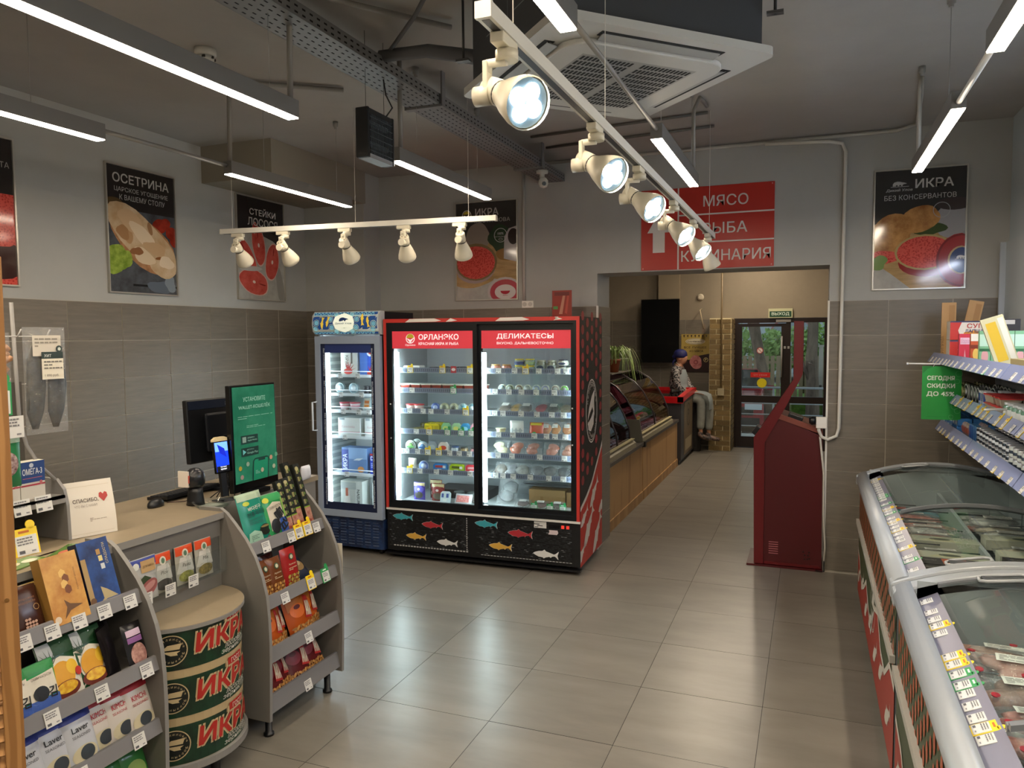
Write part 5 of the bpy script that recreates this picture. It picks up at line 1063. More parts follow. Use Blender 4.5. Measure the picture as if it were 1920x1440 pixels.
# ---------------- stock of the left display shelf
def su(pr,y,z,dx,label,cat,grp=None,name=None,lean=-.28,rz=0,sc=None):
    return put(pr,(frontx(z)-.035-dx,y,z+.001),(lean,0,RZ+rz),label,cat,grp,name,sc)
Z1_=.857
def d_gold(f,w,h):
    f.rect(0,0,w,h,mat('gold_print','#b5782e',.35,noise=.35,nscale=12,col2='#d6a552'),.5)
    for i,(x,y) in enumerate(((.50,.74),(.56,.66),(.50,.58),(.57,.50))): f.poly([(x*w-.012,y*h),(x*w,y*h+.010),(x*w+.012,y*h),(x*w+.012,y*h-.016),(x*w,y*h-.024),(x*w-.012,y*h-.016)],C('#7a4a28' if i%2 else '#e0b96a'),1)
    f.poly([(w*.30,h*.06),(w*.42,h*.22),(w*.38,h*.34),(w*.52,h*.26),(w*.86,h*.20),(w*.50,h*.16)],C('#6a4a2a'),1); f.text('Корейский шоколад',w*.86,h*.42,h*.035,C('#7a5230'),1,rot=90,w=h*.34); f.disc(w*.12,h*.08,.012,None,C('#d9c9b0'),1)
def d_blue(f,w,h):
    f.rect(0,0,w,h,mat('blue_print','#141f4a',.35,noise=.4,nscale=7,col2='#2c5aa5'),.5); f.rect(0,0,w*.16,h*.75,C('#a98d5c'),1)
    for x,y,c_ in ((.55,.76,'#b08a50'),(.58,.66,'#d9c98a'),(.60,.54,'#d2d6d8')): f.rect(x*w,y*h,x*w+.016,y*h+.02,C(c_),1)
    f.text('СЛАДОСТИ',w*.88,h*.6,h*.05,C('#c9b98a'),1,rot=90,w=h*.32,bold=.02); f.poly([(w*.3,h*.06),(w*.45,h*.12),(w*.42,h*.30),(w*.60,h*.24),(w*.92,h*.10),(w*.55,h*.10)],C('#b5a47a'),1); f.disc(w*.10,h*.12,.012,None,C('#6a4a2a'),2)
su(carton(.135,.235,.045,'#9a7436',d_gold),1.812,Z1_,.01,'gold and orange gift carton with cube pictures leaning on the left display shelf','box',name='gift_carton',lean=-.30)
su(carton(.125,.245,.045,'#10183a',d_blue),1.965,Z1_,.03,'dark blue gift carton beside the gold one on the left display shelf','box',name='gift_carton',lean=-.30)
def d_choc(c):
    def d(f,w,h): f.text('Морские',w*.2,h*.68,h*.05,C('#9a6a48'),2,w=w*.55); f.text('водоросли',w*.2,h*.60,h*.05,C('#9a6a48'),2,w=w*.55); f.ringd(w*.72,h*.5,w*.10,w*.02,C('#b08a50'),2); [f.disc(w*(.3+.1*(i%4)),h*(.15+.07*(i//4)),w*.05,h*.03,C(c),2,n=7) for i in range(10)]
    return d
for k,(y,c_) in enumerate(((1.60,'#4f7a3a'),(1.695,'#c9a08a'))): su(bag(.105,.165,.035,'#3f2218',d_choc(c_),top='#a58a4a',seed=k+20),y,Z1_,.03,('dark brown pouch with a green seaweed picture','dark brown pouch with pale pink pieces')[k]+' on the top left shelf','pouch',name='brown_pouch',lean=-.35)
su(bag(.08,.10,.02,'#d0a04a',seed=23),1.545,Z1_,.0,'yellow orange packet at the far left of the top shelf','packet',name='yellow_packet')
Z2_=.612
def d_laver(a,b):
    def d(f,w,h): f.rect(w*.02,h*.80,w*.98,h*.99,C('#2f8a4a'),1,nx=2); f.poly([(w*.1,h*.75),(w*.9,h*.80),(w*.92,h*.35),(w*.1,h*.3)],C('#d9d4c4'),1.5); f.rect(w*.05,h*.05,w*.95,h*.32,C('#3c5ca8'),2,nx=2); f.disc(w*.4,h*.42,w*.22,h*.14,C('#15181a'),2.5); f.text('돌김',w*.55,h*.3,h*.2,C('#17191c'),4,al='c',bold=.04,rot=-8); f.text('СКИМ КАПУСТЫ',w*.5,h*.70,h*.05,C('#5a5048'),3,al='c',w=w*.6)
    return d
for k,y in enumerate((1.575,1.665)): su(bag(.115,.17,.03,'#2f9a4f',d_laver(0,0),top='#35804c',seed=k+24),y,Z2_,.01,'green edged white and blue seaweed snack bag, %s of two on the second left shelf'%('left','right')[k],'snack bag',name='seaweed_bag',lean=-.3)
def d_trop(f,w,h):
    f.rect(w*.02,h*.74,w*.98,h*.98,C('#c6cdd0'),1,nx=2); f.rect(w*.35,h*.74,w*.98,h*.98,C('#1d4a2a'),1.5,nx=2); f.poly([(w*.02,h*.05),(w*.98,h*.05),(w*.98,h*.6),(w*.5,h*.72),(w*.02,h*.68)],C('#dcd8c8'),1)
    f.disc(w*.45,h*.42,w*.3,h*.22,C('#d49a1e'),2); f.disc(w*.72,h*.5,w*.16,h*.12,C('#e0b52a'),2.5); f.disc(w*.45,h*.2,w*.36,h*.13,C('#6a2a1a'),3); f.disc(w*.45,h*.23,w*.28,h*.09,mat('fruit_bits','#c98a1c',.4,noise=.4,nscale=60,col2='#e6c23a'),4)
    for a in (60,80,100,120,40): f.poly([(w*.2,h*.62),(w*.2+.05*math.cos(R(a)),h*.62+.06*math.sin(R(a))),(w*.24,h*.62)],C('#1f4023'),4)
    f.disc(w*.85,h*.40,w*.1,h*.07,C('#b5342a'),4)
for k,y in enumerate((1.755,1.865)): su(bag(.135,.215,.035,'#1d4a2a',d_trop,seed=k+27),y,Z2_,.02,'green and white pouch of tropical fruit, %s of two on the second left shelf'%('left','right')[k],'pouch',name='fruit_pouch',lean=-.38)
for k in range(6): su(bag(.10,.19,.016,'#141215',seed=k+30),1.945+.007*k,Z2_,.03+.012*k,'black shiny pack in the tight row on the second left shelf','pack','black packs on the second left shelf',name='black_pack',lean=-.22,rz=.5)
su(bag(.085,.17,.025,'#141215',lambda f,w,h:(f.rect(w*.1,h*.72,w*.8,h*.86,C('#c9b0c4'),1,nx=2),f.rect(w*.1,h*.58,w*.8,h*.70,C('#8a5a92'),1,nx=2),f.disc(w*.5,h*.3,w*.38,h*.25,mat('pink_food','#8a5a54',.3,noise=.4,nscale=60,col2='#c49a8c'),1)),seed=37),2.035,Z2_,.01,'black pack with a window of pinkish food at the right of the second left shelf','pack',name='window_pack',lean=-.3)
Z3_=.370
def d_lav(c,word):
    def d(f,w,h): f.rect(w*.02,h*.84,w*.98,h*.99,C(c),1,nx=3); f.text('Laver' if word==0 else 'KIMCHI',w*.5,h*.64,h*.10,C('#2a2d33' if word==0 else '#b3343a'),2,al='c',bold=.03,w=w*.5); f.text('SEASONED',w*.5,h*.54,h*.05,C('#5a5d63' if word==0 else '#b3343a'),2,al='c',w=w*.55); f.disc(w*.5,h*.22,w*.38,h*.17,C('#cfc6a4'),1); f.disc(w*.55,h*.24,w*.22,h*.13,C('#3a4248'),2)
    return d
for k,y in enumerate((1.60,1.70,1.79)): su(bag(.125,.19,.045,'#c9cdd4',d_lav('#33449a',0),seed=k+40),y,Z3_,.01+.01*(k%2),'white and blue seaweed snack bag, %s of three on the third left shelf'%('left','middle','right')[k],'snack bag',name='seaweed_bag',lean=-.33)
for k,y in enumerate((1.885,1.96,2.035)): su(bag(.125,.19,.045,'#d6cfc6',d_lav('#b32630',1),seed=k+44),y,Z3_,.01+.012*(2-k),'white and red seaweed snack bag, %s of three on the third left shelf'%('left','middle','right')[k],'snack bag',name='seaweed_bag',lean=-.33)
for k in range(5): su(bag(.13,.19,.03,'#4a2226' if k>2 else '#2c3a7a',seed=k+50),1.62+.09*k,Z3_,.085,'snack bag behind the front row on the third left shelf','snack bag','snack bags behind the front row',name='seaweed_bag',lean=-.3)
for k,y in enumerate((1.80,1.92,2.02)): su(bag(.12,.19,.035,'#35783c',lambda f,w,h:f.disc(w*.5,h*.55,w*.35,h*.2,C('#8aa85a'),1),seed=k+55),y,.118,.01,'green bag at the foot of the left display shelf, %s of three'%('left','middle','right')[k],'snack bag',name='green_bag',lean=-.35)
# ---------------- stock of the right display shelf
Z1r=.862
def d_teal(f,w,h):
    f.rect(w*.01,h*.86,w*.99,h*.99,C('#a9bfa4'),1,nx=3); f.disc(w*.25,h*.80,w*.12,h*.04,C('#b3c23c'),2); f.text('바다친구',w*.52,h*.66,h*.075,C('#dfe6da'),3,al='c',w=w*.52,bold=.03,rot=4); f.text('전통재래김',w*.55,h*.55,h*.085,C('#123a38'),3,al='c',w=w*.72,bold=.03,rot=4); f.text('Seasoned Laver',w*.50,h*.48,h*.045,C('#1d5a54'),3,al='c',w=w*.6,bold=.02,rot=4); f.lines(w*.2,w*.75,h*.40,h*.46,2,C('#1d5a54'))
    f.disc(w*.75,h*.26,w*.25,h*.10,C('#12190f'),2); f.disc(w*.75,h*.32,w*.2,h*.02,C('#8a7a4a'),3); f.poly([(w*.05,h*.08),(w*.1,h*.26),(w*.3,h*.30),(w*.55,h*.24),(w*.6,h*.1),(w*.35,h*.04)],C('#9cc4ae'),2); f.lines(w*.15,w*.45,h*.11,h*.22,4,C('#5a7a6c'),3); f.disc(w*.85,h*.09,w*.09,h*.04,C('#6a4a52'),3)
su(bag(.165,.255,.035,'#1f8a76',d_teal,top='#9fb8a0',seed=60),2.805,Z1r,.02,'large teal seaweed pack leaning at the left of the top right shelf','snack bag',name='teal_seaweed_pack',lean=-.30)
def d_dol(f,w,h): f.rect(w*.02,h*.82,w*.98,h*.98,C('#2f9a55'),1,nx=3); f.rect(w*.84,h*.1,w*.98,h*.85,C('#7fae3a'),1); f.disc(w*.14,h*.86,w*.12,h*.06,C('#c9cc3a'),2); f.poly([(w*.1,h*.2),(w*.1,h*.7),(w*.4,h*.8),(w*.8,h*.76),(w*.8,h*.2)],C('#cfc8b4'),1.5); f.text('СКИМ КАПУСТЫ',w*.48,h*.66,h*.06,C('#5a5048'),3,al='c',w=w*.6,rot=6); f.rect(w*.5,h*.1,w*.92,h*.42,C('#2f55a5'),2.5,nx=2); f.disc(w*.30,h*.28,w*.2,h*.16,C('#14171a'),2.6); f.text('돌김',w*.45,h*.36,h*.26,C('#14171a'),4,al='c',bold=.06,rot=-65); f.rect(w*.1,h*.04,w*.5,h*.09,C('#3f8aa0'),2)
su(bag(.145,.225,.035,'#2f9a55',d_dol,top='#8fae96',seed=61),2.945,Z1r,.015,'green and cream seaweed pack beside the teal one','snack bag',name='seaweed_pack',lean=-.30)
def d_bam(f,w,h): 
    for i in range(5): f.rect(w*.2,h*(.36+.12*i),w*.55,h*(.43+.12*i),C('#8f8a5a'),1); f.rect(w*.65,h*(.38+.12*i),w*.8,h*(.42+.12*i),C('#6a8a3a'),1)
    f.disc(w*.45,h*.92,w*.3,h*.035,C('#b5ad7c'),1); f.rect(0,h*.30,w,h*.32,C('#7fa02c'),1); f.rect(0,0,w,h*.30,mat('food_picture','#8a2f26',.35,noise=.4,nscale=40,col2='#c4a08a'),1)
for k,(y,h_,dx) in enumerate(((3.025,.27,.02),(3.075,.275,.02),(3.13,.345,.035),(3.185,.33,.02))): su(carton(.045,h_,.022,'#171a14',d_bam),y,Z1r,dx,'narrow black and gold box, %s of four on the top right shelf'%('first from the left','second from the left','third, tallest','last')[k],'box',name='narrow_black_box',lean=-.30)
Z2r=.622
def d_nut(c,c2='#c4914a'):
    def d(f,w,h): f.disc(w*.5,h*.78,w*.15,h*.08,C('#2c4a30'),1); f.disc(w*.5,h*.78,w*.09,h*.05,C('#c9c4a8'),2); f.text('Арахис',w*.5,h*.58,h*.05,C('#d9c9a8'),1,al='c',w=w*.45); f.lines(w*.25,w*.75,h*.46,h*.54,2,C('#c9b08a'),1); [f.disc(w*(.2+.15*(i%5)),h*(.08+.085*(i//5)),w*.09,h*.035,C(c2 if i%2 else '#8a5a2a'),1+.05*i,n=8,a=i*40) for i in range(20)]
    return d
for k,y in enumerate((2.762,2.825)): su(bag(.10,.185,.04,'#6a3a1c',d_nut(0),seed=k+70),y,Z2r,.02-.01*k,'brown pouch of nuts, %s of two at the left of the second right shelf'%('left','right')[k],'pouch',name='nut_pouch',lean=-.22)
su(bag(.11,.20,.04,'#9a201f',d_nut(0,'#b5a04a'),seed=73),2.94,Z2r,.02,'bright red pouch on the second right shelf','pouch',name='red_pouch',lean=-.18)
for k in range(2): su(bag(.10,.18,.03,'#3a1416',seed=k+74),2.76+.11*k,Z2r,.09,'dark red pouch behind the brown ones','pouch','dark pouches behind the brown ones',name='dark_pouch',lean=-.2)
su(bag(.12,.14,.045,'#2a3042',lambda f,w,h:(f.disc(w*.5,h*.5,w*.3,h*.2,C('#9a7a4a'),1),f.disc(w*.5,h*.6,w*.15,h*.1,C('#c9b08a'),2)),seed=77),3.08,Z2r,.06,'dark blue and gold bag slumped at the right of the second right shelf','snack bag',name='slumped_bag',lean=-.8)
Z3r=.374
def d_snack(bg,acc,txt):
    def d(f,w,h): f.rect(w*.05,h*.6,w*.9,h*.92,C(bg),1,nx=3); f.disc(w*.35,h*.58,w*.26,h*.16,C(acc),2); f.disc(w*.35,h*.66,w*.12,h*.05,C('#5a1a1c'),3); f.poly([(w*.55,h*.35),(w*.7,h*.85),(w*.95,h*.8),(w*.9,h*.3)],C('#b5221f'),3); f.text(txt,w*.72,h*.38,h*.32,C('#dcd0b8'),5,al='c',w=w*.26,bold=.05,rot=-10); [f.disc(w*(.1+.1*(i%9)),h*(.08+.07*(i//9)),w*.08,h*.03,C('#c9924e' if i%2 else '#9a6a34'),3+.03*i,n=7,a=i*50) for i in range(27)]
    return d
for k,(y,rz) in enumerate(((2.792,0),(2.85,.1),(3.0,0),(3.09,.1))): su(bag(.175 if k>1 else .13,.215,.07,'#b5531c',d_snack('#b0641c','#d0661e','АКА'),seed=k+80),y,Z3r,.02+.025*(k in(1,3)),'orange bag of fried snacks on the third right shelf, %s'%('leftmost','second from the left','large one at the front','rear right one')[k],'snack bag',name='snack_bag',lean=-.35,rz=rz)
Z4r=.136
for k,(y,rz) in enumerate(((2.795,0),(2.88,.1),(2.99,-.1),(3.12,0))): su(bag(.165,.215,.07,'#5c1c1e',d_snack('#3c1416','#7a2230','АКА'),seed=k+86),y,Z4r,.02+.02*(k%2),'dark red bag of fried snacks on the lowest right shelf, %s'%('first from the left','second','third','last')[k],'snack bag',name='snack_bag',lean=-.5,rz=rz)
G().box(-2.34,-2.25,3.275,3.278,.60,.76,C('#c9c4b4')).sobj('cream_card','small cream card fixed to the far side of the right display shelf','card')
# ---------------- things on the worktop
ZT=1.0415
g=G(); A=(-2.755,2.09); B=(-2.69,2.275)   # tent card: front edge A to B on the desk
d=Vector((B[0]-A[0],B[1]-A[1],0)).normalized(); n=Vector((d.y,-d.x,0)); wT=.185; hT=.215
a0=Vector((-2.715,2.09,ZT)); 
WHC=C('#d8d2c6',.6)
def tpnt(s,u,side): # side 0 front 1 back, u height fraction
    off=n*( .055*(1-u**1.6) if side==0 else -.055*(1-u**1.6)); return a0+d*s+off+Vector((0,0,hT*u))-n*.045
t=thing('tent_card','white folded thank-you card reading СПАСИБО with a red heart on the cash desk','card',a0+d*wT/2-n*.045)
for sd,nm in ((0,'front_leaf'),(1,'rear_leaf')):
    g=G(); us=[0,.2,.4,.6,.8,1]; vs=[tpnt(s,u,sd) for u in us for s in (0,wT)]; g.add(vs,[(2*i,2*i+1,2*i+3,2*i+2) for i in range(5)],WHC,True); g.obj(nm,t)
g=G(); f=Face(g,(0,0,0),fn=lambda x,y,l:tpnt(min(max(x,0),wT),min(max(y/hT,0),1),0)+n*(l+.0006),lift=.0006)
f.text('СПАСИБО,',.030,.132,.016,C('#4a4038'),1,w=.095,bold=.03); f.text('ЧТО ВЫ С НАМИ!',.034,.115,.010,C('#8a8078'),1,w=.085)
f.poly([(.145,.128),(.128,.148),(.130,.162),(.138,.166),(.145,.158),(.152,.166),(.160,.162),(.162,.148)],C('#b03a34'),1); f.lines(.085,.15,.055,.072,3,C('#a09688'),1); 
f.ringd(.0925,.105,.0,.0,C('#c9b9a4'),1) if 0 else f.rect(.012,.012,.173,.0135,C('#c4b8a4'),1).rect(.012,.195,.173,.1965,C('#c4b8a4'),1)
g.obj('card_print',t)
def ytag(x,y,l,rz): 
    p=[('price_tag_holder',PC['y'])]; put(p,(x,y,ZT),(-.25,0,RZ+rz),l,'price tag',sc=1.7)
ytag(-2.60,1.755,'left yellow price tag holder standing on the cash desk',-.1); ytag(-2.66,1.89,'right yellow price tag holder, beside the tent card',-.1)
t=thing('dark_dome_pack','dark blue rounded pack behind the yellow price tags on the cash desk','pack',(-2.735,1.86,ZT))
g=G(rotm((-2.735,1.86,ZT),RZ)); g.prism([(-.085,0),(.085,0),(.085,.06),(.06,.085),(.0,.095),(-.06,.085),(-.085,.05)],-.02,.02,'y',C('#17162e',.2)); g.obj('pack_body',t)
g=G(rotm((-2.735,1.86,ZT),RZ)); f=Face(g,(-.085,-.0204,0)); f.text('ИКРА',.03,.06,.014,C('#b9c0d6'),1,bold=.02); f.rect(.02,.02,.15,.024,C('#8a6a2a'),1); g.obj('pack_print',t)
put(jar(.035,.05,'#7a6a3a','#4a4636'),(-2.70,1.80,ZT),(0,0,0),'small squat jar behind the left yellow price tag','jar')
for k,(x,y,r_,c1,c2) in enumerate(((-2.56,1.98,.5,'#5a7a3c','#b5604a'),(-2.57,1.79,.2,'#6a8a4a','#c9c4a4'))):
    g=G(rotm((x,y,ZT),RZ+r_)); g.box(-.09,.09,-.045,.045,0,.004,C(c1,.15)); o=g.sobj('flat_leaflet',('glossy green and red leaflet lying by the gold carton','glossy green packet lying near the louvred screen')[k],'leaflet'); g=G(rotm((x,y,ZT),RZ+r_)); f=Face(g,(-.09,-.045,.0044),(1,0,0),(0,1,0)); f.disc(.06,.05,.035,.02,C(c2),1); f.disc(.13,.04,.03,.02,C('#c9cdb4'),1); g.obj('printed_picture',o)
# mouse, keyboard, scanner, coin tray
t=thing('computer_mouse','black computer mouse at the back of the cash desk','mouse',(-2.86,2.66,ZT))
G(rotm((-2.86,2.66,ZT),RZ+.25)).ring([[((.052*math.cos(2*PI*i/16))*s,(.030*math.sin(2*PI*i/16))*s,z) for i in range(16)] for s,z in ((.95,0),(1,.008),(.92,.020),(.7,.030),(.3,.035))],BLK).obj('mouse_body',t)
G().tube([(-2.84,2.71,ZT+.008),(-2.80,2.78,ZT+.004),(-2.83,2.86,ZT+.004),(-2.9,2.95,ZT+.004)],.002,5,C('#3a1a18')).obj('cable',t)
t=thing('keyboard','black keyboard tilted behind the barcode scanner','keyboard',(-2.95,2.90,ZT))
Mk=rotm((-2.93,2.90,ZT+.008),RZ,-.08); G(Mk).box(-.16,.20,-.06,.07,0,.014,BLK).obj('keyboard_body',t)
g=G(Mk)
for i in range(18):
    for j in range(5): g.box(-.152+i*.0193,-.136+i*.0193,-.052+j*.023,-.034+j*.023,.014,.019,C('#24262a'))
g.obj('keys',t,kind='stuff')
t=thing('barcode_scanner','black dome-headed barcode scanner on a stand with a paper slip behind it','scanner',(-2.71,2.755,ZT))
sc_=(-2.71,2.755); G().lathe([(.045,0),(.042,.02),(.036,.06),(.034,.085)],(*sc_,ZT),18,BLK,sy=.85).obj('stand_base',t)
G().lathe([(.036,.085),(.044,.10),(.046,.13),(.040,.155),(.022,.172),(.004,.176)],(*sc_,ZT),18,mat('scanner_black','#1a1c20',.25)).obj('scanner_head',t)
G(rotm((-2.735,2.71,ZT+.09),RZ)).box(-.004,.004,-.03,.03,0,.075,C('#d8cfc4')).obj('paper_slip',t); G(rotm((-2.731,2.712,ZT+.09),RZ)).box(-.0045,.0045,-.031,.031,.02,.055,C('#b0483c')).obj('red_print',t)
t=thing('coin_tray','round clear coin dish on the desk edge, printed underneath','coin dish',(-2.60,2.705,ZT))
G().lathe([(.060,0),(.078,.004),(.088,.022),(.092,.024),(.088,.020),(.074,.006),(.02,.005)],(-2.61,2.76,ZT),30,PLEX).obj('dish',t)
g=G(); f=Face(g,(-2.61,2.76,ZT+.0005),(1,0,0),(0,1,0)); f.disc(0,0,.07,None,C('#4a5648'),1,n=24); [f.rect(-.05+.01*i,-.04,-.046+.012*i,.045,C('#a9aea0'),2) for i in range(7)]; g.obj('printed_insert',t)
# monitor seen from the back
t=thing('monitor','black computer monitor seen from behind on the cash desk','monitor',(-2.93,3.02,ZT))
Mm=rotm((-2.90,3.03,ZT),RZ-.10,-.06); G(Mm).box(-.10,.34,-.012,.02,.15,.475,BLK).obj('panel',t,bevel=.006); G(Mm).prism([(.0,.20),(.26,.20),(.26,.40),(.0,.40)],-.035,-.012,'y',C('#14171d',.3)).obj('rear_bulge',t,bevel=.01)
G(Mm).box(-.09,.33,-.0155,-.012,.425,.468,C('#1c2333',.25)).obj('top_strip',t)
g=G(Mm); f=Face(g,(.14,-.016,.435)); f.text('acer',0,0,.018,C('#3a4250'),1,bold=.01); g.obj('maker_logo',t)
G(Mm).box(.09,.13,-.05,-.02,0,.28,BLK).obj('stand_neck',t); G(Mm).box(.02,.20,-.10,.06,0,.012,BLK).obj('stand_foot',t)
# small lit terminal
t=thing('payment_display','small upright payment display with a bright blue screen before the monitor','screen',(-2.66,2.99,ZT))
Mp=rotm((-2.640,2.875,ZT+.02),RZ-.12,-.12); G(Mp).box(-.042,.042,-.008,.008,.115,.27,C('#0a0a0c',.15)).obj('screen_body',t,bevel=.004); 
g=G(Mp); g.prism([(-.042,.270),(.042,.270),(.042,.284),(.022,.292),(-.022,.292),(-.042,.280)],-.009,.009,'y',C('#d9c79a',.3)); g.obj('top_rim',t)
g=G(Mp); f=Face(g,(-.042,-.0086,.115)); SB=mat('screen_blue','#0b2fd8',.3,emit=1.2); f.rect(.004,.008,.080,.150,SB,1); f.rect(.004,.105,.080,.150,mat('screen_light_blue','#5d8cf5',.3,emit=1.2),2); f.poly([(.018,.142),(.058,.118),(.070,.072),(.030,.096)],mat('screen_dark_blue','#0a1c9c',.3,emit=1),3); f.poly([(.004,.06),(.03,.09),(.06,.08),(.080,.05),(.080,.06),(.06,.10)],mat('screen_light_blue'),2.5) if 0 else None; f.rect(.004,.008,.080,.035,C('#050612'),3)
f.text('Торговый',.042,.026,.008,mat('screen_white','#e8eeff',.3,emit=1.2),4,al='c',w=.036); f.text('терминал',.042,.014,.008,mat('screen_white'),4,al='c',w=.036); g.obj('lit_screen',t)
G(Mp).box(-.016,.016,-.004,.012,0,.115,BLK).obj('neck',t); G(Mp).box(-.04,.04,-.03,.05,-.02,-.01,BLK).obj('base',t)
for k in range(5):
    pts=[(-2.72+.02*k,2.86+.02*k,ZT+.01),(-2.70,2.93+.01*k,ZT+.05+.02*k),(-2.69+.01*k,3.0,ZT+.02),(-2.74,3.06,ZT+.06+.01*k),(-2.80,3.10,ZT+.02)]
    G().tube(pts,.0028,5,BLK).sobj('black_cable','black cable tangled between the monitor and the green advert screen','cable','cables on the cash desk')
# green advert display
t=thing('advert_screen','tall green advert display in a black frame reading УСТАНОВИТЕ WALLET-КОШЕЛЁК','screen',(-2.63,3.10,ZT))
p0=Vector((-2.63,2.925,ZT+.02)); p1=Vector((-2.63,3.275,ZT+.02)); Ma=rotm(p0,RZ,-.02); AW=.335; AH=.535
G(Ma).box(0,AW,-.0,.03,0,AH,C('#0b0d0f',.2)).obj('black_frame',t,bevel=.004)
g=G(Ma); g.box(.014,AW-.010,-.003,-.0005,.045,AH-.010,mat('advert_green','#1c6a52',.25,emit=.10,noise=.25,nscale=3,col2='#3a8f70')); g.obj('lit_panel',t)
g=G(Ma); f=Face(g,(.014,-.0032,.045),lift=.0006); LW=mat('advert_pale','#8fc4b2',.4,emit=.1); DKG=C('#123c38'); W2=AW-.024
f.text('УСТАНОВИТЕ',W2/2,.405,.022,LW,1,w=.165,al='c',bold=.02); f.text('WALLET-КОШЕЛЁК',W2/2,.368,.022,LW,1,w=.235,al='c',bold=.02); f.lines(.03,W2-.02,.315,.335,2,LW,1,fill=.2); f.lines(.09,W2-.08,.270,.285,2,LW,1,fill=.25)
f.rect(.045,.192,.170,.235,DKG,1); f.rect(.055,.20,.082,.228,C('#8aa8a0'),2); f.text('Добавить в',.092,.217,.009,LW,2,w=.05); f.text('Apple Wallet',.092,.202,.010,LW,2,w=.07)
f.rect(.045,.130,.170,.173,DKG,1); f.poly([(.055,.138),(.055,.166),(.078,.152)],C('#6fc9d0'),2); f.text('ДОСТУПНО В',.085,.158,.007,LW,2,w=.05); f.text('Google Play',.085,.138,.013,LW,2,w=.08)
f.poly([(.115,0),(.125,.10),(.14,.112),(.235,.112),(.247,.10),(.238,0)],C('#12433c'),1); f.poly([(.123,0),(.132,.098),(.142,.105),(.232,.105),(.24,.098),(.23,0)],mat('advert_phone','#1f8a68',.3,emit=.08),2); f.rect(.165,.095,.215,.107,C('#12433c'),3); f.lines(.14,.175,.03,.05,3,LW,3)
for x,y,c_ in ((.03,.075,'#b9a83c'),(.085,.09,'#8fae9a'),(.04,.03,'#a98f8a'),(.26,.10,'#c9a08a'),(.28,.05,'#a9b79a'),(.19,.045,'#c9b9a4'),(.30,.11,'#5fb08f')): f.disc(x,y,.012,None,C(c_),4,n=9)
g.obj('advert_print',t)
G(Ma).box(.10,.23,-.03,.05,-.02,0,BLK).obj('stand',t)
put(bag(.07,.08,.05,'#cfd2dc',seed=99),(-2.60,3.45,ZT),(0,0,RZ),'crumpled white plastic bag on the far end of the cash desk','plastic bag',name='crumpled_bag')
# ---------------- counter top rack with hooks at the far left
t=thing('counter_rack','grey countertop rack with a rounded side and wire hooks at the far left','rack',(-2.82,1.80,ZT))
G().prism([(-2.95,0),(-2.72,0),(-2.72,.14),(-2.735,.20),(-2.77,.235),(-2.95,.24)],2.085,2.10,'y',mat('rack_grey','#8c8a88',.4),).obj('side_panel',t) if 0 else None
rk=mat('rack_grey','#8c8a88',.4)
G(Matrix.Translation((0,0,ZT))).prism([(-2.95,0),(-2.70,0),(-2.705,.14),(-2.72,.20),(-2.76,.24),(-2.95,.245)],2.085,2.098,'y',rk).obj('side_panel',t)
G().box(-2.95,-2.71,1.35,2.085,ZT+.168,ZT+.180,rk).box(-2.722,-2.71,1.35,2.085,ZT+.150,ZT+.180,rk).obj('shelf',t); G().box(-2.96,-2.945,1.35,2.098,ZT,ZT+.62,mat('rack_back','#4a453c',.6)).obj('back_panel',t)
G().tube([(-2.74,2.07,ZT+.24),(-2.77,2.03,ZT+.30),(-2.81,2.01,ZT+.38),(-2.83,2.0,ZT+.48),(-2.83,1.99,ZT+.93)],.007,6,rk).obj('upright_tube',t)
for y in (1.86,1.97): G().tube([(-2.83,y,ZT+.80),(-2.72,y,ZT+.80),(-2.62,y,ZT+.80),(-2.60,y,ZT+.825)],.0025,5,C('#b5b5b5',.3)).obj('hook',t)
G().tube([(-2.76,1.78,ZT+.90),(-2.76,1.90,ZT+.90),(-2.76,1.90,ZT+.80),(-2.76,1.78,ZT+.80)],.003,5,C('#b9b9b9',.3)).obj('wire_loop',t)
def d_om(f,w,h): f.rect(0,h*.45,w,h,C('#2c4a85'),1); f.rect(0,h*.36,w,h*.40,C('#b23a4a'),1); f.text('ОМЕГА-3',w*.08,h*.66,h*.16,C('#dfe3ea'),2,w=w*.8,bold=.03); f.disc(w*.45,h*.90,w*.09,h*.06,C('#c4cede'),2); f.disc(w*.82,h*.42,w*.06,h*.06,C('#c46a70'),2); f.rect(w*.08,h*.56,w*.88,h*.575,C('#c46a70'),2)
for k,y in enumerate((1.885,1.985)): put(carton(.097,.145,.05,'#d9d4c8',d_om),(-2.775,y,ZT+.181),(0,0,RZ),'blue and white box reading ОМЕГА-3, %s of two on the rack shelf'%('left','right')[k],'box',name='omega_box')
for k,y in enumerate((1.83,1.91,1.995)): put([('price_card',PC['w'])],(-2.706,y,ZT+.135),(-.2,0,RZ),'white price card before the omega boxes, %s'%('leftmost','middle','rightmost')[k],'price card',sc=1.45)
put(carton(.06,.10,.05,'#b9b4a6',lambda f,w,h:f.lines(.005,.055,.02,.09,5)),(-2.79,1.765,ZT),(0,0,RZ),'small white carton in the shade under the rack shelf','box',name='small_carton')
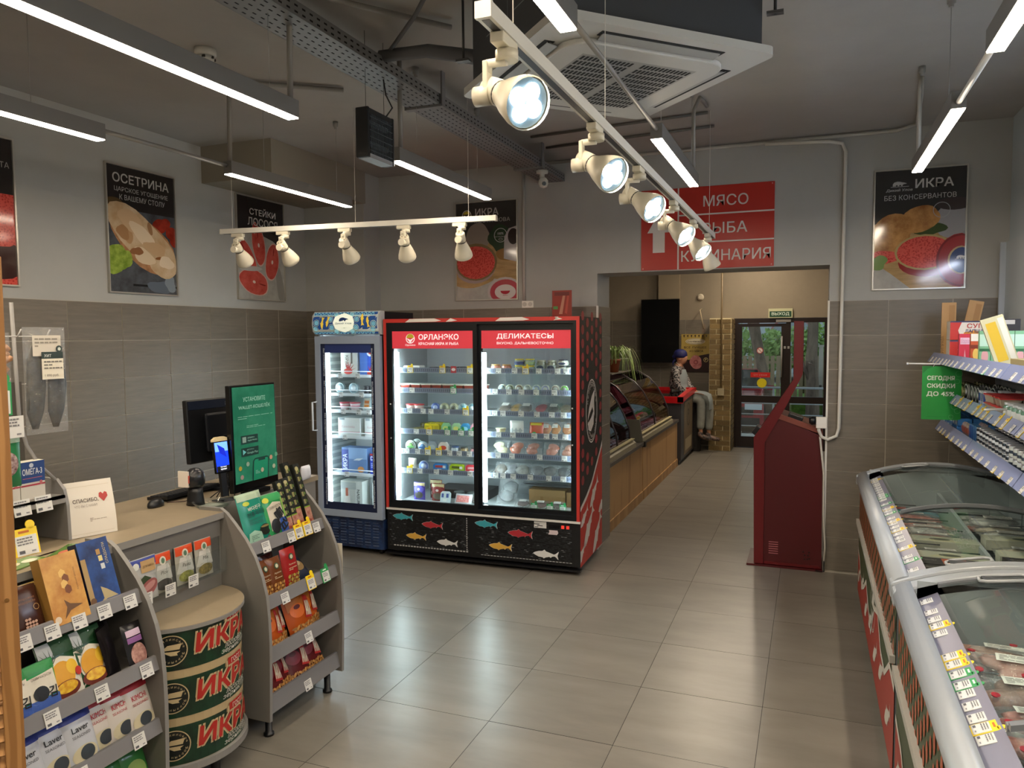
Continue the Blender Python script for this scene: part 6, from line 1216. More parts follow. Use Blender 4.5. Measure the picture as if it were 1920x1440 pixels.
# hanging packs
FISHM='#3c3f48'
pf=pack_clear(.165,.39,.045,'#23262e',2,90,cc='#4a4740',fish=True,label=False)
o=put(pf,(-2.615,1.955,1.485),(0,0,RZ-.0),'clear vacuum bag of dried dark fish hanging from the rack hook','fish pack',name='dried_fish_pack')
g=G(); f=Face(g,(-.065,-.026,.285),lift=.001); f.rect(0,0,.11,.075,C('#c9c2b4'),1); f.lines(.008,.10,.03,.068,3,C('#8a8478'),2); g2=g.mesh('label'); part(g2,'label',o)
g=G(); f=Face(g,(-.035,-.029,.20),lift=.001); f.rect(0,.075,.085,.10,C('#2c3a36'),1); f.disc(.07,.11,.013,None,C('#2c3a36'),1); f.disc(.07,.11,.007,None,C('#c9d0c4'),2,n=5); f.text('ХИТ',.01,.081,.010,C('#dfe3da'),2,bold=.03); f.rect(0,0,.085,.075,C('#dcd6c4'),1); f.lines(.008,.08,.035,.07,3,C('#77736a'),2); f.text('1 890 руб.',.01,.008,.011,C('#6a665c'),2,w=.055); part(g.mesh('price_label'),'price_label',o)
pn=pack_clear(.12,.19,.04,'#9c6a44',5,91,cc='#c99a72',label=False)
o=put(pn,(-2.60,1.755,1.665),(0,0,RZ),'clear bag of pale dried seafood hanging beside the louvred screen','food bag',name='seafood_bag')
put([('price_tag_holder',PC['g'])],(-2.575,1.745,1.575),(0,0,RZ),'green topped price tag under the hanging seafood bag','price tag',sc=1.9)
put([('price_card',PC['w'])],(-2.565,1.785,1.49),(0,0,RZ),'plain white price card on the lower rack hook','price card',sc=1.8)
put(bag(.125,.21,.04,'#2f7a4c',lambda f,w,h:(f.disc(w*.55,h*.4,w*.28,h*.2,mat('dark_berries','#5a2c34',.3,noise=.5,nscale=60,col2='#b9a8a4'),1),f.rect(w*.05,h*.75,w*.95,h*.95,C('#a9c4ac'),1,nx=2)),seed=92),(-2.59,1.765,1.315),(0,0,RZ),'green pouch with a window of dark food hanging on the lower hook','pouch',name='green_pouch')
# ---------------- louvred wooden screen
t=thing('louvred_screen','pine louvred folding screen at the left edge of the photo','screen panel',(-2.0,1.38,0))
a=math.atan2(-.823,-.568); Ms=rotm((-1.998,1.384,0),a)
G(Ms).box(0,.046,-.012,.012,.02,2.05,WOOD).obj('stile',t,bevel=.003); G(Ms).box(.50,.546,-.012,.012,.02,2.05,WOOD).obj('stile',t,bevel=.003)
G(Ms).box(.046,.50,-.011,.011,1.97,2.05,WOOD).obj('top_rail',t); G(Ms).box(.046,.50,-.011,.011,.02,.12,WOOD).obj('bottom_rail',t)
sl=G(rotm((0,0,0),0,R(55))).box(.046,.50,-.0035,.0035,-.020,.020,WOOD).mesh('slat')
for k in range(48): o=part(sl,'slat',t); o.matrix_local=WM(t).inverted()@Ms@Matrix.Translation((0,0,.14+k*.0385))
G(Ms).lathe([(.006,0),(.005,.003)],(.025,.0125,1.13),10,C('#7a5526'),(0,1,0)).obj('screw_plug',t)
# ================================================================ red terminal by the doorway
t=thing('payment_kiosk','tall dark red metal kiosk standing side-on at the right of the doorway','kiosk',(-.15,6.4,0))
KY0,KY1=6.20,6.64; RK2=mat('dark_red_panel','#4f0d12',.4)
out=[(-.395,.02),(-.408,1.022),(-.322,1.151),(-.120,1.480),(-.124,1.930),(-.055,1.929),(-.056,1.522),(-.168,1.281),(-.245,1.135),(-.325,.985),(-.325,.02)]
for y0,y1 in ((KY0,KY0+.02),(KY1-.02,KY1)): G().prism(out,y0,y1,'y',REDK).obj('side_frame',t)
G().prism([(-.390,.03),(-.402,1.02),(-.316,1.148),(-.115,1.478),(-.118,1.925),(-.062,1.925),(-.062,1.525),(-.174,1.284),(-.250,1.138),(-.330,.99),(-.330,.03)],KY0+.02,KY1-.02,'y',REDK).obj('front_casing',t)
G().prism([(-.326,.02),(-.326,.985),(-.235,1.155),(-.215,1.185),(.095,1.045),(.103,.02)],KY0+.012,KY1-.012,'y',RK2).obj('rear_cabinet',t)
G().prism([(-.23,1.175),(-.222,1.215),(.090,1.108),(.097,1.060)],KY0+.004,KY1-.004,'y',mat('kiosk_top_brown','#7c4034',.4)).obj('sloping_top',t)
g=G(rotm((-.11,KY0+.07,1.165),0,0,.33)); g.box(-.055,.055,-.06,.10,.0,.042,BLK); g.obj('card_reader',t,bevel=.006)
g=G(rotm((-.375,KY0+.06,1.06),0,0,-.9)); g.box(-.035,.035,-.04,.10,.0,.04,BLK); g.obj('note_acceptor',t,bevel=.004)
G().box(-.1245,-.1225,KY0+.03,KY1-.03,1.52,1.89,C('#0c0d10',.1)).obj('upper_screen',t)
g=G(); 
for k in range(6): g.box(-.285,-.215,KY0+.009,KY0+.0125,.105+k*.018,.111+k*.018,C('#b0666a'))
g.obj('vent_slots',t,kind='stuff')
g=G()
for x,z in ((-.02,.115),(.005,.115),(-.03,.14),(.012,.14),(-.02,.085),(.0,.085),(.015,.09)): g.lathe([(.006,0),(.006,.002)],(x,KY0+.0085,z),8,C('#160a0c'),(0,1,0))
g.obj('cable_holes',t,kind='stuff')
G().box(-.45,.11,KY0-.01,KY1+.01,0,.015,RK2).obj('base_plate',t)
G().box(-.32,.09,KY0+.005,KY0+.012,.02,.04,REDK).obj('plinth_lip',t)
t=thing('wall_junction_box','white socket box on the doorway edge behind the red kiosk','junction box',(.09,6.19,1.16))
G().box(.045,.122,6.165,6.205,1.115,1.20,WHITEP).obj('box_body',t,bevel=.004); G().lathe([(.03,0),(.034,.03),(.02,.05)],(.045,6.19,1.17),12,BLK,(-1,0,0)).obj('black_plug',t)
G().tube([(.115,6.19,.02),(.125,6.175,.2),(.11,6.19,.45),(.108,6.19,.75),(.075,6.18,1.05)],.008,6,C('#c4c1b8')).sobj('power_cable','white cable hanging between the red kiosk and the wall edge','cable')
G().tube([(.06,6.18,.012),(.12,6.17,.012),(.118,6.185,.12),(.112,6.185,.4)],.005,6,BLK).sobj('power_cable','black cable at the foot of the red kiosk','cable')
# ================================================================ green sale sign
t=thing('sale_sign','bright green hanging sign reading СЕГОДНЯ СКИДКИ ДО 45% before the right wall','sign',(.79,5.58,1.27))
g=G(); n=6; us=[i/n for i in range(n+1)]
SG=mat('sale_sign_green','#2f9a48',.3,noise=.08,nscale=4); xs0,xs1,zs0,zs1=.679,.905,1.268,1.616
def sfn(x,y,l): return (xs0+x,5.58-.006*math.sin(PI*x/.226)-l,zs0+y)
vs=[sfn(.226*u,v,0) for v in (0,.348) for u in us]; g.add(vs,[(i,i+1,i+n+2,i+n+1) for i in range(n)],SG,True); vs=[(a,b+.002,c) for a,b,c in vs]; g.add(vs,[(i+n+1,i+n+2,i+1,i) for i in range(n)],SG,True); g.obj('sign_sheet',t)
g=G(); f=Face(g,(0,0,0),fn=sfn,lift=.0008); WS2=C('#dfeee2'); f.text('СЕГОДНЯ',.03,.253,.032,WS2,1,w=.155,bold=.06); f.text('СКИДКИ',.03,.203,.032,WS2,1,w=.158,bold=.06); f.text('ДО 45%',.028,.150,.033,WS2,1,w=.158,bold=.06); g.obj('sign_lettering',t,kind='stuff')
g=G(); f=Face(g,(0,0,0),fn=sfn,lift=.0008); LG=C('#7cc48c'); [f.ringd(x,y,r,.0015,LG,1,n=14) for x,y,r in ((.19,.09,.022),(.205,.06,.018),(.18,.12,.012),(.17,.02,.014),(.20,.25,.015),(.21,.30,.02))]; f.poly([(.003,.345),(.07,.345),(.03,.33),(.003,.30)],C('#1f7a36'),1); f.rect(.03,.018,.19,.020,C('#267f3c'),1); g.obj('sign_ornament',t,kind='stuff')
WB=mat('white_bar','#d5d6d4',.35)
G().cyl((.592,5.575,1.632),(.90,5.575,1.628),.0055,n=8,m=WB).obj('hanging_bar',t); G().lathe([(.008,-.006),(.008,.006)],(.592,5.575,1.632),10,WB,(1,0,0)).obj('bar_end',t)
for x in (.74,.83): G().tube([(x,5.575,1.640),(x+.006,5.57,1.625),(x,5.573,1.612)],.0025,5,WB).obj('hanging_clip',t)
g=G(); g.tube([(.895,5.57,1.605),(.895,5.57,1.655),(.90,5.45,1.66),(.90,5.05,1.655),(.90,5.05,1.605),(.895,5.57,1.605)],.004,6,WB); g.obj('wire_bracket',t)
# ================================================================ wall shelving on the right
SX=.862
rows=[('top',1.690,1.635,.79),('middle',1.432,1.386,.85),('lowest',1.212,1.152,.85)]
BLA=mat('cold_lit_acrylic_rail','#8f9cc9',.2,spec=.8); BLA2=mat('blue_grey_rail','#7f88a5',.25)  # blue tint of the cold light is put into the acrylic rail colour
shelves=[]
for si,(Ya,Yb) in enumerate(((5.02,6.15),(3.90,5.01),(2.78,3.89))):
    t=thing('wall_shelving',('section of wall shelving nearest the back wall, behind the green sign','middle section of wall shelving above the freezers','section of wall shelving at the right edge of the photo')[si],'shelving',(1.06,(Ya+Yb)/2,0),0,'wall shelving sections on the right'); shelves.append(t)
    G().box(1.235,1.262,Ya,Yb,0,2.45,C('#b9c4cc',.5)).obj('back_panel',t)
    for y in (Ya+.01,Yb-.03): G().box(1.20,1.235,y,y+.025,0,2.45,C('#aab2ba',.4)).obj('upright',t)
    for nm,z1,z0,SX in rows:
        s=G().box(SX+.02,1.235,Ya,Yb,z0+.004,z0+.024,C('#98a0a8',.35)).obj('shelf_board',t)
        G().prism([(SX-.012,z0-.006),(SX-.008,z0-.010),(SX+.032,z1),(SX+.028,z1+.003)],Ya+.002,Yb-.002,'y',BLA).obj('price_rail',s)
        a=math.atan2(.040,(z1-z0)+.006)
        y=Ya+.05+.03*si
        while y<Yb-.04:
            kd='y' if rnd.random()<(.45 if nm!='top' else 0) else ('g' if rnd.random()<.05 else 'w')
            if y>5.5 and nm=='top': kd='w'
            # rail cards face -X
            g_=PC[kd]; o=part(g_,'price_card',s); o.matrix_local=WM(s).inverted()@rotm((SX-.0135,y,z0-.006),-RZ,-.62)@Matrix.Scale(1.0,4); y+=.11+.06*rnd.random()
def sh(pr,x,y,z,label,cat,grp=None,name=None,rx=0,rz=0,sc=None): return put(pr,(x,y,z),(rx,0,-RZ+rz),label,cat,grp,name,sc)
ZT1,ZT2,ZT3=1.660,1.411,1.177
KR=C('#b58a55',.6)
def d_kr(f,w,h): f.disc(w*.55,h*.42,w*.12,h*.03,C('#2a2018'),1); f.text('ПРИПРАВА',w*.2,h*.05,h*.05,C('#6a5030'),1,rot=90,w=h*.35); f.rect(w*.5,h*.6,w*.9,h*.95,C('#a67c48'),1)
def standing(w,h,d,col,dr): # faces camera (-Y)
    return carton(w,h,d,col,dr)
put(standing(.085,.375,.05,'#b8905c',d_kr),(.865,5.88,ZT1),(0,0,-.1),'upright kraft cardboard box, left of the two on the top wall shelf','box',name='kraft_box')
put(standing(.085,.39,.05,'#b8905c',d_kr),(.96,5.90,ZT1),(0,.18,-.1),'tilted kraft cardboard box, right of the two on the top wall shelf','box',name='kraft_box')
def d_rw(f,w,h): f.poly([(0,0),(w*.28,0),(w*.2,h*.5),(w*.3,h),(0,h)],C('#c2302a'),1); f.poly([(w*.3,h*.05),(w*.6,h*.1),(w*.9,h*.35),(w*.6,h*.5),(w*.35,h*.4)],C('#d9902a'),1); f.text('СУП',w*.62,h*.62,h*.24,C('#b5302a'),2,al='c',w=w*.4,bold=.04); f.text('ЛАПША',w*.6,h*.38,h*.17,C('#24356a'),2,al='c',w=w*.45,bold=.04); f.rect(0,h*.93,w,h,C('#2a3560'),1)
for k in range(2): put(standing(.22,.118,.20,'#e2ddd2',d_rw),(.935,5.60,ZT1+.006+.121*k),(0,0,-.05),'white, red and yellow noodle box, %s of two stacked on the top wall shelf'%('bottom','top')[k],'box',name='noodle_box')
put(standing(.14,.10,.14,'#2b2a30',lambda f,w,h:f.rect(w*.3,h*.7,w*.8,h*.95,C('#b9b8b4'),1)),(1.08,5.32,ZT1+.15),(0,0,-.1),'dark carton with a barcode at the back of the top wall shelf','box',name='dark_carton')
put(standing(.30,.15,.14,'#8f7a6a',None),(1.05,5.29,ZT1),(0,0,0),'low brown carton under the dark carton on the top wall shelf','box',name='brown_carton')
def d_pk(f,w,h): f.rect(w*.1,h*.62,w*.92,h*.86,C('#dcb4c4'),1); f.lines(w*.14,w*.88,h*.65,h*.83,4,C('#b98a9a')); f.poly([(w*.4,h*.05),(w*.5,h*.45),(w*.62,h*.05)],C('#d9a0a8'),1)
for k in range(3): put(standing(.062,.165,.05,'#c03046',d_pk),(.855+.066*k,5.22,ZT1),(0,0,-.05),'pink and red pack, %s of three on the top wall shelf'%('left','middle','right')[k],'pack',name='red_pack')
def d_or(f,w,h): f.rect(0,h*.75,w,h,C('#d9d2c4'),1); f.disc(w*.5,h*.3,w*.3,h*.2,C('#d9b45a'),1); f.rect(0,h*.5,w,h*.62,C('#7a2f1c'),1)
for k in range(3): put(standing(.052,.165,.05,'#b5502a',d_or),(.865+.056*k,4.95,ZT1),(0,0,-.05),'orange and brown upright pack, %s of three on the top wall shelf'%('left','middle','right')[k],'pack',name='orange_pack')
def d_gr(f,w,h): f.rect(0,h*.55,w,h*.9,C('#bfe0c8'),1); f.disc(w*.5,h*.25,w*.32,h*.2,C('#d9a0a0'),1); f.rect(0,h*.4,w,h*.48,C('#2f6a44'),1)
for k in range(4): put(standing(.050,.18,.05,'#7fb58a',d_gr),(.855+.053*k,4.66,ZT1),(0,0,-.05),'green and white upright pack, %s of four on the top wall shelf'%('first','second','third','fourth')[k],'pack',name='green_pack')
put(standing(.10,.25,.045,'#cfc9a0',lambda f,w,h:(f.rect(w*.15,h*.1,w*.6,h*.9,C('#d9b430'),1),f.rect(w*.7,h*.05,w*.95,h*.95,C('#e2e0d0'),1))),(.915,4.42,ZT1+.01),(0,-.32,-.1),'open white and yellow display carton leaning on the top wall shelf','box',name='leaning_carton')
sh(bag(.17,.15,.05,'#2c3d22',lambda f,w,h:(f.disc(w*.4,h*.55,w*.22,h*.12,C('#8a5a34'),1),f.rect(w*.7,h*.8,w*.92,h*.9,C('#c9c9b0'),1),f.text('МЮСЛИ',w*.5,h*.2,h*.12,C('#d6d6c4'),2,al='c')),seed=7),1.0,4.22,ZT1+.05,'dark green pouch standing in a cardboard tray on the top wall shelf','pouch',name='dark_green_pouch',rz=.6)
G().box(.90,1.12,3.98,4.30,ZT1,ZT1+.045,C('#9a8a5a',.6)).sobj('cardboard_tray','low cardboard tray at the right end of the top wall shelf','tray')
# middle shelf
def rowfill(z,Y0,Y1,dy,builders,labels,grp,xs=(.93,1.02,1.11),stack=1,h=.05,cat='tin',jit=.0,nm=None):
    y=Y0;i=0
    while y<Y1:
        pr=builders[i%len(builders)]
        for x in xs:
            for k in range(stack): put(pr,(x+rnd.uniform(-jit,jit),y,z+k*(h+.0015)),(0,0,-RZ+rnd.uniform(-.15,.15)),labels,cat,grp,nm)
        y+=dy;i+=1
rowfill(ZT2,5.50,6.1,.095,[disc_can(.042,.04,'#8a9068','#b5ac74','#3a3a2c')],'round gold and dark tin standing on edge behind the green sign','round tins on the middle wall shelf',cat='tin',xs=(.925,1.0,1.08),nm='round_tin')
rowfill(ZT2,5.10,5.46,.09,[disc_can(.05,.03,'#aab0b0','#3c4048','#c4c9cc')],'round silver rimmed dark tin standing on edge on the middle wall shelf','silver rimmed tins on the middle wall shelf',xs=(.925,1.0,1.08),nm='round_tin')
rowfill(ZT2,4.82,5.06,.062,[rbox(.055,.09,.05,'#dfe4ea',((.1,.35,.9,.85,'#2c4a9a'),(.2,.1,.8,.28,'#7fa0d0')))],'white pack with blue print on the middle wall shelf','blue and white packs on the middle wall shelf',cat='pack',nm='blue_white_pack')
rowfill(ZT2,4.42,4.80,.10,[tub(.09,.09,.045,'#a59a8a','#c83a3a'),tub(.09,.09,.045,'#b0a594','#c83a3a')],'clear tub with a red lid on the middle wall shelf','red lidded tubs on the middle wall shelf',stack=2,h=.046,cat='food tub',nm='red_lid_tub')
rowfill(ZT2,3.95,4.40,.085,[jar(.038,.075,'#6f9a84','#c9cfd2','#dfe4e2')],'green glass jar with a pale lid on the middle wall shelf','green jars on the middle wall shelf',stack=1,h=.075,cat='jar')
rowfill(ZT2,2.95,3.90,.085,[can(.038,.06,'#b9c4c0','#c9cdd0','#3c6a4a')],'pale tin on the middle wall shelf at the edge of the photo','pale tins on the middle wall shelf',stack=1,h=.06)
# lowest shelf
rowfill(ZT3,5.62,6.10,.095,[rbox(.085,.05,.08,'#3f7fc4',((.1,.2,.6,.8,'#cfe0ea'),))],'blue oblong pack at the far end of the lowest wall shelf','blue packs on the lowest wall shelf',stack=2,h=.05,cat='pack',nm='blue_pack')
rowfill(ZT3,5.32,5.58,.062,[bag(.085,.085,.03,'#b9a4a0',lambda f,w,h:f.disc(w*.5,h*.5,w*.3,h*.25,C('#a5584a'),1),seed=5)],'small pinkish sachet on the lowest wall shelf','sachets on the lowest wall shelf',cat='sachet',nm='sachet')
rowfill(ZT3,5.10,5.30,.062,[rbox(.085,.10,.03,'#4a8ac4',((.1,.1,.6,.9,'#2f5fae'),))],'upright blue and green pack on the lowest wall shelf','upright blue packs on the lowest wall shelf',cat='pack',nm='blue_pack')
rowfill(ZT3,4.30,5.06,.078,[can(.036,.055,'#1d222c','#d2d6dc','#dfe4ea')],'dark tin with a silver lid, stacked in twos on the lowest wall shelf','dark silver lidded tins on the lowest wall shelf',stack=2,h=.055)
rowfill(ZT3,4.0,4.28,.078,[can(.036,.055,'#cfd4d0','#cfd2d6','#2f3a4a')],'white tin with a silver lid, stacked in twos on the lowest wall shelf','white silver lidded tins on the lowest wall shelf',stack=2,h=.055)
rowfill(ZT3,3.05,3.97,.085,[can(.038,.055,'#9ab81e','#d2cf8a','#d9d02a')],'yellow green tin stacked in twos at the right edge of the lowest wall shelf','yellow green tins on the lowest wall shelf',stack=2,h=.055)
# wire arm sticking out over the middle shelf
G().tube([(.80,4.32,1.45),(.86,4.32,1.455),(1.2,4.32,1.455)],.006,6,WB).sobj('white_bar','short white bar sticking out over the middle wall shelf','bar')
# light above the shelves
t=thing('shelf_light','white light tube mounted high over the wall shelves','light',(1.15,4.4,2.42)); G().box(1.12,1.19,2.6,4.9,2.44,2.47,C('#c9cdd0')).obj('housing',t); G().box(1.13,1.18,2.62,4.88,2.425,2.44,mat('shelf_tube','#dfeaff',.5,emit=30)).obj('diffuser',t)
# ================================================================ chest freezers
def fz(x): return .875+.11*(1-((x-.79)/.49)**2)
FZG=mat('freezer_pale_grey','#9ea4a9',.35,spec=.6); FZD=mat('freezer_mid_grey','#74787d',.4); FZL=mat('freezer_liner','#a5adb0',.45)
WRG=mat('freezer_wrap_green','#3d4a2e',.45); WRR=mat('freezer_wrap_red','#9e3024',.45); WRO=C('#a8502f',.45); WRW=C('#c9c4b8',.5)
def arch(y0,y1,xa,xb,dz0,dz1,m,n=16):
    g=G(); xs=[xa+(xb-xa)*i/n for i in range(n+1)]; pts=[(x,fz(x)+dz1) for x in xs]+[(x,fz(x)+dz0) for x in xs[::-1]]
    g.prism(pts,y0,y1,'y',m); return g
def freezer(Y0,Y1,label,joint,grp):
    t=thing('chest_freezer',label,'freezer',(.77,(Y0+Y1)/2,0),0,grp)
    X0,X1=.325,1.225
    G().box(X0,X1,Y0+.02,Y1-.02,.10,.58,FZD).obj('cabinet',t)
    g=G(); g.box(X0,X0+.05,Y0+.02,Y1-.02,.58,.84,FZD).box(X1-.05,X1,Y0+.02,Y1-.02,.58,.84,FZD).box(X0+.05,X1-.05,Y0+.02,Y0+.07,.58,.84,FZD).box(X0+.05,X1-.05,Y1-.07,Y1-.02,.58,.84,FZD); g.obj('cabinet_rim',t)
    g=G(); g.box(X0+.05,X0+.055,Y0+.07,Y1-.07,.585,.86,FZL).box(X1-.055,X1-.05,Y0+.07,Y1-.07,.585,.93,FZL).box(X0+.05,X1-.05,Y0+.07,Y0+.075,.585,.88,FZL).box(X0+.05,X1-.05,Y1-.075,Y1-.07,.585,.93,FZL).box(X0+.05,X1-.05,Y0+.07,Y1-.07,.58,.59,C('#6e7478')); g.obj('inner_liner',t)
    # rounded long rails
    n=10; pr_=[(.372+.075*math.cos(R(100+160*i/n)),.858+.052*math.sin(R(100+160*i/n))) for i in range(n+1)]+[(.372,.80)]
    G().prism(pr_,Y0+.015,Y1-.015,'y',FZG,sm=True).obj('front_rail',t)
    G().box(1.175,1.25,Y0+.015,Y1-.015,.83,.905,FZG).obj('rear_rail',t)
    for a,b in ((Y0,Y0+.075),(Y1-.075,Y1)):
        arch(a,b,.297,1.25,-.055,.006,FZG).obj('end_frame',t,bevel=.01)
    # sliding curved lids
    for k,(a,b,dz) in enumerate(((joint-.02,Y1-.075,.0),(Y0+.075,joint+.03,-.014))):
        l=arch(a,b,.445,1.16,dz-.004,dz-.0038,GLASSD).obj('glass_lid',t)
        for (p,q) in ((a,a+.02),(b-.02,b)): arch(p,q,.44,1.165,dz-.012,dz+.003,FZD).obj('lid_frame',l)
        hy=b-.045 if k==0 else a+.045
        g=G(); xa=.50 if k else .56
        pts=[(xa,hy-.018),(xa+.02,hy-.034),(xa+.13,hy-.034),(xa+.15,hy-.018),(xa+.15,hy+.018),(xa+.13,hy+.034),(xa+.02,hy+.034),(xa,hy+.018)]
        g.tube([(x,y,fz(x)+dz+.010) for x,y in pts+pts[:1]],.006,6,C('#a9adb0',.3)); g.box(xa+.01,xa+.14,hy-.02,hy+.02,fz(xa+.07)+dz+.0,fz(xa+.07)+dz+.004,C('#4e5256',.3)); g.obj('lid_handle',l)
    # price strip inside the front rail
    s=G().prism([(.374,.858),(.440,.892),(.440,.896),(.374,.862)],Y0+.08,Y1-.08,'y',C('#77778a',.3)).obj('price_strip',t)
    y=Y0+.10; 
    while y<Y1-.12:
        kd=rnd.choice('wwwwwyyg'); 
        if rnd.random()<.82:
            o=part(PC[kd],'price_card',s); M=Matrix.Translation((.380,y,.8655))@Matrix.Rotation(-RZ,4,'Z')@Matrix.Rotation(R(-64),4,'X'); o.matrix_local=WM(s).inverted()@M
        y+=.052+.02*rnd.random()
    s=G().prism([(1.17,.905),(1.225,.865),(1.225,.861),(1.17,.901)],Y0+.08,Y1-.08,'y',C('#5c6a9a',.3)).obj('rear_price_strip',t)
    y=Y0+.12
    while y<Y1-.12:
        g=G(); g.add([(1.172,y,.9065),(1.222,y,.8705),(1.222,y+.035,.8705),(1.172,y+.035,.9065)],[(0,1,2,3)],C('#b9c4da')); g.obj('price_card',s); y+=.075
    # wraps on the side facing the aisle
    g=G(); f=Face(g,(X0-.0015,Y1-.02,0),(0,-1,0),(0,0,1),lift=.0008); Lg=Y1-Y0-.04
    f.rect(0,.10,Lg,.84,WRG,1); g.obj('green_wrap',t)
    g=G(); f=Face(g,(X0-.0015,Y1-.02,0),(0,-1,0),(0,0,1),lift=.0008)
    y=.04;i=0
    while y<Lg-.03:
        for z in ([.80,.71,.62,.53] if i%2 else [.755,.665,.575]): f.disc(y,z-.005,.019,.034,WRO,2,n=10)
        y+=.062;i+=1
    g.obj('ellipse_pattern',t,kind='stuff')
    g=G(); f=Face(g,(X0-.0015,Y1-.02,0),(0,-1,0),(0,0,1),lift=.0008)
    m=12; top=[(Lg*i/m,.30+.13*math.sin(i*1.7+1)*.6+(.1 if i>m/2 else 0)) for i in range(m+1)]
    f.poly([(0,.10),(Lg,.10)]+top[::-1],WRR,2) if 0 else [f.poly([(top[i][0],.10),(top[i+1][0],.10),top[i+1],top[i]],WRR,2) for i in range(m)]
    [f.poly([(top[i][0],top[i][1]-.0),(top[i+1][0],top[i+1][1]),(top[i+1][0],top[i+1][1]+.03),(top[i][0],top[i][1]+.03)],WRW,3) for i in range(m)]
    g.obj('red_wave_print',t)
    for i in range(int(Lg/.33)):
        g=G(); f=Face(g,(X0-.0015,Y1-.02,0),(0,-1,0),(0,0,1),lift=.0008); f.poly([(.04+.33*i+p[0],.18+.05*(i%2)+p[1]) for p in fishpts(.26,.5)],WRW,4); g.obj('fish_print',t)
    g=G(); f=Face(g,(X0-.0015,Y1-.02,0),(0,-1,0),(0,0,1),lift=.0008); f.ringd(Lg*.55,.42,.13,.006,WRW,5); f.ringd(Lg*.55,.42,.118,.004,WRW,5); f.poly([(Lg*.55-.07,.42),(Lg*.55-.02,.49),(Lg*.55+.08,.50),(Lg*.55+.06,.42)],WRW,5); f.poly([(Lg*.55-.06,.40),(Lg*.55+.05,.38),(Lg*.55,.35)],WRW,5); g.obj('round_emblem',t)
    G().box(X0-.022,X0,Y0+.03,Y1-.03,.555,.585,C('#b5b3aa',.4)).obj('bumper_strip',t)
    G().box(X0+.02,X0+.04,Y0+.06,Y1-.06,.02,.10,BLK).obj('plinth',t)
    for y in (Y0+.1,Y1-.1): 
        for x in (X0+.05,X1-.06): G().cyl((x,y,0),(x,y,.10),.022,n=8,m=BLK).obj('foot',t)
    for yy in [Y0+.07+(Y1-Y0-.14)*k/5 for k in range(1,5)]:
        g=G(); g.tube([(.42,yy,.70),(.42,yy,.80),(.60,yy,.80),(.60,yy,.77),(.98,yy,.77),(.98,yy,.82),(1.14,yy,.82),(1.14,yy,.70)],.0035,5,C('#3c4044',.4)); g.tube([(.40,yy,.72),(1.15,yy,.72)],.0035,5,C('#3c4044')); g.obj('wire_divider',t)
    G().box(.77,.79,Y0+.075,Y1-.075,.60,.80,C('#a9b0b4',.4)).obj('middle_divider',t)
    return t
fgrp='chest freezers along the right wall'
freezer(3.165,5.57,'far chest freezer with curved sliding glass lids under the wall shelves',4.28,fgrp)
freezer(.72,3.135,'near chest freezer at the lower right corner with curved glass lids',2.0,fgrp)
# frozen goods, lying flat
def lie(pr,x,y,z,label,cat,grp=None,name=None,rz=0,tilt=0): return put(pr,(x,y,z),(-PI/2+tilt,0,rz),label,cat,grp,name)
def d_blk(c,txt):
    def d(f,w,h): f.rect(w*.36,h*.08,w*.66,h*.92,C(c),1); f.disc(w*.51,h*.5,w*.11,h*.24,C('#1c1a1c'),2); f.text(txt,w*.18,h*.55,h*.14,C('#b9b4ac'),1,al='c',w=w*.22); f.text(txt,w*.83,h*.4,h*.12,C('#b9b4ac'),1,al='c',w=w*.2)
    return d
DKB=[carton(.33,.105,.05,'#2c2a2d',d_blk('#c05c3c','БЛИНЫ')),carton(.33,.105,.05,'#312c2c',d_blk('#a8503f','ПЕЛЬМЕНИ')),carton(.33,.105,.05,'#3a3a38',d_blk('#9a9a78','ХИНКАЛИ'))]
WHB=carton(.33,.11,.05,'#b9b9a8',lambda f,w,h:(f.poly([(w*.2,h*.1),(w*.5,h*.9),(w*.8,h*.1)],C('#c9c4a0'),1),f.disc(w*.5,h*.45,w*.14,h*.2,C('#54584a'),2)))
DBLUE=('#a8b0b4',)
meat=[pack_clear(.30,.16,.05,c_,2,i+200,cc=c2) for i,(c_,c2) in enumerate((('#7a3c34','#b58a80'),('#8a5a4a','#b09080'),('#a56a5c','#c9a094'),('#6c4a40','#a08070'),('#98443c','#c4857a')))]
crab_=[pack_clear(.30,.15,.05,c_,3,i+220,cc=c2) for i,(c_,c2) in enumerate((('#b0483c','#d99a8a'),('#9a9a98','#c9c9c4'),('#b5a58a','#d4c9b4')))]
specs=[(5.28,'g'),(5.12,'c0'),(4.96,'x'),(4.80,'c2'),(4.64,'c0'),(4.48,'c1'),(4.32,'c0'),(4.18,'w'),(4.02,'c1'),(3.88,'w'),(3.75,'d0'),(3.63,'d1'),(3.51,'d0'),(3.39,'d1'),(3.27,'d2')]
NM=('one','two','three','four','five','six','seven','eight','nine','ten','eleven','twelve','thirteen','fourteen','fifteen')
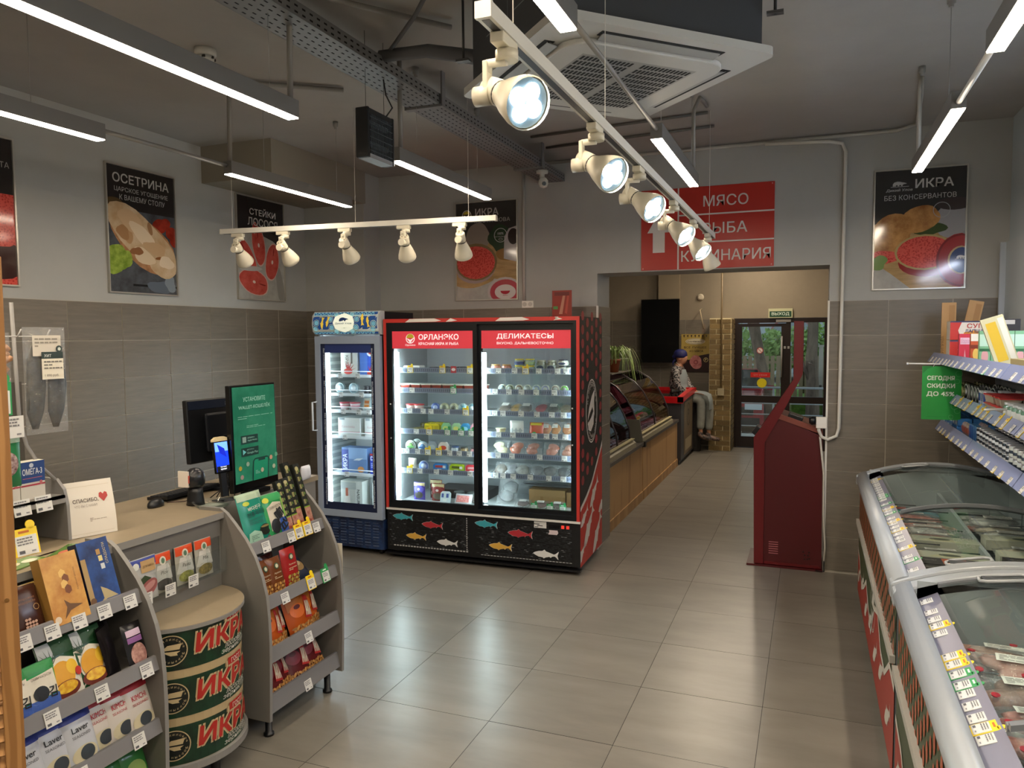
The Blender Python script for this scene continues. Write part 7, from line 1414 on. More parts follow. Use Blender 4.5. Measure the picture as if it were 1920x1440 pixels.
for i,(y,kd) in enumerate(specs):
    for j,x in enumerate((.61,.965)):
        z=.76+(.03 if j else 0)-(.07 if i<4 else 0); pl='row %s of the far freezer, %s side'%(NM[i],('aisle','wall')[j])
        q=rnd.uniform(-.06,.06); tl=rnd.uniform(-.15,.15)
        if kd=='x': lie(crab_[1],x,y,z,'pale frozen pack, '+pl,'frozen pack',name='frozen_pack',rz=q,tilt=tl)
        elif kd=='g': lie(bag(.30,.16,.05,'#5f8a96' if j==0 else '#8a948f',lambda f,w,h:f.rect(w*.1,h*.3,w*.4,h*.8,C('#a8463a'),1),seed=i),x,y,z,'%s frozen bag, %s'%(('blue green','grey')[j],pl),'frozen bag',name='frozen_bag',rz=q)
        elif kd[0]=='c': lie(crab_[(int(kd[1])+j)%3],x,y,z,'%s frozen pack, %s'%(('reddish','pale grey','cream')[(int(kd[1])+j)%3],pl),'frozen pack',name='frozen_pack',rz=q,tilt=tl)
        elif kd=='w': lie(WHB,x,y,z+.02,'cream and grey frozen carton, '+pl,'frozen carton',name='frozen_carton',rz=q)
        else: lie(DKB[(int(kd[1])+j)%3],x,y,z+.025,'dark frozen carton with %s picture, %s'%(('an orange','a red','a green')[(int(kd[1])+j)%3],pl),'frozen carton',name='frozen_carton',rz=q)
REDP=C('#b5283a',.3)
for i in range(10):
    y=2.86-.155*i
    for j,x in enumerate((.61,.965)):
        o=lie(meat[(i+2*j)%5],x,y,.79 if i else .70,'%s frozen meat pack, row %s of the near freezer, %s side'%(('dark red','brownish','pinkish','brown','red')[(i+2*j)%5],NM[i],('aisle','wall')[j]),'frozen pack',name='meat_pack',rz=rnd.uniform(-.1,.1),tilt=rnd.uniform(-.2,.2))
        g=G()
        for q in range(3): g.lathe([(.012,0),(.010,.004)],(-.11+.11*q+rnd.uniform(-.02,.02),-.030,.02+.12*(q%2)),9,REDP,(0,1,0))
        part(g.mesh('red_clip'),'red_clip',o,kind='stuff')
# ================================================================ deli beyond the doorway
OK2=OAK; DTOP=mat('dark_worktop','#4d4641',.4); HX0=-1.72
t=thing('deli_counter','low deli counter with light oak fronts and a dark worktop beyond the doorway','counter',(-2.2,8.6,0))
for y0,y1 in ((6.66,8.27),(8.30,10.62)):
    G().box(-2.4,HX0,y0,y1,.10,.62,OK2).obj('oak_front',t); G().box(-2.4,HX0+.012,y0,y1,.0,.10,OK2).obj('plinth',t)
G().box(-2.7,HX0+.03,6.62,8.24,.62,.655,DTOP).box(-2.7,HX0+.02,8.26,10.64,.62,.655,DTOP).obj('worktop',t)
G().box(HX0+.005,HX0+.045,8.22,8.28,.60,.66,C('#1b1a1a')).obj('joint_cap',t)
def caseprof(o=0): return [(-1.76+o,.735),(-1.775+o,.86),(-1.83+o,1.0),(-1.91+o,1.14),(-2.02+o,1.26),(-2.16+o,1.34),(-2.40,1.36)]
MEATM=[mat('meat_%d'%i,c,.35,noise=.4,nscale=30,col2=d) for i,(c,d) in enumerate((('#8e2f35','#d49a98'),('#a5484a','#e0b4b0'),('#6e2028','#b06468'),('#b5707a','#e6c8c4')))]
def case(Y0,Y1,label):
    t=thing('display_case',label,'display case',(-2.1,(Y0+Y1)/2,.655))
    p=caseprof(); n=len(p)
    g=G(); vs=[(x,y,z) for y in (Y0+.02,Y1-.02) for x,z in p]; g.add(vs,[(i,i+1,n+i+1,n+i) for i in range(n-1)],GLASSP,True); g.obj('curved_glass',t)
    for y in (Y0,Y1-.02): G().prism(p+[(-2.40,.70),(-1.76,.70)],y,y+.004,'y',GLASSP).obj('end_glass',t)
    for y in (Y0,(Y0+Y1)/2,Y1-.02): G().tube([(x,y+.01,z) for x,z in p],.010,6,C('#3a3338',.3)).obj('glass_joint',t)
    BEI=mat('case_beige','#8f8870',.4)
    G().prism([(-1.70,.656),(-1.705,.70),(-1.755,.74),(-1.80,.72),(-2.5,.72),(-2.5,.656)],Y0-.02,Y1+.02,'y',BEI).obj('base_tray',t)
    G().prism([(-1.70,.656),(-1.74,.90),(-2.3,.90),(-2.3,.656)],Y0-.04,Y0-.02,'y',mat('case_end_grey','#6f6b5c',.5)).obj('end_panel',t)
    G().box(-1.752,-1.712,Y0,Y1,.738,.745,C('#cfc49a',.25)).obj('front_edge',t)
    G().box(-2.5,-2.41,Y0,Y1,.70,1.37,C('#2b2630')).obj('rear_panel',t)
    return t
case(6.68,7.85,'curved glass deli case cut by the doorway edge, with meat inside'); case(8.25,10.15,'large curved glass deli case with rows of raw meat, beyond the doorway')
for c0,(Y0,Y1,nm) in enumerate(((6.78,7.75,'near'),(8.4,10.05,'far'))):
    n=int((Y1-Y0)/.21)
    for i in range(n):
        for j in range(3):
            g=G(); y=Y0+.1+i*.21; x=-1.88-.17*j; z=.735+.06*j; m=MEATM[(i+j)%4]
            g.box(x-.075,x+.075,y-.095,y+.095,z-.015,z-.005,C('#d0ccc8',.3))
            o=g.sobj('meat_tray','tray of raw meat in the %s deli case'%nm,'meat tray','meat trays in the %s deli case'%nm)
            g=G()
            for q in range(4):
                cx=x+rnd.uniform(-.03,.03); cy=y-.06+.04*q; g.ring([[(cx+.055*math.cos(2*PI*a/8)*s_,cy+.026*math.sin(2*PI*a/8)*s_,z-.005+h_) for a in range(8)] for s_,h_ in ((.9,0),(1,.015),(.6,.035))],m)
            g.obj('meat',o)
g=G(); g.box(-2.36,-2.33,6.9,7.0,1.38,1.66,C('#b9ac92')); 
# slabs added for the reflection of hanging sausages, at the rear of the far case
for k in range(5):
    g=G(rotm((-2.30,8.45+.34*k,.93),0,0,-.5)); g.box(-.02,.02,-.15,.15,0,.26,MEATM[(k+1)%4]); g.sobj('meat_reflection','pale slab standing in for meat reflected in the far deli case','meat','meat reflections in the far deli case')
# plants
def plant(x,y,z,pot,l,n,drp,seed):
    q=random.Random(seed); t=thing('potted_plant',l,'plant',(x,y,z)); G().lathe([(.055,0),(.075,.13),(.082,.13),(.082,.155),(.07,.155)],(x,y,z),16,C(pot,.6)).obj('pot',t)
    LF=mat('leaf_green','#5f7a35',.5,noise=.4,nscale=12,col2='#9ab06a')
    for k in range(n):
        a=q.uniform(0,2*PI); L_=q.uniform(.14,.30); h=q.uniform(.10,.2); pts=[]
        g=G(); w=.008; vs=[]
        for i in range(7):
            u=i/6; r=L_*u; zz=z+.15+h*math.sin(PI*min(u*.9,1))*1.1-drp*u*u*q.uniform(.8,1.2); px,py=x+r*math.cos(a),y+r*math.sin(a); ww=w*(1-abs(u-.35)); nx,ny=-math.sin(a)*ww,math.cos(a)*ww
            vs+=[(px-nx,py-ny,zz),(px+nx,py+ny,zz)]
        g.add(vs,[(2*i,2*i+1,2*i+3,2*i+2) for i in range(6)],LF,True); g.obj('leaf',t)
g0=G().box(-2.62,-2.15,8.6,9.6,1.37,1.385,C('#6f6a60')).sobj('glass_shelf','shelf board over the far deli case carrying two plants','shelf')
plant(-2.21,8.95,1.387,'#9a5230','spider plant in a terracotta pot over the far deli case',34,.10,3)
plant(-2.22,9.45,1.387,'#a9b29a','spider plant in a pale green pot with long drooping leaves',44,.30,4)
G().box(-2.9,-2.35,10.0,10.5,1.62,1.64,C('#b0aa98')).box(-2.9,-2.87,10.0,10.5,1.0,1.62,C('#8a8474')).sobj('pale_shelf','pale shelf behind the spider plants in the deli','shelf')
g=G(); g.lathe([(.05,0),(.055,.03),(.02,.05)],(-2.62,10.2,1.641),12,C('#77736a')).box(-2.64,-2.60,10.17,10.23,1.69,1.80,C('#8a8578')); g.sobj('tap_scale','small grey appliance on the pale shelf in the deli','appliance')
# hanging banner with rod
t=thing('hanging_banner','narrow beige banner on a slanting white rod behind the doorway edge','banner',(-1.98,6.95,1.6))
M=rotm((-1.98,6.95,1.75),.9); G(M).box(0,.16,-.002,.002,0,.42,C('#8f7c52',.5)).obj('banner_sheet',t)
g=G(M); f=Face(g,(0,-.0024,0)); f.rect(.02,.30,.14,.34,C('#d9ccb0'),1); f.lines(.03,.13,.18,.28,4,C('#5c4a2c')); f.disc(.08,.05,.045,.05,C('#a5485a'),1); g.obj('banner_print',t)
G().tube([(-2.02,6.85,2.15),(-1.80,7.0,2.42),(-1.70,6.62,2.5)],.008,6,C('#c9c4b4')).obj('rod',t)
# television, poster
t=thing('television','large black television hung upright on the deli back wall','television',(-2.32,12.5,1.38))
G().box(-2.625,-2.005,12.50,12.56,1.38,2.41,C('#050608',.12)).obj('screen',t,bevel=.008); G().box(-2.40,-2.22,12.56,12.58,1.7,2.1,BLK).obj('wall_bracket',t)
g=G(); g.box(-2.632,-1.998,12.497,12.50,1.373,1.380,BLK).box(-2.632,-1.998,12.497,12.50,2.41,2.417,BLK).box(-2.632,-2.625,12.497,12.50,1.38,2.41,BLK).box(-2.005,-1.998,12.497,12.50,1.38,2.41,BLK); g.obj('bezel',t)
t=thing('meat_poster','yellow and dark poster with a slice of meat on the deli back wall, reading ВСЕ ЛУЧШЕЕ ИЗ МЯСА','poster',(-1.77,12.67,1.22))
G().box(-1.995,-1.54,12.672,12.685,1.22,1.84,C('#b39a4e',.5)).obj('sheet',t)
g=G(); f=Face(g,(-1.995,12.6715,1.22),lift=.002); DB_=C('#2a1416'); f.rect(0,0,.455,.20,DB_,1); f.poly([(.16,.20),(.455,.20),(.455,.30),(.30,.27)],DB_,1); [f.poly([(.03+.06*i,.60),(.05+.06*i,.62-.06),(.06+.06*i,.61)],DB_,1) for i in range(7)]
f.disc(.228,.50,.16,.05,C('#dcd2b4'),2); f.disc(.228,.50,.145,.042,C('#3a2a1c'),3,n=20); f.disc(.228,.50,.14,.037,C('#dcd2b4'),4); f.text('РУБЛЁВСКИЙ',.228,.487,.028,C('#3a2418'),5,al='c',w=.24,bold=.03)
f.text('ВСЕ ЛУЧШЕЕ',.228,.385,.034,C('#3a2418'),2,al='c',w=.36,bold=.02); f.text('ИЗ МЯСА',.248,.325,.034,C('#3a2418'),2,al='c',w=.22,bold=.02)
PM=mat('poster_meat','#b0525a',.4,noise=.3,nscale=14,col2='#d99a98'); blob(f,.24,.16,.10,.11,PM,4,seed=5); blob(f,.22,.17,.06,.06,C('#c97a7c'),5,seed=3); f.ringd(.24,.16,.035,.012,C('#8f3a42'),6,n=14)
f.disc(.40,.20,.038,None,C('#d6c48a'),6); f.disc(.40,.20,.030,None,C('#2a1a14'),7); f.text('P',.40,.18,.04,C('#d6c48a'),8,al='c',bold=.04); g.obj('poster_print',t)
t=thing('hanging_pennant','thin beige rod with a small pennant beside the brick pillar','banner',(-1.56,12.5,1.9)); G().tube([(-1.66,12.69,2.26),(-1.66,12.4,2.22),(-1.60,12.42,1.92)],.008,5,C('#b9a98a')).obj('rod',t); G().box(-1.63,-1.57,12.42,12.424,1.86,2.0,C('#7a6a5a')).obj('pennant',t)
t=thing('wall_speaker','small round white sensor high on the deli back wall','sensor',(-1.705,12.67,2.44)); G().lathe([(.055,0),(.055,-.02),(.03,-.04)],(-1.69,12.695,2.44),16,C('#c4bba8'),(0,1,0)).obj('sensor_body',t)
# brick pillar
t=G().box(-1.485,-1.157,12.21,12.70,0,2.085,C('#d6c9a2',.8)).obj('brick_pillar'); t['kind']='structure'
BR=mat('old_brick','#76623c',.8,noise=.35,nscale=14,rand=.3,bump=.3,bscale=30); _b=G().box(0,1,-.012,0,0,1,BR).mesh('brick')
nr=26; hr=2.07/nr
for r_ in range(nr):
    off=[0,.215,.328] if r_%2==0 else [0,.105,.328]
    for a,b in zip(off,off[1:]): part(_b,'brick',t,(-1.485+a+.006,12.21,r_*hr+.012+rnd.uniform(-.002,.002)),None,(b-a-.012,1+rnd.uniform(-.3,.4),hr-.014))
    off=[0,.12,.33,.49] if r_%2 else [0,.22,.49]
    for a,b in zip(off,off[1:]): part(_b,'brick',t,(-1.157,12.21+a+.006,r_*hr+.012),(0,0,PI/2),(b-a-.012,1,hr-.014))
G().tube([(-1.30,12.18,3.2),(-1.30,12.18,1.02)],.012,6,C('#6d5c3e')).sobj('brown_conduit','brown conduit down the brick pillar to a small box','conduit')
G().box(-1.35,-1.25,12.15,12.19,.88,.99,C('#a3987c')).sobj('beige_socket','beige socket box on the brick pillar','power socket')
# red rimmed freezer
t=thing('red_rim_freezer','small grey chest freezer with a raised red rim, in front of the brick pillar','freezer',(-2.0,11.2,0))
G().box(-2.35,-1.68,10.70,12.02,.06,.90,mat('charcoal_wrap','#3c3a3e',.4)).obj('cabinet',t); G().box(-2.30,-1.72,10.75,11.95,0,.06,BLK).obj('plinth',t)
G().box(-1.68,-1.676,10.98,11.75,.10,.86,C('#6f5f48',.4)).obj('printed_panel',t)
g=G(); f=Face(g,(-1.6755,10.98,.10),(0,1,0),(0,0,1),lift=.001); f.ringd(.38,.56,.16,.02,C('#2c2622'),1,ry=.17); f.text('P',.38,.48,.16,C('#2c2622'),1,al='c',bold=.04); f.rect(.08,.05,.70,.22,C('#a59678'),1); g.obj('panel_print',t)
RR=mat('rim_red','#c4141c',.3); xs=[10.68+.1*i for i in range(14)]
def rz_(y): return .90+.10*math.sin((y-10.68)/1.36*PI*.5+.2)*.6
for x0,x1 in ((-2.38,-2.30),(-1.73,-1.655)): 
    g=G(); pts=[(y,rz_(y)+.05) for y in xs]+[(y,rz_(y)-.03) for y in xs[::-1]]; g.prism(pts,x0,x1,'x',RR); g.obj('red_rim',t)
for y in (10.68,11.96): G().box(-2.38,-1.655,y,y+.06,rz_(y)-.04,rz_(y)+.05,RR).obj('red_rim',t)
G().box(-2.30,-1.73,10.74,11.96,.86,.885,C('#77705f')).obj('goods_bed',t,kind='stuff'); G().box(-2.30,-1.73,10.74,11.96,.955,.96,GLASSP).obj('glass_lid',t)
G().box(-2.05,-1.60,11.80+.25,12.19,0,.80,C('#241f1c',.6)).sobj('dark_stool_cabinet','low dark cabinet that the woman sits on by the brick pillar','cabinet')
# tap on wood under window etc is hidden; exit sign
t=thing('exit_sign','green exit sign reading ВЫХОД above the entrance door','sign',(-.455,12.66,2.09))
G().box(-.635,-.277,12.655,12.695,2.085,2.232,C('#b9b894',.5)).obj('casing',t); G().box(-.618,-.294,12.651,12.655,2.10,2.19,mat('exit_green','#123c26',.4,emit=.15)).obj('green_face',t)
g=G(); f=Face(g,(-.456,12.6495,2.118)); f.text('ВЫХОД',0,0,.055,C('#d9e6da'),1,al='c',w=.26,bold=.03); g.obj('exit_lettering',t,kind='stuff')
# entrance door
DBR=mat('dark_brown_frame','#1c1110',.35)
d=G(); X0,X1=-1.175,.25; y0,y1=12.70,12.78
d.box(X0,X0+.075,y0,y1,0,2.08,DBR).box(X1-.06,X1,y0,y1,0,2.08,DBR).box(X0+.075,X1-.06,y0,y1,2.01,2.08,DBR).box(-.37,-.30,y0,y1,0,2.01,DBR).box(-.30,X1-.06,y0,y1,0,.16,DBR).box(-.30,X1-.06,y0,y1,.74,.84,DBR)
dd=d.obj('door_1'); dd['kind']='structure'
l=G(); l.box(X0+.075,X0+.14,y0+.01,y1-.01,.01,2.0,DBR).box(-.44,-.37,y0+.01,y1-.01,.01,2.0,DBR).box(X0+.14,-.44,y0+.01,y1-.01,1.95,2.0,DBR).box(X0+.14,-.44,y0+.01,y1-.01,.01,.18,DBR).box(X0+.14,-.44,y0+.01,y1-.01,.735,.845,DBR).obj('door_leaf',dd)
GO=glassmat('door_glass_out','#e9f0ee',1.5)
G().box(X0+.14,-.44,12.738,12.742,.845,1.95,GO).obj('glass_pane',dd); G().box(X0+.14,-.44,12.738,12.742,.18,.735,GO).obj('glass_pane',dd)
G().box(-.30,X1-.06,12.738,12.742,.84,2.01,GO).obj('glass_pane',dd); G().box(-.30,X1-.06,12.738,12.742,.16,.74,GO).obj('glass_pane',dd)
G().cyl((-.43,12.66,1.15),(-.43,12.66,1.80),.014,n=8,m=C('#8f8d88',.3)).obj('handle',dd)
for x in (-.40,-.345): G().box(x,x+.03,12.69,12.70,1.60,1.64,C('#9a9a98')).obj('lock_plate',dd)
G().box(-.52,-.30,12.67,12.70,2.02,2.06,C('#7d7a76')).obj('door_closer',dd)
g=G(); f=Face(g,(-.80,12.7375,0),lift=.001); f.rect(-.10,1.14,.20,1.22,C('#c4201c'),1); f.text('ОТ СЕБЯ',.05,1.165,.025,C('#e0a09a'),2,al='c',w=.2); g.obj('red_sticker',dd,label='red rectangular sticker')
g=G(); Face(g,(-.80,12.7375,0)).disc(.075,1.05,.075,None,mat('yellow_sticker','#d9c814',.5),1,n=24); g.obj('yellow_sticker',dd,label='round yellow sticker')
g=G(); f=Face(g,(-.80,12.7375,0),lift=.001); f.disc(.04,1.57,.05,None,C('#d9cfcc'),1); f.ringd(.04,1.57,.05,.010,C('#a82a2a'),2); f.poly([(.005,1.60),(.01,1.607),(.078,1.54),(.072,1.533)],C('#a82a2a'),3); g.obj('prohibition_sticker',dd)
# deli light
t=thing('unseen_deli_light','light bar on the deli ceiling, out of sight above the opening','light',(-1.2,9.6,3.2)); G().box(-1.26,-1.14,8.8,10.4,3.22,3.30,C('#c9c6bd')).obj('housing',t); G().box(-1.25,-1.15,8.82,10.38,3.21,3.22,mat('deli_tube','#ffecd2',.5,emit=52)).obj('diffuser',t)
t=thing('unseen_deli_light','unseen second light bar added to brighten the deli back wall, nearer the entrance door','light',(-.8,11.6,3.2)); G().box(-.86,-.74,10.9,12.2,3.22,3.30,C('#c9c6bd')).obj('housing',t); G().box(-.85,-.75,10.92,12.18,3.21,3.22,mat('deli_tube')).obj('diffuser',t)  # unseen lamp, added to brighten the far end of the deli
# ================================================================ the seated woman
def skin(name,verts,edges,mat_,parent=None,sub=2):
    """grow one continuous surface over a skeleton; verts = (x,y,z,rx,ry)"""
    me=bpy.data.meshes.new(name); bm=__import__('bmesh').new(); ly=bm.verts.layers.skin.verify(); vs=[bm.verts.new(v[:3]) for v in verts]
    for a,b in edges: bm.edges.new((vs[a],vs[b]))
    for i,v in enumerate(vs): v[ly].radius=(verts[i][3],verts[i][4] if len(verts[i])>4 else verts[i][3]); v[ly].use_root=(i==0)
    bm.to_mesh(me); bm.free(); me.materials.append(mat_); tmp=bpy.data.objects.new(name,me); COL.objects.link(tmp)
    s=tmp.modifiers.new('skin','SKIN'); s.use_smooth_shade=True; m=tmp.modifiers.new('sub','SUBSURF'); m.levels=m.render_levels=sub
    dg=bpy.context.evaluated_depsgraph_get(); dg.update(); nm=bpy.data.meshes.new_from_object(tmp.evaluated_get(dg)); bpy.data.objects.remove(tmp); bpy.data.meshes.remove(me)
    for p in nm.polygons: p.use_smooth=True
    return nm
PW=thing('person','woman in a blue headscarf, patterned blouse and clear apron, sitting with hands in her lap','person',(-1.72,12.02,.8))
SK=mat('skin_tone','#b58468',.5); BLO=mat('spotted_blouse','#1d1c22',.7,kind='cell',nscale=55,col2='#a09a98'); TRO=mat('pale_trousers','#8f928c',.7,noise=.15,nscale=9); SHO=mat('dark_patterned_shoe','#2b2422',.6,kind='cell',nscale=40,col2='#7a6258'); SCF=mat('blue_headscarf','#161c5c',.6,noise=.2,nscale=14)
def wpart(me,name): 
    me.transform(Matrix.Translation((-.11,0,0)))
    me.transform(WM(PW).inverted()); return part(me,name,PW)
# pelvis, spine, neck, head ; arms and legs: one body
B=[(-1.86,12.03,.90,.12,.11),(-1.86,12.03,1.05,.10,.09),(-1.85,12.03,1.20,.11,.09),(-1.83,12.02,1.30,.075,.07),(-1.80,12.01,1.375,.05,.05),(-1.785,12.0,1.44,.062,.062),(-1.78,12.0,1.51,.078,.078),(-1.79,12.0,1.565,.05,.05), #0-7
   (-1.84,11.87,1.285,.055),(-1.82,11.82,1.13,.045),(-1.79,11.80,1.01,.040),(-1.66,11.85,.955,.034),(-1.56,11.91,.935,.026),(-1.515,11.935,.925,.028,.018), #8-13 right arm (towards the camera)
   (-1.82,12.17,1.285,.055),(-1.74,12.20,1.14,.045),(-1.68,12.18,1.02,.040),(-1.58,12.06,.955,.032),(-1.53,11.99,.93,.028,.018), #14-18 left arm
   (-1.80,11.93,.86,.095),(-1.58,11.90,.855,.078),(-1.46,11.89,.83,.062),(-1.455,11.89,.62,.052),(-1.46,11.89,.40,.038),(-1.45,11.88,.33,.033),(-1.45,11.88,.30,.030,.026),(-1.44,11.88,.28,.025,.02), #19-26 right leg
   (-1.79,12.12,.86,.095),(-1.50,12.10,.84,.078),(-1.36,12.08,.80,.062),(-1.35,12.07,.60,.052),(-1.36,12.07,.36,.038),(-1.35,12.06,.30,.033),(-1.35,12.06,.27,.030,.026),(-1.34,12.06,.25,.025,.02)] #27-34
E_=[(0,1),(1,2),(2,3),(3,4),(4,5),(5,6),(6,7),(3,8),(8,9),(9,10),(10,11),(11,12),(12,13),(3,14),(14,15),(15,16),(16,17),(17,18),(0,19),(19,20),(20,21),(21,22),(22,23),(23,24),(24,25),(25,26),(0,27),(27,28),(28,29),(29,30),(30,31),(31,32),(32,33),(33,34)]
nb=len(B)
def hand(root,wp,dirx,side):
    global B,E_
    wx,wy,wz=wp
    for k,(dy,L_) in enumerate(((-.022,.070),(-.008,.080),(.007,.076),(.020,.062))):
        i=len(B); B+= [(wx+.02,wy+dy*1.0,wz-.004,.0085),(wx+.02+L_*.55,wy+dy*1.1+side*.012,wz-.008,.0082),(wx+.02+L_,wy+dy*1.1+side*.020,wz-.026,.0070)]; E_+=[(root,i),(i,i+1),(i+1,i+2)]
    i=len(B); B+=[(wx+.0,wy+side*.030,wz+.004,.0095),(wx+.028,wy+side*.040,wz+.0,.0085)]; E_+=[(root,i),(i,i+1)]
hand(13,(-1.515,11.935,.925),1,1); hand(18,(-1.53,11.99,.93),1,-1)
wpart(skin('body',B,E_,SK,sub=1),'body')
bl=[(-1.86,12.03,.92,.135,.13),(-1.865,12.03,1.05,.125,.115),(-1.855,12.03,1.18,.130,.11),(-1.835,12.02,1.285,.105,.085),(-1.81,12.01,1.345,.055,.055),
    (-1.84,11.88,1.285,.068),(-1.82,11.82,1.14,.058),(-1.785,11.80,1.01,.052),(-1.68,11.85,.965,.042),(-1.82,12.16,1.285,.068),(-1.74,12.20,1.14,.058),(-1.68,12.18,1.02,.052),(-1.60,12.08,.965,.042)]
wpart(skin('blouse',bl,[(0,1),(1,2),(2,3),(3,4),(3,5),(5,6),(6,7),(7,8),(3,9),(9,10),(10,11),(11,12)],BLO),'blouse')
tr_=[(-1.87,12.03,.89,.13,.125),(-1.80,11.93,.865,.108),(-1.58,11.90,.86,.090),(-1.455,11.89,.83,.076),(-1.45,11.89,.62,.068),(-1.46,11.89,.36,.062),(-1.79,12.12,.865,.108),(-1.50,12.10,.845,.090),(-1.355,12.08,.80,.076),(-1.345,12.07,.60,.068),(-1.355,12.07,.33,.062)]
wpart(skin('trousers',tr_,[(0,1),(1,2),(2,3),(3,4),(4,5),(0,6),(6,7),(7,8),(8,9),(9,10)],TRO),'trousers')
for nm_,x,y,z in (('shoe',-1.45,11.88,.275),('shoe',-1.35,12.06,.245)):
    wpart(skin('shoe',[(x-.01,y,z+.07,.052),(x-.02,y,z,.056,.050),(x+.07,y-.01,z-.030,.055,.040),(x+.17,y-.02,z-.045,.050,.030)],[(0,1),(1,2),(2,3)],SHO),'shoe')
hc_=(-1.783,12.0,1.50)
g=G(); g.ring([[(hc_[0]-.008+rx*math.cos(2*PI*i/18),hc_[1]+ry*math.sin(2*PI*i/18),z) for i in range(18)] for z,rx,ry in ((1.475,.098,.086),(1.51,.108,.092),(1.55,.104,.088),(1.585,.080,.068),(1.605,.040,.035))],SCF); g.lathe([(.03,0),(.045,.03),(.03,.06)],(-1.875,12.0,1.46),10,SCF); g.tube([(-1.87,12.0,1.45),(-1.90,11.98,1.40),(-1.90,11.97,1.34)],[.02,.016,.006],6,SCF)
wpart(g.mesh('headscarf'),'headscarf')
g=G(); F0=mat('face_skin','#b8876a',.5); g.ring([[(-1.775+.006+rx*math.cos(2*PI*i/16),12.0+ry*math.sin(2*PI*i/16),z) for i in range(16)] for z,rx,ry in ((1.372,.03,.028),(1.39,.058,.050),(1.43,.078,.066),(1.475,.085,.074),(1.50,.082,.074))],F0)
g.ring([[(x,12.0+w_*s,z) for s in (-1,0,1)] for x,w_,z in ((-1.688,.008,1.475),(-1.668,.014,1.445),(-1.690,.012,1.432))],F0,closed=False,caps=False); g.box(-1.700,-1.690,11.975,12.025,1.405,1.412,C('#8a4a44'))
for s in (-1,1): g.lathe([(.009,0),(.008,.004)],(-1.700,12.0+s*.030,1.478),8,C('#2a1f1c'),(1,0,0)); g.lathe([(.018,0),(.016,.008)],(-1.785,12.0+s*.074,1.455),10,F0,(0,s,0))
wpart(g.mesh('face'),'face')
AP=glassmat('apron_film','#dfe6ea',1.4,.3,.6,'#a8b4b8')
g=G(); rows_=[(-1.745,1.29,.06),(-1.715,1.20,.10),(-1.705,1.08,.13),(-1.72,.98,.16),(-1.62,.955,.19),(-1.45,.935,.20),(-1.36,.90,.20),(-1.33,.80,.19),(-1.34,.68,.17)]
vs=[(x+.035-(.10 if z>.95 else .02)*abs(s)**2,12.01+s*w_*1.15,z) for x,z,w_ in rows_ for s in (-1,-.5,0,.5,1)]
g.add(vs,[(5*i+j,5*i+j+1,5*i+j+6,5*i+j+5) for i in range(len(rows_)-1) for j in range(4)],AP,True)
wpart(g.mesh('apron'),'apron')
g=G(); g.tube([(-1.76,11.96,1.29),(-1.80,11.94,1.36),(-1.85,11.98,1.40),(-1.85,12.06,1.40),(-1.80,12.08,1.36),(-1.76,12.06,1.29)],.006,5,C('#c9c0b4')); wpart(g.mesh('apron_strap'),'apron_strap')
# ================================================================ outside the entrance
g=G(); g.box(-14,16,14.7,60,-.8,-.60,mat('asphalt','#8f918f',.9,noise=.12,nscale=3)); o=g.obj('street_ground'); o['kind']='structure'
g=G(); g.box(-14,16,23.4,30,-.60,-.04,mat('grass','#4f7a2c',.9,noise=.4,nscale=6,col2='#7fae4a')); o=g.obj('grass_verge'); o['kind']='stuff'; o['label']='green grass verge behind the parked car'; o['category']='grass'
g=G(); g.box(-14,16,12.95,14.7,-.8,-.02,C('#a5a5a2')); o=g.obj('entrance_step'); o['kind']='structure'
t=thing('handrail','grey metal handrail outside the entrance door','handrail',(-.5,14.5,-.1)); RLM=C('#a8acb0',.3)
for z in (.86,.57,.37,.15): G().cyl((-2.4,14.5,z),(.9,14.5,z),.020 if z>.8 else .010,n=8,m=RLM).obj('rail',t)
for x in (-2.3,-.62,.85): G().cyl((x,14.5,-.1),(x,14.5,.86),.018,n=8,m=RLM).obj('post',t)
# picket fence
t=thing('picket_fence','pale brown picket fence behind the trees outside','fence',(0,24,-.04)); PK=C('#a08f74',.8); _p=G().box(0,.11,0,.02,0,1.22,PK).mesh('picket')
for k in range(44): part(_p,'picket',t,(-3.2+k*.16,0,0))
G().box(-3.3,4,24.02,24.06,.2,.28,PK).obj('rail',t); G().box(-3.3,4,24.02,24.06,.95,1.03,PK).obj('rail',t)
t=thing('fence_post','white square fence post outside, seen through the right door pane','post',(.25,22,-.04)); G().box(.20,.31,21.95,22.06,-.04,1.48,C('#c4bfb4')).obj('shaft',t); G().box(.18,.33,21.93,22.08,1.48,1.53,C('#c4bfb4')).obj('cap',t)
t=thing('fence_post','pinkish white fence post outside, behind the door stickers','post',(-.67,22,-.04)); G().box(-.73,-.61,21.95,22.06,-.04,1.48,C('#c9b4ac')).obj('shaft',t); G().box(-.75,-.59,21.93,22.08,1.48,1.53,C('#c9b4ac')).obj('cap',t)
BARK=mat('tree_bark','#6a5c50',.9,noise=.4,nscale=7,stretch=(1,1,.3),bump=.6,bscale=12); LV=mat('foliage','#5f8a3c',.8,noise=.5,nscale=3,col2='#a9cc7a')
def leaves(c,rx,ry,rz,n,seed,s=.13):
    q=random.Random(seed); g=G()
    for _ in range(n):
        a=Vector((q.gauss(0,1),q.gauss(0,1),q.gauss(0,1))).normalized()*(q.random()**.4); p=Vector((c[0]+a.x*rx,c[1]+a.y*ry,c[2]+a.z*rz)); u=Vector((q.uniform(-1,1),q.uniform(-1,1),q.uniform(-1,1))).normalized()*s; v=u.orthogonal().normalized()*s*.5
        g.add([p-u,p-v,p+u,p+v],[(0,1,2,3)],LV)
    return g
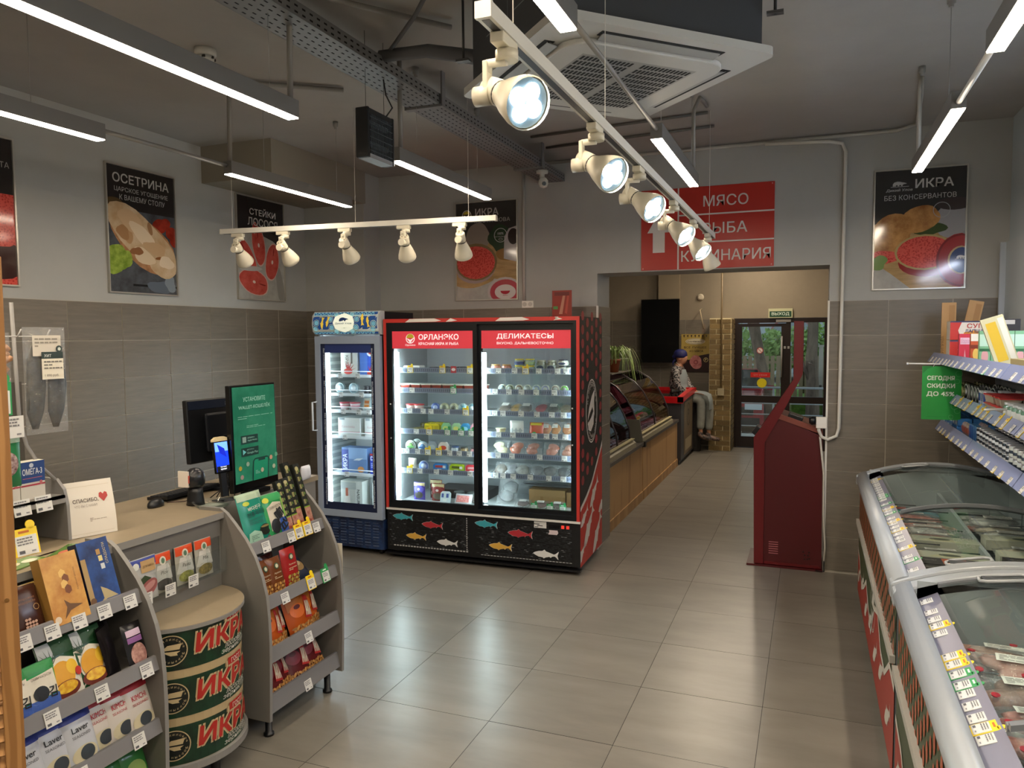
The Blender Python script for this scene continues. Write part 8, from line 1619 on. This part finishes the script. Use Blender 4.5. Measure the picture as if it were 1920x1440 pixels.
def tree(pts,r,lab,c,seed):
    t=thing('tree',lab,'tree',(pts[0][0],pts[0][1],-.1)); G().tube(pts,r,12,BARK).obj('trunk',t); leaves(c,2.4,2.0,1.3,1500,seed).obj('foliage',t,kind='stuff'); return t
tree([(.06,19,-.6),(.05,19,.6),(.02,19,1.3),(.04,19,2.1),(.1,19,3.4),(.3,19,5)],[.17,.14,.125,.115,.12,.1],'thick rough tree trunk seen through the right door pane',(1.2,20,4.2),1)
G().tube([(-.02,18.95,.75),(-.18,18.9,1.15),(-.28,18.9,1.5)],[.05,.04,.03],8,BARK).obj('branch',bpy.data.objects['tree'])
tree([(-1.0,20.4,-.6),(-1.10,21,.5),(-1.25,21,1.2),(-1.42,21,2.1),(-1.7,21,3.4)],[.17,.14,.13,.15,.16],'leaning tree trunk seen through the left door pane',(-2.6,22,4.4),2)
for k,(x,z,w_) in enumerate(((-2.4,1.55,.8),(-1.2,1.35,.6),(-.2,1.5,.8),(.8,1.7,1.0),(1.9,1.8,1.0),(-3.8,1.7,1.0))):
    t=thing('leafy_bush',('bush','pale bush','middle bush','bush at the right pane','tall bush far right','bush far left')[k]+' rising over the picket fence outside','bush',(x,25.5,-.05)); leaves((x,25.5,z-.1),w_,.6,.75,700,k+5,.10).obj('foliage',t,kind='stuff'); G().tube([(x,25.5,-.05),(x,25.5,z)],.03,6,BARK).obj('stem',t)
t=thing('white_building','pale building with a pink outlined arch beyond the trees','building',(0,40,0)); BW=mat('building_wall','#b9c4cc',.8)
G().box(-12,12,40,46,-.1,7,BW).obj('wall',t)
g=G(); f=Face(g,(0,39.98,0),lift=.01); f.ringd(-.9,1.6,1.1,.09,C('#b57a7c'),1,n=24,a0=0,a1=180); f.disc(-.9,1.6,1.0,None,C('#98a4ae'),1,a0=0,a1=180); f.rect(-2.0,2.95,1.5,3.02,C('#b57a7c'),1); g.obj('arch_window',t)
for x in (-4.5,2.5,5): G().box(x,x+1.1,39.95,40,1.2,2.9,C('#5c6a78',.2)).obj('window',t)
# parked red car, front towards the shop
def car(x0,y0,col,lab,w=1.8,sc=1.0,hw=1.15):
    t=thing('car',lab,'car',(x0+w/2,y0+2,-.6)); P=mat('car_'+col,col,.25,coat=1,metal=.1)
    body=[(0,.22),(0,.60),(.03,.80),(.22,.93),(1.05,1.02),(1.75,1.52),(3.2,1.55),(3.9,1.05),(4.2,.95),(4.25,.30),(4.1,.22)]
    g=G(); ins=[0,.0,.02,.05,.08,.22,.22,.10,.05,.0,.0]
    ring1=[(x0+i_,y0+a,z-.6) for (a,z),i_ in zip(body,ins)]; ring2=[(x0+w-i_,y0+a,z-.6) for (a,z),i_ in zip(body,ins)]
    n=len(body); g.add(ring1+ring2,[tuple(range(n)),tuple(range(2*n-1,n-1,-1))]+[(i,n+i,n+(i+1)%n,(i+1)%n) for i in range(n)],P); g.obj('body',t,bevel=.03)
    g=G(); g.add([(x0+.14,y0+1.06,.46),(x0+w-.14,y0+1.06,.46),(x0+w-.27,y0+1.72,.90),(x0+.27,y0+1.72,.90)],[(0,1,2,3)],C('#20262c',.08)); g.obj('windscreen',t)
    g=G(); g.box(x0+.25,x0+w-.25,y0-.02,y0+.02,-.14,.06,C('#15171a',.3)).box(x0+.1,x0+w-.1,y0-.03,y0+.04,-.38,-.20,C('#25282b',.5)); g.obj('grille',t)
    for s in (0,1):
        xx=x0+.05 if s==0 else x0+w-.45; G().box(xx,xx+.40,y0-.025,y0+.10,.0,.14,C('#cfd6da',.1)).obj('headlight',t)
        xm=x0-.16 if s==0 else x0+w; G().box(xm,xm+.16,y0+1.25,y0+1.35,.40,.52,P).obj('mirror',t)
        for yy in (.75,3.4): G().lathe([(.33,-.1),(.34,0),(.30,.1)],(x0+.12 if s==0 else x0+w-.12,y0+yy,-.27),18,C('#15161a',.8),(1,0,0)).obj('wheel',t)
    G().box(x0+w*.5-.26,x0+w*.5+.26,y0-.04,y0-.03,-.28,-.17,C('#c9c9c6')).obj('number_plate',t)
    return t
car(-2.83,19.2,'#a02a34','red car parked facing the shop, seen through the door')
car(.27,19.6,'#1c2228','dark car at the right, mostly hidden by the door frame')
